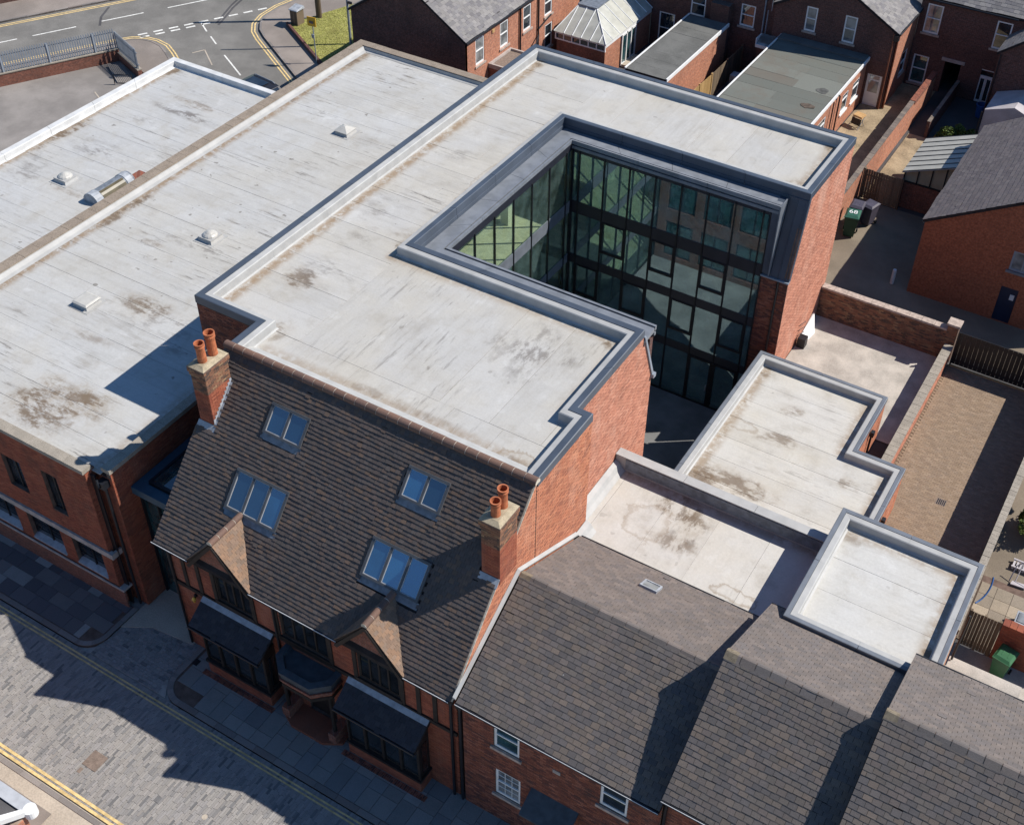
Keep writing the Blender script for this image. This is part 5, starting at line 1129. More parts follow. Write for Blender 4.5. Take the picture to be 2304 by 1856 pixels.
for xa, ya, yb in ((-12.87, 25.2, 25.94), (-13.41, 25.96, 29.1)):
    MB().prism([(xa, ya, 5.88), (xa + .42, ya, 5.92), (xa + .27, ya, 6.05), (xa + .17, ya, 6.22), (xa, ya, 6.3)][::-1], (0, yb - ya, 0)).build('upstand', 'white_trim', B2)
B3 = thing('roof_block', 'clean pale square flat roof at the right, highest of the three low roofs', 'building', (-2.8, 27.5, 0))
o3 = [(-5.2, 24.6), (-0.38, 24.6), (-0.38, 29.95), (-5.2, 29.95)]
flat_block(B3, o3, 7.6, 'mem_3', 'x', [(-4.78, -0.80, 25.02, 29.53)], 'far_orange', base=0, width=1.45)
B4 = thing('roof_block', 'narrow pale trough roof behind the highest terraced house', 'building', (0.9, 27, 0))
o5 = [(-0.33, 24.9), (2.05, 24.9), (2.05, 28.45), (-0.33, 28.45)]
MB().box(-0.33, 2.05, 24.9, 28.45, 0, 4.3).build('walls', 'render', B4)
for mb in sweep(o5, [(0, 4.0), (0, 4.55), (0.55, 4.55), (0.55, 4.0)], True): mb.build('parapet', 'concrete', B4)
MB().path([(-0.25, 28.3, 4.6), (-0.2, 28.3, 6.9)], 0.04).build('downpipe', 'black', B4)

# ================================================================== BACK ROADS, CAR PARK AND VERGE (LEFT REAR)
Zr = 1.94
road = sheet('back_road', [(-150, 22), (-47.6, 22), (-47.6, 42.5), (-41, 42.6), (-41, 130), (-150, 130)], Zr, 'asphalt')
sheet('car_park', [(-90, 21.5), (-47.6, 21.5), (-47.6, 43.2), (-55.3, 47.0), (-58.3, 47.8), (-66.6, 32.8), (-90, -10)], Zr + 0.006, 'asphalt2')
for a, b in (((-61.3, 38.2), (-56.5, 36.0)), ((-63.5, 34.0), (-57.5, 31.2)), ((-56.6, 44.0), (-53.2, 42.3))): strip('parking_line', [a, b], 0.07, Zr + 0.018, 'flag_buff')
dr = Vector((0.484, 0.875)); nr = Vector((-0.875, 0.484))
def along(p, t, o=0.0): return (p[0] + dr.x * t + nr.x * o, p[1] + dr.y * t + nr.y * o)
fy = (-68.22, 46.97)
for o in (0.0, 0.22): strip('yellow_line', [along(fy, -30, o), along(fy, 40, o)], 0.1, Zr + 0.012, 'yellow')
far_edge = [along(fy, 45, 0.55), along(fy, -35, 0.55)]
fp = sheet('far_pavement', [along(fy, -35, 0.55), along(fy, 45, 0.55), along(fy, 45, 3.3), along(fy, -35, 3.3)], Zr + 0.11, 'pave_pink', th=0.15)
for mb in sweep(far_edge, [(0, Zr - 0.05), (0, Zr + 0.125), (-0.14, Zr + 0.13), (-0.14, Zr - 0.05)][::-1], False, 0.9): mb.build('kerb_stone', 'kerb', fp)
bwl = thing('boundary_wall', 'low dark brick wall along the far pavement at the top left corner', 'wall', (-70, 49, 2))
P0, P1, P2, P3 = along(fy, -35, 3.3), along(fy, 20, 3.3), along(fy, 20, 3.6), along(fy, -35, 3.6)
MB().prism([(p[0], p[1], 1.95) for p in (P0, P1, P2, P3)], (0, 0, 0.9)).build('brickwork', 'far_dark', bwl)
cd = [((-66.7, 44.95), (-65.95, 46.35)), ((-65.48, 47.19), (-64.15, 49.64)), ((-63.37, 51.12), (-62.01, 53.57)), ((-61.23, 55.01), (-59.8, 57.6)), ((-59.0, 59.1), (-57.6, 61.6))]
for a, b in cd: strip('centre_dash', [a, b], 0.11, Zr + 0.012, 'roadwhite')
g0 = Vector((-59.95, 50.95)); gd = (Vector((-55.6, 58.75)) - g0); gL = gd.length; gd.normalize(); gn = Vector((gd.y, -gd.x))
t = 0.0
while t < gL:
    for o in (0.0, 0.42):
        if o and t > 4.8: continue
        a = g0 + gd * t + gn * o; b = a + gd * 0.62
        strip('give_way_dash', [tuple(a), tuple(b)], 0.17, Zr + 0.012, 'roadwhite')
    t += 1.02
for a, b in (((-57.92, 54.61), (-56.6, 53.75)), ((-55.9, 53.35), (-54.86, 52.72)), ((-53.4, 51.85), (-50.75, 50.35)), ((-48.9, 49.2), (-46.5, 47.8))): strip('centre_dash', [a, b], 0.1, Zr + 0.012, 'roadwhite')
for pts in ([(-57.3, 50.6), (-57.9, 52.2)][:0] or [(-56.65, 54.9), (-57.0, 55.9), (-57.6, 57.4), (-58.1, 59.2)], [(-56.9, 55.0), (-57.3, 56.0), (-57.9, 57.5), (-58.4, 59.2)], [(-64.6, 53.0), (-63.9, 51.6), (-63.0, 50.6)]): strip('tyre_mark', pts, 0.16, Zr + 0.005, 'tarmac_dark')
for a, b in (((-55.29, 50.97), (-54.93, 51.72)), ((-54.93, 51.72), (-53.13, 50.42))): strip('bay_mark', [a, b], 0.08, Zr + 0.012, 'flag_buff')
nyl = [(-72, 29.2), (-64.14, 43.42), (-60.75, 49.62), (-60.1, 50.55), (-59.3, 51.05), (-58.4, 51.2), (-57.3, 51.0), (-56.28, 50.45), (-54.3, 49.2), (-50, 46.7)]
for o in (0.0, -0.2): strip('yellow_line', nyl, 0.09, Zr + 0.012, 'yellow', off=o)
np_ = offset_poly(nyl, -0.5, False); npv = [(p.x, p.y) for p in np_]
pp = sheet('near_footway', npv[:-1] + [(-54.8, 46.9), (-58.2, 48.1), (-67.3, 32.0)][:] , Zr + 0.11, 'pave_pink', th=0.15)
for mb in sweep(npv[:-1], [(0, Zr - 0.05), (0, Zr + 0.125), (-0.13, Zr + 0.13), (-0.13, Zr - 0.05)], False, 0.9): mb.build('kerb_stone', 'kerb', pp)
kr = [(-53.2, 68), (-54.6, 61.5), (-54.95, 59.2), (-54.85, 57.6), (-54.45, 56.5), (-53.8, 55.7), (-52.9, 55.05), (-47.5, 51.8), (-41.5, 48.2)]
cp = sheet('corner_pavement', kr[::-1] + [(-49.5, 68.0), (-51.2, 61.8), (-52.75, 57.15), (-48.1, 54.3), (-43.6, 51.6), (-40.6, 49.9)][:], Zr + 0.11, 'pave_pink', th=0.15)
for mb in sweep(kr, [(0, Zr - 0.05), (0, Zr + 0.125), (0.14, Zr + 0.13), (0.14, Zr - 0.05)], False, 0.9): mb.build('kerb_stone', 'kerb', cp)
for o in (-0.32, -0.52): strip('yellow_line', kr, 0.09, Zr + 0.012, 'yellow', off=o)
gp = [(-52.6, 57.1), (-48.1, 54.4), (-43.65, 51.75), (-43.65, 60.5), (-50.9, 61.9)]
sheet('verge', gp, 2.16, 'grass', th=0.24)
kw = thing('edging_wall', 'knee-high brick edging wall holding up the grass verge', 'wall', (-48, 54.3, 2))
for mb in sweep([(-52.62, 57.22), (-48.1, 54.5), (-43.66, 51.85)], [(0, 1.95), (0, 2.30), (-0.16, 2.30), (-0.16, 1.95)][::-1], False, 1.1): mb.build('brickwork', 'far_dark', kw)
def scatter_blades(name, poly, n, z, h, mat, parent=None, kind='stuff'):
    xs = [p[0] for p in poly]; ys = [p[1] for p in poly]; V = []; Fc = []; k = 0
    def ins(x, y):
        c = False
        for i in range(len(poly)):
            a, b = poly[i], poly[i - 1]
            if (a[1] > y) != (b[1] > y) and x < (b[0] - a[0]) * (y - a[1]) / (b[1] - a[1]) + a[0]: c = not c
        return c
    while k < n:
        x, y = random.uniform(min(xs), max(xs)), random.uniform(min(ys), max(ys))
        if not ins(x, y): continue
        a = random.uniform(0, 6.28); w = random.uniform(0.02, 0.045); hh = h * random.uniform(0.5, 1.3); l = random.uniform(0.02, 0.07)
        dx, dy = math.cos(a) * w, math.sin(a) * w; i = len(V)
        V += [(x - dx, y - dy, z), (x + dx, y + dy, z), (x + dy * l / w, y - dx * l / w, z + hh)]; Fc.append((i, i + 1, i + 2)); k += 1
    me = bpy.data.meshes.new(name); me.from_pydata(V, [], Fc); me.materials.append(M[mat]); set_rnd(me, rng.random(n))
    return link(bpy.data.objects.new(name, me), parent, kind)
scatter_blades('grass', gp, 42000, 2.155, 0.03, 'blade')
cab = thing('utility_cabinet', 'weathered grey roadside cabinet with a pale sloping top at the corner of the verge', 'cabinet', (-52.1, 57.6, 2.05))
MB().box(-52.45, -51.85, 57.3, 57.95, 2.05, 3.15).build('body', 'wood', cab)
for k in range(5): MB().box(-52.43 + k * 0.12, -52.33 + k * 0.12, 57.265, 57.3, 2.1, 3.1).build('panel', 'wood', cab)
MB().hexa([(-52.52, 57.22, 3.15), (-51.78, 57.22, 3.15), (-51.78, 58.02, 3.15), (-52.52, 58.02, 3.15), (-52.48, 57.26, 3.2), (-51.82, 57.26, 3.2), (-51.82, 57.98, 3.32), (-52.48, 57.98, 3.32)]).build('lid', 'lead', cab)
tp = thing('telegraph_pole', 'stout weathered wooden pole standing behind the roadside cabinet', 'pole', (-51.5, 59.1, 2))
MB().tube((-51.5, 59.1, 1.9), (-51.5, 59.1, 10.5), 0.16, 0.12, 10).build('shaft', 'wood', tp)
MB().box(-51.72, -51.62, 59.0, 59.2, 2.0, 3.6).build('stay_post', 'wood', tp)
sp = thing('sign_post', 'slim grey post with a square yellow sign on top, at the verge', 'sign', (-47.7, 54.0, 2))
MB().tube((-47.72, 54.02, 2.0), (-47.72, 54.02, 4.75), 0.035).build('post', 'steel', sp)
MB().hexa([(-48.05, 53.93, 4.5), (-47.45, 54.0, 4.5), (-47.45, 54.03, 4.5), (-48.05, 53.96, 4.5), (-48.05, 53.93, 5.1), (-47.45, 54.0, 5.1), (-47.45, 54.03, 5.1), (-48.05, 53.96, 5.1)]).build('sign_plate', 'sign_yellow', sp)
MB().box(-47.9, -47.6, 53.92, 53.95, 4.7, 4.85).build('sign_mark', 'bronze', sp)
MB().box(-47.82, -47.62, 53.93, 53.97, 3.75, 4.0).build('small_plate', 'lead', sp)
lp = thing('lamp_post', 'tall grey steel lamp post on the grass verge beside the dark gable', 'lamp post', (-47.4, 57.1, 2))
MB().tube((-47.4, 57.1, 2.0), (-47.4, 57.1, 10.5), 0.085, 0.055, 10).build('shaft', 'steel', lp)
MB().box(-47.35, -47.05, 57.05, 57.15, 4.9, 5.05).build('bracket', 'black', lp)
# palisade fence on its retaining wall
pf = thing('palisade_fence', 'grey steel palisade fence on a low brick wall between road and car park', 'fence', (-60, 45, 2))
fa, fc, fe = Vector((-67.0, 32.2)), Vector((-58.35, 47.85)), Vector((-55.5, 46.75))
def wallseg(a, b, z0, z1, w, mat, name):
    d = (b - a).normalized(); n = Vector((-d.y, d.x)) * w / 2
    return MB().prism([(*(a - n), z0), (*(b - n), z0), (*(b + n), z0), (*(a + n), z0)], (0, 0, z1 - z0)).build(name, mat, pf)
wallseg(fa, fc, 1.9, 2.70, 0.24, 'far_red', 'brick_base'); wallseg(fc, fe, 1.9, 2.5, 0.24, 'far_red', 'brick_base')
wallseg(fa, fc, 2.70, 2.76, 0.30, 'stone', 'base_coping'); wallseg(fc, fe, 2.5, 2.56, 0.30, 'stone', 'base_coping')
for a, b, zb in ((fa, fc, 2.78), (fc, fe, 2.58)):
    L = (b - a).length; d = (b - a).normalized(); n = Vector((-d.y, d.x)); k = 0; t = 0.06; first = None
    for zz in (zb + 0.22, zb + 1.0): MB().prism([(*(a + n * 0.02), zz), (*(b + n * 0.02), zz), (*(b + n * 0.05), zz), (*(a + n * 0.05), zz)], (0, 0, 0.05)).build('rail', 'steel', pf)
    while t < L - 0.05:
        if first is None:
            m = MB(); c = 0.042; q0, q1 = -d * c, d * c; th = -n * 0.02
            m.prism([(q0.x, q0.y, 0), (q1.x, q1.y, 0), (q1.x, q1.y, 1.2), (q0.x * .5, q0.y * .5, 1.32), (q0.x, q0.y, 1.2)], (th.x, th.y, 0))
            m.v = [(x + ORG[pf].x, y + ORG[pf].y, z + ORG[pf].z) for x, y, z in m.v]
            first = m.build('pale', 'steel', pf); o = first
        else: o = first.copy(); COL.objects.link(o); o.parent = pf
        p = a + d * t; o.location = Vector((p.x, p.y, zb)) - ORG[pf]; t += 0.145
    for q in range(int(L / 2.75) + 1):
        p = a + d * min(L - 0.05, q * 2.75); MB().box(p.x - 0.045, p.x + 0.045, p.y - 0.045, p.y + 0.045, zb - 0.05, zb + 1.22).build('post', 'steel', pf)
rp = thing('ramp', 'small ribbed grey ramp at the corner of the car park below the fence', 'ramp', (-57.2, 45.6, 2))
for k in range(9): MB().hexa([(-58.35 + k * .105, 46.75 + k * .055, 2.05), (-58.27 + k * .105, 46.79 + k * .055, 2.05), (-56.15 + k * .105, 45.55 + k * .055, 1.96), (-56.23 + k * .105, 45.51 + k * .055, 1.96), (-58.35 + k * .105, 46.75 + k * .055, 2.12), (-58.27 + k * .105, 46.79 + k * .055, 2.12), (-56.15 + k * .105, 45.55 + k * .055, 2.03), (-56.23 + k * .105, 45.51 + k * .055, 2.03)]).build('plank', 'asphalt2', rp)
MB().path([(-56.3, 45.35, 1.98), (-56.3, 45.35, 2.6), (-55.35, 45.9, 2.6), (-55.35, 45.9, 1.98)], 0.03).build('rail', 'black', rp)
# parked black car behind the far left roof
car = thing('parked_car', 'black estate car with roof rails parked behind the white roof edge', 'car', (-46.3, 47.7, 1.95))
ca, sa = math.cos(R(-8)), math.sin(R(-8))
def cpt(x, y, z): return (-46.3 + x * ca - y * sa, 47.7 + x * sa + y * ca, 1.95 + z)
def cprism(prof, y0, y1, name, mat, par):
    m = MB(); n = len(prof); m.v = [cpt(x, y0, z) for x, z in prof] + [cpt(x, y1, z) for x, z in prof]
    m.f = [tuple(range(n)), tuple(range(2 * n - 1, n - 1, -1))] + [(k, n + k, n + (k + 1) % n, (k + 1) % n) for k in range(n)]
    return m.build(name, mat, par)
body = cprism([(-2.2, .35), (2.25, .35), (2.3, .7), (2.1, .9), (1.1, 1.02), (-2.15, 1.05), (-2.3, .8)], -.9, .9, 'body', 'carpaint', car)
cprism([(-2.1, 1.05), (1.0, 1.02), (.35, 1.55), (-.3, 1.63), (-1.6, 1.6), (-1.95, 1.5)], -.78, .78, 'cabin', 'carpaint', car)
cprism([(-1.95, 1.08), (.75, 1.06), (.28, 1.5), (-1.85, 1.5)], -.80, .80, 'side_window', 'pane', car)
m = MB(); m.v = [cpt(.98, -.68, 1.06), cpt(.98, .68, 1.06), cpt(.40, .62, 1.54), cpt(.40, -.62, 1.54)]; m.v = [(a, b, c + .012) for a, b, c in m.v]; m.f = [(0, 1, 2, 3)]; m.build('windscreen', 'pane', car)
m = MB(); m.v = [cpt(-1.5, -.5, 1.645), cpt(-.2, -.5, 1.66), cpt(-.2, .5, 1.66), cpt(-1.5, .5, 1.645)]; m.f = [(0, 1, 2, 3)]; m.build('sunroof', 'pane', car)
for s in (-.7, .7): MB().path([cpt(-1.75, s, 1.58), cpt(-1.6, s, 1.68), cpt(-.1, s, 1.7), cpt(.1, s, 1.62)], .022).build('roof_rail', 'steel', car)
for x in (-1.4, 1.4):
    for s in (-.86, .86):
        w = MB().tube(cpt(x, s - .1, .32), cpt(x, s + .1, .32), .32, n=16).build('wheel', 'rubber', car); MB().tube(cpt(x, s - .105, .32), cpt(x, s + .105, .32), .19, n=10).build('rim', 'chrome', w)
for s in (-.66, .66): MB().lathe(cpt(2.18, s, .72), [(0, -.07), (.09, -.05), (.1, .03), (0, .08)], 8).build('headlight', 'chrome', car)
for s in (-1, 1): MB().lathe(cpt(.62, s * .98, 1.02), [(0, -.08), (.1, -.05), (.1, .05), (0, .08)], 8).build('mirror', 'carpaint', car)

# ================================================================== HOUSES AT THE TOP
def gable_house(root, x0, x1, y0, y1, ez, xm, rz, mats, eops=(), fops=(), slate='slate_grey', base=1.95, tw=0.30, gauge=0.21, lim=200, left=True, over=0.12):
    m = MB(); th = 0.14
    for xa, sg in ((x0, -1), (x1, 1)):
        dx = (xa - xm); sl = (rz - ez) / abs(dx); xe = xa + sg * over; ze = ez - over * sl
        pr = [(xe, y0 - over, ze), (xe, y0 - over, ze - th), (xm, y0 - over, rz - th), (xm, y0 - over, rz)]
        m.prism(pr if sg < 0 else pr[::-1], (0, y1 - y0 + 2 * over, 0))
    m.build('roof_deck', 'deck', root)
    f = Field(root, 'roof_slate', 'roof_slate_courses', slate, lim); W_ = y1 - y0 + 2 * over
    s = Vector((xm - x1 - over, 0, rz - ez + over * (rz - ez) / (x1 - xm))); tiles(f, (x1 + over + 0.02, y0 - over, ez - over * (rz - ez) / (x1 - xm)), (0, 1, 0), s, W_, s.length, gauge, tw, 0.010)
    if left:
        s = Vector((xm - x0 + over, 0, rz - ez + over * (rz - ez) / (xm - x0))); tiles(f, (x0 - over - 0.02, y1 + over, ez - over * (rz - ez) / (xm - x0)), (0, -1, 0), s, W_, s.length, gauge, tw, 0.010)
    ridge_run(root, (xm, y0 - over, rz + 0.02), (xm, y1 + over, rz + 0.02), 0.15, 0.45, 'ridge_grey', 'mortar_dark', flat=True)
    A = (rz - ez) / (xm - x0); B = (rz - ez) / (x1 - xm)
    cuts = [(-A, 1, ez - A * x0 - 0.13), (B, 1, ez + B * x1 - 0.13)]
    wall(root, FY(y0), x0, x1, base, rz, 'front_wall', mats[0], 0.2, fops, cuts)
    wall(root, FX(x1), y0 + 0.005, y1, base, ez - 0.06, 'side_wall', mats[1], 0.2, eops)
    MB().box(x0, x0 + 0.2, y0 + 0.25, y1 - 0.2, base, ez - 0.1).box(x0 + 0.25, x1 - 0.25, y0 + 0.26, y0 + 0.3, base, ez).box(x1 - 0.3, x1 - 0.26, y0 + 0.35, y1 - 0.2, base, ez).box(x0, x1 - 0.25, y1 - 0.18, y1, base, ez - 0.1).build('inner_wall', 'mortar_dark', root)
    MB().tube((x1 + over + 0.07, y0 - over, ez - over * B - 0.04), (x1 + over + 0.07, y1 + over, ez - over * B - 0.04), 0.055).build('gutter', 'black', root)
H1 = thing('gabled_house', 'grey-roofed brick house with a dark windowless gable beside the grass verge', 'house', (-39.6, 59, 2), 'brick houses at the back')
e1 = [(53.9, 54.8, 5.2, 6.8), (56.5, 57.4, 5.2, 6.75), (59.1, 60.0, 5.2, 6.75), (61.6, 62.5, 5.2, 6.75), (61.7, 62.6, 3.0, 4.6)]
gable_house(H1, -43.65, -35.7, 52.85, 66.0, 7.2, -39.7, 9.78, ('far_dark', 'far_orange'), e1)  # shade painted in: darker brick on front, brighter orange on sunlit side
for o in e1: sash(H1, FX(-35.7), *o, pane='pane_curtain' if o[0] in (53.9, 56.5) else 'pane', rec=0.03)
for y in (58.65, 60.75): MB().tube((-35.62, y, 2), (-35.62, y, 7.1), 0.055).build('downpipe', 'black', H1)
MB().path([(-35.6, 60.75, 4.4), (-35.3, 60.0, 4.2), (-35.3, 59.3, 4.2)], 0.06).path([(-35.6, 60.75, 4.8), (-35.58, 62.2, 5.2)], 0.05).build('waste_pipe', 'black', H1)
MB().box(-35.69, -35.64, 55.6, 55.85, 6.55, 6.75).build('air_vent', 'cushion', H1)
sd = thing('flat_roofed_porch', 'small brick porch with a rubbly flat roof at the foot of the gabled house', 'porch', (-35, 56.4, 2))
MB().box(-35.68, -34.3, 55.2, 57.6, 1.95, 4.7).build('walls', 'far_red', sd)
MB().box(-35.55, -34.42, 55.32, 57.48, 4.70, 4.74).build('roof_gravel', 'bronze', sd)
for mb in sweep([(-35.68, 55.18), (-34.28, 55.18), (-34.28, 57.62), (-35.68, 57.62)], [(0, 4.6), (0, 4.86), (0.12, 4.86), (0.12, 4.6)], True): mb.build('roof_edge', 'band', sd)
# conservatory
CV = thing('conservatory', 'conservatory with a hipped translucent roof of pale panels on a brick base', 'conservatory', (-33.3, 64.8, 2))
cx0, cx1, cy0, cy1, cz = -35.1, -31.55, 61.9, 68.1, 4.35
MB().box(cx0 + 0.1, cx1 - 0.08, cy0 + 0.08, cy1, 1.95, 3.85).build('brick_base', 'far_red', CV)
MB().box(cx1 - 0.079, cx1 - 0.05, cy0 + 0.085, 64.0, 1.95, 4.1).box(cx1 - 0.079, cx1 - 0.05, 66.1, cy1, 1.95, 4.1).build('brick_pier', 'far_orange', CV)
fr = MB().box(cx0, cx1, cy0, cy0 + 0.1, 3.85, 3.93).box(cx0, cx1, cy0 + 0.001, cy0 + 0.1, 4.25, 4.36).box(cx1 - 0.1, cx1, cy0 + 0.1, cy1, 4.1, 4.36)
for k in range(7): fr.box(cx0 + k * (cx1 - cx0 - 0.08) / 6, cx0 + k * (cx1 - cx0 - 0.08) / 6 + 0.07, cy0 + 0.01, cy0 + 0.09, 3.93, 4.25)
fr.build('window_frame', 'white', CV)
MB().box(cx0 + 0.1, cx1 - 0.1, cy0 + 0.04, cy0 + 0.06, 3.93, 4.25).build('pane', 'pane', CV)
dfm = MB()
for y in (64.15, 64.75, 65.35, 65.95): dfm.box(cx1 - 0.06, cx1 + 0.02, y, y + 0.1, 2.0, 4.1)
dfm.box(cx1 - 0.06, cx1 + 0.02, 64.25, 65.95, 2.0, 2.12).box(cx1 - 0.06, cx1 + 0.02, 64.25, 65.95, 3.98, 4.1)
dd = dfm.build('french_door', 'white', CV); MB().box(cx1 - 0.05, cx1 - 0.03, 64.25, 65.95, 2.12, 3.98).build('pane', 'pane_teal', dd)
MB().box(cx1 + 0.02, cx1 + 0.5, 64.2, 65.9, 1.95, 2.12).build('door_step', 'flag_buff', CV)
zt, xa, xb, yt = 5.55, -34.45, -33.25, 63.75          # lead-covered flat top behind the front slope
def cpan(q):
    q = [p for i, p in enumerate(q) if (p - q[i - 1]).length > 1e-3]; nr_ = (q[1] - q[0]).cross(q[2] - q[0]).normalized()
    MB().prism(q, nr_ * 0.025).build('roof_panel', 'poly', CV)
def cbar(p, q): MB().tube(p + Vector((0, 0, .04)), q + Vector((0, 0, .04)), 0.03, n=6).build('glazing_bar', 'white', CV)
def ftop(x):
    if x > xb: t = (cx1 + .05 - x) / (cx1 + .05 - xb)
    elif x < xa: t = (x - cx0 + .05) / (xa - cx0 + .05)
    else: t = 1.0
    return Vector((x, cy0 - .05 + (yt - cy0 + .05) * t, cz + (zt - cz) * t))
def rtop(y):
    t = min(1.0, (y - cy0 + .05) / (yt - cy0 + .05)); return Vector((cx1 + .05 + (xb - cx1 - .05) * t, y, cz + (zt - cz) * t))
xs = [cx0 - .05, -34.45, -33.85, -33.25, -32.6, -32.0, cx1 + .05]; E_ = Vector((0, 0, 0))
for p, q in zip(xs, xs[1:]): cpan([Vector((p + .004, cy0 - .05, cz)), Vector((q - .004, cy0 - .05, cz)), ftop(q - .004), ftop(p + .004)])
for p in xs[1:-1]: cbar(Vector((p, cy0 - .05, cz)), ftop(p))
ys = [cy0 - .05, 62.75, 63.7, 64.6, 65.5, 66.4, 67.3, cy1]
for p, q in zip(ys, ys[1:]): cpan([Vector((cx1 + .05, p + .004, cz)), Vector((cx1 + .05, q - .004, cz)), rtop(q - .004), rtop(p + .004)])
for p in ys[1:]: cbar(Vector((cx1 + .05, p, cz)), rtop(p))
cbar(Vector((cx1 + .05, cy0 - .05, cz)), Vector((xb, yt, zt))); cbar(Vector((cx0 - .05, cy0 - .05, cz)), Vector((xa, yt, zt)))
cpan([Vector((cx0 - .05, cy1, cz)), Vector((cx0 - .05, cy0 - .05, cz)), Vector((xa, yt, zt)), Vector((xa, cy1, zt))])
MB().box(xa - .08, xb + .08, yt - .08, cy1, zt - .02, zt + .06).box(xa - .03, xb + .03, yt - .12, yt - .081, zt - .12, zt + .04).build('flat_top', 'lead_grey', CV)
MB().box(cx0, cx1, cy1 - 0.01, cy1 + 0.02, 1.95, 4.3).box(cx0 + 0.3, cx1 - 0.3, cy0 + 0.4, cy1 - 0.3, 3.86, 3.9).build('inner_floor', 'cream', CV)
# flat-roofed rear wings
def felt_wing(root, x0, x1, y0, y1, z, wallmat, along, mat, eops=()):
    wall(root, FX(x1 - 0.08), y0, y1, 1.95, z - 0.12, 'east_wall', wallmat, 0.2, eops)
    MB().box(x0 + 0.08, x1 - 0.35, y0 + 0.05, y1, 1.95, z - 0.12).build('walls', 'far_red', root)
    MB().box(x0, x1, y0, y1, z - 0.12, z - 0.02).build('roof_deck', 'deck', root)
    sheets(root, x0 + 0.1, x1 - 0.1, y0, y1, z, M[mat], along, 1.0, 3.2 if mat == 'felt_green' else 9.0, 'felt_sheet', 0.015, (0.004, 0.03), 0.006)
    for a, b in ((x0 - 0.03, x0 + 0.05), (x1 - 0.05, x1 + 0.03)): MB().box(a, b, y0, y1, z - 0.16, z + 0.045).build('fascia_board', 'white', root)
RA = thing('flat_roofed_wing', 'narrow rear wing with a dark grey felt roof and white fascia next to the conservatory', 'extension', (-27.3, 63, 2))
felt_wing(RA, -28.7, -26.0, 58.95, 67.6, 4.9, 'far_orange', 'x', 'felt')
RB = thing('flat_roofed_wing', 'wide rear wing with a mottled green-grey felt roof and white windows in its brick side', 'extension', (-19.9, 63, 2))
eo = [(59.9, 61.3, 2.9, 4.2), (64.0, 65.0, 3.0, 4.2), (65.75, 66.9, 2.95, 4.2)]
felt_wing(RB, -22.65, -17.05, 57.0, 67.85, 5.0, 'far_orange', 'x', 'felt_green', eo)
for o in eo: sash(RB, FX(-17.13), *o, style='top', rec=0.02, sill='white')
MB().box(-22.6, -17.1, 67.1, 67.86, 5.0, 5.12).build('raised_kerb', 'felt', RB)
MB().path([(-17.0, 62.6, 4.9), (-17.0, 62.9, 4.7), (-17.0, 62.9, 2.0)], 0.05).path([(-17.0, 61.9, 2.0), (-17.0, 61.9, 4.8)], 0.04).build('downpipe', 'black', RB)
for (x, y, rx, ry) in ((-18.0, 60.3, .42, .3), (-17.9, 62.4, .38, .34)):
    MB().prism([(x + rx * math.cos(R(t)) * random.uniform(.75, 1.1), y + ry * math.sin(R(t)) * random.uniform(.75, 1.1), 5.008) for t in range(0, 360, 24)], (0, 0, 0.012)).build('felt_patch', 'patch_brown' if y < 61 else 'patch_grey', RB)
# rear facades of the back street
H0 = thing('brick_house', 'dark brick house rising behind the conservatory and the narrow felt-roofed wing', 'house', (-29, 70, 2), 'brick houses at the back')
f0 = [(-28.9, -27.9, 4.6, 6.1), (-25.55, -24.6, 4.75, 6.15), (-31.0, -29.9, 2.1, 4.3)]
wall(H0, FY(68.15), -34.5, -23.35, 1.95, 7.6, 'front_wall', 'far_dark', 0.2, f0)
MB().box(-34.5, -23.4, 68.6, 75, 1.95, 7.55).build('body', 'far_dark', H0)
MB().hexa([(-34.5, 67.95, 7.5), (-23.4, 67.95, 7.5), (-23.4, 72, 10), (-34.5, 72, 10), (-34.5, 67.95, 7.65), (-23.4, 67.95, 7.65), (-23.4, 72, 10.15), (-34.5, 72, 10.15)]).build('roof', 'slate_grey', H0)
for o in f0: sash(H0, FY(68.15), *o, style='sash', pane='pane', rec=0.03)
MB().box(-27.3, -26.1, 67.55, 68.14, 1.95, 6.0).build('lobby', 'far_dark', H0)
MB().tube((-24.0, 68.08, 2), (-24.0, 68.08, 7.4), 0.05).tube((-23.75, 68.0, 2), (-23.75, 68.0, 6.2), 0.035).build('downpipe', 'steel', H0)
H2 = thing('gabled_house', 'brick house with two upstairs windows in its dark gable above the wide felt roof', 'house', (-19.4, 70, 2), 'brick houses at the back')
f2 = [(-21.35, -20.65, 5.6, 7.12), (-18.95, -18.2, 5.5, 7.15), (-16.98, -16.08, 1.98, 4.0)]
gable_house(H2, -23.3, -15.75, 67.9, 72.2, 6.9, -19.5, 8.95, ('far_dark', 'far_orange'), [(70.3, 71.3, 3.1, 4.6)], f2)  # shaded front and sunlit side painted as two brick tones
for o in f2[:2]: sash(H2, FY(67.9), *o, pane='pane_curtain', rec=0.02)
sash(H2, FX(-15.75), 70.3, 71.3, 3.1, 4.6, rec=0.02)
d = MB().fbox(FY(67.9), -16.98, -16.08, 1.98, 4.0, -0.1, -0.04).build('back_door', 'white', H2)
MB().fbox(FY(67.9), -16.83, -16.23, 2.85, 3.6, -0.039, -0.03).fbox(FY(67.9), -16.83, -16.23, 3.7, 3.92, -0.039, -0.03).build('pane', 'pane_curtain', d)
for (x, y) in ((-15.9, 67.8), (-15.68, 68.0)): MB().tube((x, y, 2), (x, y, 6.8), 0.05).build('downpipe', 'terra_dark', H2)
MB().box(-15.9, -15.6, 67.7, 68.0, 6.4, 6.75).build('hopper', 'black', H2)
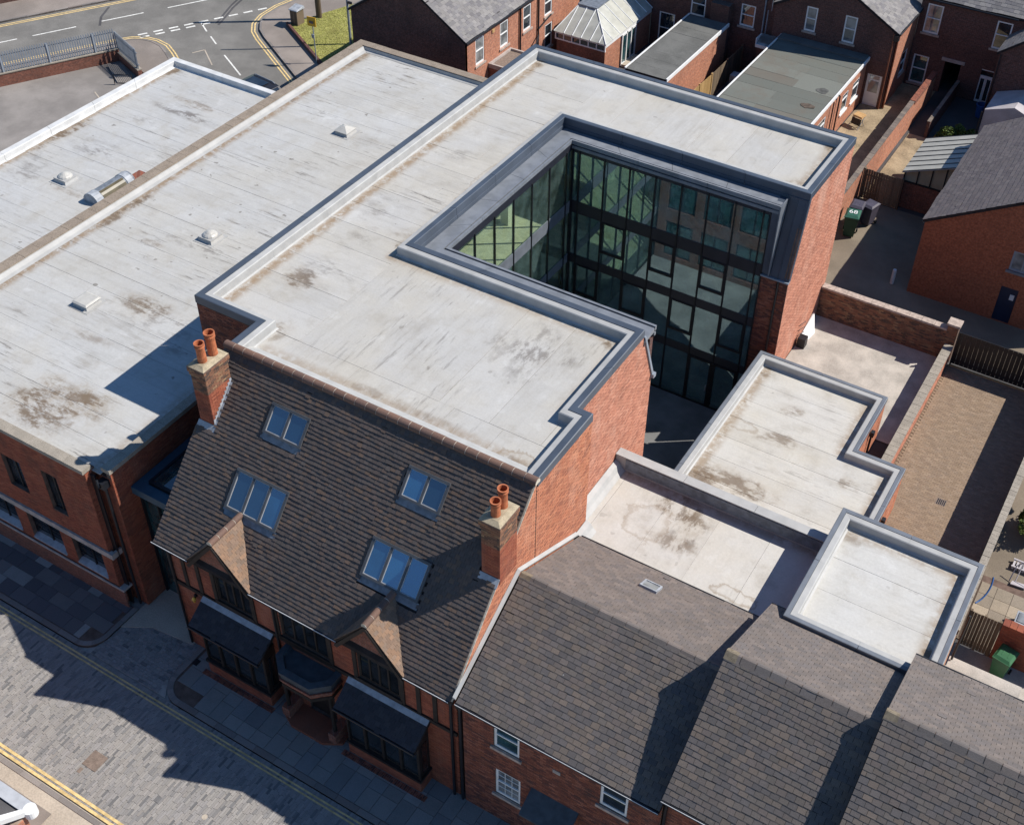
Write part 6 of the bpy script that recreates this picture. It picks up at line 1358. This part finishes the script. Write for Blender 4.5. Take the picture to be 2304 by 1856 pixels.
MB().path([(-23.4, 67.6, 6.4), (-23.4, 67.6, 7.6)], 0.02).path([(-23.9, 67.6, 7.55), (-23.0, 67.6, 7.55)], 0.014).path([(-23.7, 67.3, 7.55), (-23.7, 67.9, 7.55)], 0.01).path([(-23.35, 67.3, 7.55), (-23.35, 67.9, 7.55)], 0.01).build('aerial', 'steel', H2)
H3 = thing('brick_house', 'long dark brick house front at the top right with an open passage doorway', 'house', (-9, 73, 2), 'brick houses at the back')
f3 = [(-15.30, -14.35, 5.45, 7.25), (-11.15, -10.25, 5.5, 7.2), (-15.45, -14.5, 2.15, 3.98), (-13.52, -12.55, 1.95, 4.0), (-11.3, -10.55, 1.95, 4.1)]
wall(H3, FY(72.0), -15.7, 6, 1.95, 7.65, 'front_wall', 'far_dark', 0.2, f3)
MB().box(-15.7, -13.6, 72.4, 80, 1.95, 7.5).box(-13.6, -12.5, 72.4, 80, 4.05, 7.5).box(-12.5, 6, 72.4, 80, 1.95, 7.5).box(-13.6, -12.5, 77, 77.1, 1.95, 4.05).build('body', 'far_dark', H3)
for o, pn in zip(f3[:3], ('pane_curtain', 'pane', 'pane_teal')): sash(H3, FY(72.0), *o, pane=pn, rec=0.02)
MB().fbox(FY(72), -13.75, -12.35, 4.02, 4.22, -0.1, 0.06).build('lintel', 'band', H3)
for k, (a, b) in enumerate(((-11.3, -10.93), (-10.92, -10.55))):
    d = MB().fbox(FY(72), a, a + .07, 1.97, 3.6, -.12, -.04).fbox(FY(72), b - .07, b, 1.97, 3.6, -.12, -.04).fbox(FY(72), a + .07, b - .07, 1.97, 2.1, -.12, -.04).fbox(FY(72), a + .07, b - .07, 3.5, 3.6, -.12, -.04).build('door', 'white', H3); MB().fbox(FY(72), a + .07, b - .07, 2.1, 3.5, -.1, -.08).build('pane', 'pane', d)
MB().fbox(FY(72), -11.3, -10.55, 3.6, 3.68, -.12, -.04).fbox(FY(72), -11.3, -10.55, 4.02, 4.1, -.12, -.04).build('fanlight_frame', 'white', H3)
MB().hexa([(-15.9, 71.8, 7.55), (6, 71.8, 7.55), (6, 76.5, 10.6), (-15.9, 76.5, 10.6), (-15.9, 71.8, 7.7), (6, 71.8, 7.7), (6, 76.5, 10.75), (-15.9, 76.5, 10.75)]).build('roof_deck', 'deck', H3)
f = Field(H3, 'roof_slate', 'roof_slate_courses', 'slate_grey', 120); s = Vector((0, 4.7, 3.05)); tiles(f, (-15.9, 71.78, 7.7), (1, 0, 0), s, 21.9, s.length, 0.24, 0.33, 0.01)
MB().tube((-15.9, 71.72, 7.6), (-10, 71.72, 7.6), 0.055).build('gutter', 'black', H3)
H4 = thing('gabled_house', 'grey-roofed rear wing at the right edge, meeting the long brick house', 'house', (-7.3, 70.5, 2), 'brick houses at the back')
gable_house(H4, -10.2, -4.4, 69.5, 71.95, 6.6, -7.3, 8.9, ('far_dark', 'far_dark'))
MB().tube((-10.1, 69.42, 2), (-10.1, 69.42, 6.4), 0.05).build('downpipe', 'black', H4)
WG = thing('rendered_outhouse', 'pale rendered outhouse with a low gabled top behind the big dark roof', 'outhouse', (-8.1, 67.8, 2))
MB().prism([(-9.75, 66.9, 1.95), (-6.5, 66.9, 1.95), (-6.5, 66.9, 4.1), (-8.2, 66.9, 4.75), (-9.75, 66.9, 4.2)], (0, 2.55, 0)).build('walls', 'render', WG)
MB().path([(-9.85, 66.8, 4.1), (-9.85, 66.8, 2.0)], 0.04).build('downpipe', 'black', WG)
# dark-roofed house at the right with its glazed lean-to
OH = thing('gabled_house', 'large house with a dark slate roof and a plain orange-brown brick gable at the right', 'house', (-4.6, 55, 2), 'brick houses at the back')
fo = [(-4.42, -3.3, 4.9, 5.95), (-4.47, -3.66, 2.0, 3.95)]
gable_house(OH, -8.62, -0.62, 50.98, 61.2, 6.2, -4.62, 8.55, ('far_new', 'far_new'), fops=fo, slate='slate_plum', gauge=0.23, tw=0.32, lim=300, over=0.10)
sash(OH, FY(50.98), *fo[0], mat='steel', style=2, pane='pane_curtain', rec=0.03, sill='zinc')
d = MB().fbox(FY(50.98), *fo[1], -0.1, -0.05).build('door', 'door_blue', OH)
MB().fbox(FY(50.98), -3.98, -3.78, 3.3, 3.6, -0.049, -0.03).build('door_light', 'steel_trim', d)
MB().tube((-8.68, 50.9, 6.05), (-8.68, 60.4, 6.05), 0.05).build('gutter_rim_glint', 'steel_trim', OH)  # sunlit rim painted as a pale tube along the eave
LT = thing('lean_to', 'glazed lean-to with a ribbed pale metal roof on a dark red brick wall', 'lean-to', (-10.2, 60.5, 2))
MB().box(-11.5, -8.7, 58.15, 62.0, 1.95, 3.55).build('brick_wall', 'far_red', LT)
MB().hexa([(-11.62, 58.0, 4.05), (-8.66, 58.0, 5.25), (-8.66, 62.1, 5.25), (-11.62, 62.1, 4.05), (-11.62, 58.0, 4.11), (-8.66, 58.0, 5.31), (-8.66, 62.1, 5.31), (-11.62, 62.1, 4.11)]).build('roof_sheet', 'pale_metal', LT)
for k in range(8): y = 58.02 + k * 0.578; MB().hexa([(-11.62, y, 4.11), (-8.66, y, 5.31), (-8.66, y + .03, 5.31), (-11.62, y + .03, 4.11), (-11.62, y, 4.145), (-8.66, y, 5.345), (-8.66, y + .03, 5.345), (-11.62, y + .03, 4.145)]).build('roof_rib', 'black', LT)
MB().prism([(-11.5, 58.22, 3.55), (-8.7, 58.22, 3.55), (-8.7, 58.22, 5.15), (-11.5, 58.22, 4.05)], (0, 0.02, 0)).build('gable_glass', 'cream', LT)
for x, h in ((-11.5, 4.08), (-10.8, 4.34), (-10.1, 4.62), (-9.4, 4.9), (-8.75, 5.15)): MB().box(x - .03, x + .03, 58.15, 58.219, 3.55, h).build('mullion', 'black', LT)
MB().box(-11.5, -8.7, 58.12, 58.22, 3.5, 3.56).build('sill', 'black', LT)

# ================================================================== YARDS, WALLS AND GATES AT THE RIGHT
sheet('yard', rect(-11.7, -5.62, 40.0, 46.78), 1.975, 'concrete')
sheet('rear_yard', rect(-17.05, -13.62, 47.6, 71.9), 1.975, 'yardstone')
sheet('passage', rect(-13.4, -11.5, 57.8, 66), 1.975, 'yardstone')
sheet('service_yard', rect(-13.6, 8, 47.5, 57.75), 1.97, 'yard_dark')
drv = sheet('driveway', rect(-5.24, -0.62, 28.0, 46.55), 1.98, 'joint_brown')
pv = Field(drv, 'paver', 'pavers_beyond', 'paver'); y = 33.0; r = 0
while y < 46.5:
    x = -5.2 + (0.1 if r % 2 else 0)
    while x < -0.7: pv.add(Vector((x + .1, y + .05, 1.985 + random.uniform(-.001, .001))), Vector((.195, 0, 0)), Vector((0, .095, 0)), Vector((0, 0, .03))); x += 0.2
    y += 0.1; r += 1
dg_ = thing('drain_grate', 'small square drain grate set in the block-paved driveway', 'drain grate', (-2.9, 37.85, 2))
MB().box(-3.1, -2.7, 37.65, 38.05, 1.99, 2.004).build('rim', 'bronze', dg_)
for k in range(5): MB().box(-3.05 + k * .072, -3.01 + k * .072, 37.69, 38.01, 2.004, 2.012).build('bar', 'black', dg_)
WA = thing('yard_wall', 'shaded brick wall with pale coping at the far side of the concrete yard', 'wall', (-8.7, 46.9, 2))
waf = Field(WA, 'brick', 'brick_courses', 'brick_old', 200)
wall(WA, FY(46.8), -11.7, -5.72, 1.95, 3.6, 'brickwork', 'mortar_dark', 0.22, field=waf)
stones(WA, -11.7, -5.72, 46.72, 47.08, 3.6, 3.70, 'x', 0.6, 'sill')
wall(WA, FY(46.72), -5.72, -5.24, 1.95, 3.95, 'gate_pier', 'mortar_dark', 0.45, field=waf)
MB().box(-5.78, -5.18, 46.66, 47.22, 3.95, 4.06).build('pier_cap', 'sill', WA)
LW = thing('dividing_wall', 'long low brick wall between the concrete yard and the block-paved driveway', 'wall', (-5.45, 38, 2))
lwf = Field(LW, 'brick', 'brick_courses', 'brick_pink', 100)
wall(LW, FX(-5.26), 29.9, 46.6, 1.95, 2.92, 'brickwork', 'mortar_warm', 0.3, field=lwf)
stones(LW, -5.62, -5.22, 29.9, 46.6, 2.92, 3.02, 'y', 0.3, 'stone', 'coping_brick')
BG = thing('driveway_gate', 'wide black boarded gate closing the end of the driveway', 'gate', (-2.9, 46.6, 2))
for k in range(22): MB().box(-5.16 + k * .203, -5.16 + k * .203 + .195, 46.58, 46.62, 2.08, 3.85).build('board', 'black', BG)
for z in (2.2, 3.6): MB().box(-5.16, -0.72, 46.625, 46.68, z, z + .1).build('rail', 'black', BG)
MB().box(-5.16, -0.72, 46.45, 46.56, 1.98, 2.04).build('threshold', 'wood_new', BG)  # kerb with its yellow sunlight put into the wood colour
MB().box(-5.17, -5.10, 46.5, 46.57, 1.98, 3.9).build('post', 'black', BG)
EWL = thing('boundary_wall', 'tall brick wall with a pale coping between the driveway and the right-hand garden', 'wall', (-0.5, 38, 2))
MB().box(-0.62, -0.40, 30.0, 47.0, 1.95, 4.05).build('brickwork', 'far_dark', EWL)
stones(EWL, -0.64, -0.36, 30.0, 47.0, 4.05, 4.14, 'y', 0.24, 'stone', 'coping_brick')
MB().box(-0.62, -0.4, 24.95, 31.35, 1.95, 3.9).build('brickwork', 'far_orange', EWL)
GWL = thing('party_wall', 'long sunlit brick wall between two back yards near the wooden gate', 'wall', (-13.7, 58, 2))
wall(GWL, FX(-13.6), 48.0, 70.8, 1.95, 3.72, 'brickwork', 'far_orange', 0.25)
stones(GWL, -13.86, -13.58, 48.0, 66.4, 3.72, 3.80, 'y', 0.3, 'coping_dark', 'coping_brick')
stones(GWL, -13.88, -13.56, 66.5, 70.8, 3.55, 3.78, 'y', 0.45, 'far_red', 'coping_brick')
SW = thing('garden_wall', 'low dark garden wall running up to the passage doorway', 'wall', (-12.4, 69, 2))
MB().box(-12.52, -12.36, 66.0, 71.9, 1.95, 3.0).build('brickwork', 'far_dark', SW); stones(SW, -12.54, -12.34, 66.0, 71.9, 3.0, 3.05, 'y', 0.6, 'coping_dark')
TG = thing('wooden_gate', 'weathered board gate between the sunlit wall and the lean-to', 'gate', (-12.5, 57.8, 2))
tgf = Field(TG, 'board', 'boards', 'wood')
for k in range(15): tgf.add(Vector((-13.45 + k * .138 + .065, 57.80, 2.9 + random.uniform(-.02, .02))), Vector((.125, 0, 0)), Vector((0, 0, 1.78)), Vector((0, -.025, 0)))
for z in (2.3, 3.4): MB().box(-13.5, -11.4, 57.82, 57.88, z, z + .1).build('rail', 'wood', TG)
for x in (-13.5, -11.42): MB().box(x - .05, x + .05, 57.72, 57.9, 1.95, 3.85).build('post', 'wood', TG)
def fence_run(name, label, a, b, z0, z1, mat, n, loc):
    t = thing(name, label, 'fence', loc); f = Field(t, 'board', 'boards', mat); a = Vector(a); b = Vector(b); d = (b - a) / n
    nn = Vector((d.y, -d.x, 0)).normalized()
    for k in range(n): f.add(Vector((*(a + d * (k + .5)), (z0 + z1) / 2)), Vector((*d, 0)) * .93, Vector((0, 0, z1 - z0 + random.uniform(-.02, .02))), nn * .03)
    for q in (a, (a + b) / 2, b): MB().box(q.x - .05, q.x + .05, q.y - .05, q.y + .05, 1.95, z1 + .06).build('post', mat, t)
    return t
fence_run('wooden_fence', 'new yellow board fence panels in the sun between two felt-roofed wings', (-25.15, 60.2), (-25.05, 63.4), 1.98, 3.6, 'wood_new', 20, (-25.1, 62, 2))
fence_run('wooden_fence', 'shaded grey board fence continuing from the yellow panels towards the house', (-25.05, 63.5), (-25.05, 67.9), 1.98, 3.6, 'wood', 26, (-25.05, 65.5, 2))
fence_run('garden_gate', 'brown board gate beside the pale square roof at the right', (-0.25, 31.35), (0.78, 31.35), 2.0, 3.85, 'wood', 9, (0.25, 31.35, 2))['category'] = 'gate'
RWL = thing('garden_wall', 'brick wall to the right of the brown garden gate, behind the green bin', 'wall', (2.2, 31.4, 2))
rwf = Field(RWL, 'brick', 'brick_courses', 'brick_red', 150); wall(RWL, FY(31.3), 0.85, 3.2, 1.95, 3.85, 'brickwork', 'mortar_dark', 0.22, field=rwf); stones(RWL, 0.85, 3.2, 31.24, 31.58, 3.85, 3.93, 'x', 0.24, 'brick_red', 'coping_brick')
sheet('side_path', rect(-0.4, 6, 28.5, 31.3), 1.985, 'concrete')
sheet('garden_soil', rect(-0.4, 8, 31.55, 47), 1.975, 'yard_dark')
gpv = sheet('patio', rect(-0.35, 3, 31.6, 35.0), 1.99, 'mortar_dark')
gpf = Field(gpv, 'paving_slab', 'paving_slabs', 'flag_warm')
for i in range(5):
    for j in range(5): gpf.add(Vector((-.02 + i * .6, 31.95 + j * .6, 2.0)), Vector((.585, 0, 0)), Vector((0, .585, 0)), Vector((0, 0, .03)))
def wheelie(name, label, x, y, rot, mats, digits=None, z=1.985, s=1.0):
    b = thing(name, label, 'wheelie bin', (x, y, z)); ca, sa = math.cos(rot), math.sin(rot)
    def p(a, c, h): return (x + (a * ca - c * sa) * s, y + (a * sa + c * ca) * s, z + h * s)
    def hx(x0, x1, y0, y1, z0, X0, X1, Y0, Y1, z1): return [p(x0, y0, z0), p(x1, y0, z0), p(x1, y1, z0), p(x0, y1, z0), p(X0, Y0, z1), p(X1, Y0, z1), p(X1, Y1, z1), p(X0, Y1, z1)]
    MB().hexa(hx(-.21, .21, -.24, .24, .06, -.28, .28, -.33, .33, .98)).build('body', mats[0], b)
    MB().hexa(hx(-.3, .3, -.37, .36, .98, -.3, .3, -.37, .36, 1.03)).hexa(hx(-.29, .29, -.35, .34, 1.03, -.22, .22, -.25, .26, 1.09)).build('lid', mats[1], b)
    for k in (-.1, .1): MB().hexa(hx(k - .02, k + .02, -.16, .16, 1.09, k - .02, k + .02, -.14, .14, 1.10)).build('lid_rib', mats[1], b)
    MB().tube(p(-.26, .40, .96), p(.26, .40, .96), .022).build('handle', mats[0], b)
    for k in (-.27, .27): MB().tube(p(k - .03, .26, .1), p(k + .03, .26, .1), .1, n=14).build('wheel', 'rubber', b)
    if digits:
        cu = bpy.data.curves.new('house_number', 'FONT'); cu.body = digits; cu.size = .36 * s; cu.extrude = .002; cu.align_x = 'CENTER'; cu.align_y = 'CENTER'; cu.materials.append(M['white'])
        tmp = bpy.data.objects.new('tmp_text', cu); COL.objects.link(tmp); me = bpy.data.meshes.new_from_object(tmp.evaluated_get(bpy.context.evaluated_depsgraph_get())); bpy.data.objects.remove(tmp); me.materials.clear(); me.materials.append(M['white']); o = bpy.data.objects.new('house_number', me); link(o, b); o.location = Vector(p(0, 0, 1.108)) - ORG[b]; o.rotation_euler = (0, 0, rot)
    return b
wheelie('wheelie_bin', 'green wheelie bin by the brick wall to the right of the garden gate', 1.32, 30.75, R(-12), ('green_bin', 'green_bin'), z=2.0, s=1.08)
wheelie('wheelie_bin', 'dark green wheelie bin with a painted number on its lid near the wooden gate', -12.75, 54.1, R(10), ('darkgreen_bin', 'bin_lid'), '68', s=1.25)
wheelie('wheelie_bin', 'purple-grey wheelie bin just behind the numbered dark green bin', -12.85, 55.15, R(4), ('purple_bin', 'purple_bin'), s=1.2)
wheelie('wheelie_bin', 'second purple-grey wheelie bin, closest to the wooden gate', -12.3, 55.6, R(-14), ('purple_bin', 'purple_bin'), s=1.15)
bo = thing('bollard', 'short pale bollard standing in the dark service yard', 'bollard', (-9.45, 51.2, 2))
MB().lathe((-9.45, 51.2, 1.97), [(.1, 0), (.1, .75), (.085, .82), (0, .84)], 10).build('shaft', 'steel_trim', bo)
jk = thing('leaning_board', 'white board leaning on the brick wall beside the concrete yard', 'board', (-11.4, 44.8, 2))
MB().hexa([(-11.66, 44.6, 1.98), (-11.35, 44.7, 1.98), (-11.25, 45.4, 1.98), (-11.66, 46.2, 1.98), (-11.70, 44.8, 2.15), (-11.62, 44.85, 2.15), (-11.62, 46.1, 2.55), (-11.70, 46.2, 2.55)]).build('sheet', 'white', jk)
MB().box(-11.62, -11.25, 44.0, 44.4, 1.98, 2.5).build('crate', 'black', jk)
for z in (2.2, 2.5, 2.8, 3.1): MB().tube((-11.68, 44.2, z), (-11.55, 44.6, z), .015).build('rung', 'black', jk)
ch = thing('garden_chair', 'folding chair with a tan padded seat in the sunny back yard', 'chair', (-16.3, 65.1, 2))
MB().hexa([(-16.6, 65.0, 2.62), (-16.0, 64.85, 2.62), (-15.9, 65.35, 2.66), (-16.5, 65.5, 2.66), (-16.58, 65.02, 2.72), (-16.02, 64.88, 2.72), (-15.93, 65.33, 2.76), (-16.48, 65.46, 2.76)]).build('seat', 'cushion', ch)
MB().hexa([(-16.6, 64.98, 2.60), (-16.0, 64.83, 2.60), (-16.02, 64.80, 2.2), (-16.62, 64.95, 2.2), (-16.6, 64.94, 2.60), (-16.0, 64.79, 2.60), (-16.02, 64.76, 2.2), (-16.62, 64.91, 2.2)]).build('backrest', 'black', ch)
for a, b in (((-16.55, 65.0, 2.62), (-16.5, 65.5, 1.98)), ((-16.0, 64.9, 2.62), (-15.95, 65.35, 1.98)), ((-16.5, 65.45, 2.62), (-16.75, 64.75, 1.98)), ((-15.95, 65.3, 2.62), (-16.1, 64.65, 1.98))): MB().tube(a, b, .02).build('leg', 'steel', ch)
bn = thing('plastic_pallet', 'pale slatted plastic pallet lying in the shaded right-hand garden', 'pallet', (0.8, 36.05, 2))
for k in range(7): MB().box(.45 + k * .13, .53 + k * .13, 35.85, 36.3, 2.0, 2.12).build('slat', 'render', bn)
for y in (35.84, 36.24): MB().box(.42, 1.36, y, y + .07, 2.12, 2.16).build('rail', 'render', bn)
dc = thing('folding_chair', 'white metal folding chair lying among clutter in the garden', 'chair', (0.85, 35.3, 2))
MB().path([(.55, 35.2, 2.0), (.6, 35.6, 2.5), (.8, 35.7, 2.7), (.75, 35.2, 2.1), (1.2, 35.1, 2.1), (1.5, 35.6, 2.0)], .02).build('frame', 'render', dc); MB().hexa([(.62, 35.0, 2.05), (1.15, 35.05, 2.05), (1.2, 35.25, 2.05), (.65, 35.2, 2.05), (.62, 35.0, 2.1), (1.15, 35.05, 2.1), (1.2, 35.25, 2.1), (.65, 35.2, 2.1)]).build('seat', 'render', dc)
hs = thing('hose', 'blue hose hanging beside the brown garden gate', 'hose', (-.15, 33.3, 2))
MB().path([(-.25 + .28 * math.sin(R(t)), 33.0 + t / 120, 2.9 - .4 * math.cos(R(t))) for t in range(0, 121, 15)], .032, 8).build('pipe', 'blue', hs)
bx = thing('cold_frame', 'pale blue glazed box standing on the patio behind the garden wall', 'cold frame', (1.5, 33.2, 2))
MB().box(1.2, 2.2, 32.9, 33.5, 2.0, 2.5).build('frame', 'lead', bx); MB().box(1.27, 2.13, 32.97, 33.43, 2.5, 2.53).build('pane', 'pane_curtain', bx)
def shrub(name, label, c, r, n, mat='leaf', cat='shrub', leaf=0.09):
    t = thing(name, label, cat, c); V = []; Fc = []; c = Vector(c)
    cl = [(Vector((random.gauss(0, .45), random.gauss(0, .45), random.uniform(.15, 1.0))), random.uniform(.25, .5)) for _ in range(14)]
    for k in range(n):
        q, cr = random.choice(cl); v = Vector((random.gauss(0, 1), random.gauss(0, 1), random.gauss(0, 1))).normalized() * cr * random.uniform(.6, 1.05)
        p = Vector(((q.x + v.x) * r[0], (q.y + v.y) * r[1], max(.02, (q.z + v.z * .8)) * r[2])); s = leaf * random.uniform(.5, 1.2)
        a = Vector((random.gauss(0, 1), random.gauss(0, 1), random.gauss(0, .6))).normalized() * s; b = a.cross(Vector((random.gauss(0, 1), random.gauss(0, 1), random.gauss(0, 1)))).normalized() * s * .55
        i = len(V); V += [tuple(p - a), tuple(p + b), tuple(p + a), tuple(p - b)]; Fc.append((i, i + 1, i + 2, i + 3))
    me = bpy.data.meshes.new('foliage'); me.from_pydata(V, [], Fc); me.materials.append(M[mat]); set_rnd(me, rng.random(n)); o = bpy.data.objects.new('foliage', me); link(o, t); o['kind'] = 'stuff'
    st = MB()
    for k in range(7): e = Vector((random.uniform(-.5, .5) * r[0], random.uniform(-.5, .5) * r[1], r[2] * .75)); st.tube(c, c + e, .03, .012, 5)
    st.build('stem', 'bark', t)
    return t
shrub('shrub', 'sunlit yellow-green shrub spilling over the garden wall at the right edge', (0.62, 38.3, 2.0), (.62, 1.05, 1.15), 5200, leaf=0.075)
shrub('shrub', 'darker green shrub further back at the right edge of the garden', (0.55, 43.6, 2.0), (.55, 1.2, 1.5), 2600)
shrub('shrub', 'shaded green shrub in the bed behind the lean-to', (-11.2, 66.3, 2.0), (.6, .7, .8), 2200)
shrub('shrub', 'small shaded shrub at the far end of the bed behind the lean-to', (-10.2, 67.0, 2.0), (.6, .5, .6), 1500)
shrub('shrub', 'dark climber in the corner below the conservatory window strip', (-32.4, 61.5, 2.0), (.6, .3, .9), 1500)
scatter_blades('weeds', rect(-12.0, -9.2, 65.3, 67.6), 2500, 1.98, 0.22, 'blade')
bb = thing('blue_tub', 'bright blue plastic tub by the wall of the long brick house', 'tub', (-10.45, 70.3, 2))
MB().lathe((-10.45, 70.3, 1.97), [(.25, 0), (.33, .75), (.36, .78), (.3, .8), (.27, .1), (0, .08)], 14).build('shell', 'blue', bb)
ac = thing('skylight_box', 'small pale glazed box beside the shaded fence by the wide felt roof', 'box', (-24.2, 65.5, 2))
MB().box(-24.6, -24.0, 65.2, 65.8, 1.98, 2.9).build('case', 'lead', ac)
sk = thing('lean_to_roof', 'small pale glass lean-to roof behind the corner of the wide felt roof', 'lean-to', (-23.2, 67.4, 2))
MB().hexa([(-23.9, 67.0, 4.3), (-22.7, 67.0, 4.3), (-22.7, 67.85, 4.7), (-23.9, 67.85, 4.7), (-23.9, 67.0, 4.36), (-22.7, 67.0, 4.36), (-22.7, 67.85, 4.76), (-23.9, 67.85, 4.76)]).build('pane', 'pane_curtain', sk); MB().box(-23.9, -22.7, 66.97, 67.02, 4.2, 4.4).box(-23.93, -23.88, 67.02, 67.8, 4.3, 4.75).build('frame', 'white', sk)
MB().box(-23.8, -22.75, 67.1, 67.85, 1.97, 4.28).build('wall', 'far_dark', sk)
pt = thing('garden_furniture', 'white metal garden chair against the brick base of the conservatory', 'chair', (-33.6, 60.6, 2))
MB().path([(-33.9, 60.5, 2), (-33.9, 60.5, 2.5), (-33.4, 60.5, 2.5), (-33.4, 60.5, 2.0)], .03).path([(-33.9, 60.9, 2.0), (-33.9, 60.9, 2.95), (-33.4, 60.9, 2.95), (-33.4, 60.9, 2)], .03).build('frame', 'white', pt); MB().box(-33.92, -33.38, 60.45, 60.95, 2.48, 2.53).build('seat', 'white', pt)

# ================================================================== CORNER OF THE BUILDING ACROSS THE STREET (BOTTOM LEFT)
CB = thing('corner_building', 'building corner across the street with dark roof, white edge and round brick corner', 'building', (-26, 7, 0))
MB().box(-34, -22.35, 3.0, 8.75, 0, 3.75).build('walls', 'far_orange', CB)
MB().hexa([(-34, 8.7, 3.8), (-22.45, 8.7, 3.8), (-22.75, 7.9, 4.3), (-34, 7.9, 4.3), (-34, 8.7, 3.9), (-22.45, 8.7, 3.9), (-22.75, 7.9, 4.4), (-34, 7.9, 4.4)]).hexa([(-34, 7.9, 4.3), (-22.75, 7.9, 4.3), (-24.4, 3.4, 5.6), (-34, 3.4, 5.6), (-34, 7.9, 4.4), (-22.75, 7.9, 4.4), (-24.4, 3.4, 5.7), (-34, 3.4, 5.7)]).build('roof', 'tarmac_dark', CB)
MB().box(-34, -22.3, 8.72, 9.1, 3.72, 3.98).build('white_edge', 'lead_pale', CB)
MB().hexa([(-22.48, 8.75, 3.8), (-22.22, 8.85, 3.8), (-22.6, 7.8, 4.25), (-22.85, 7.85, 4.25), (-22.48, 8.75, 4.02), (-22.22, 8.85, 4.02), (-22.6, 7.8, 4.45), (-22.85, 7.85, 4.45)]).hexa([(-22.6, 7.8, 4.25), (-22.85, 7.85, 4.25), (-24.4, 3.4, 5.6), (-24.15, 3.4, 5.6), (-22.6, 7.8, 4.45), (-22.85, 7.85, 4.45), (-24.4, 3.4, 5.8), (-24.15, 3.4, 5.8)]).tube((-22.3, 8.91, 3.70), (-22.3, 8.91, 3.99), 0.205, n=20).build('verge_board', 'white', CB)
for k in range(11):
    a0, a1 = R(90 - k * 9), R(90 - (k + 1) * 9 + .6); c = (-22.95, 7.9)
    MB().prism([(c[0] + r_ * math.cos(t), c[1] + r_ * math.sin(t), 3.1) for r_, t in ((.2, a0), (.2, a1), (.78, a1), (.78, a0))], (0, 0, .5)).build('corner_brick', 'terra', CB)
MB().lathe((-22.95, 7.9, 0), [(.95, 0), (.95, 2.9), (0.8, 3.0), (.0, 3.05)], 24).build('round_corner', 'far_red', CB)

finish_fields()
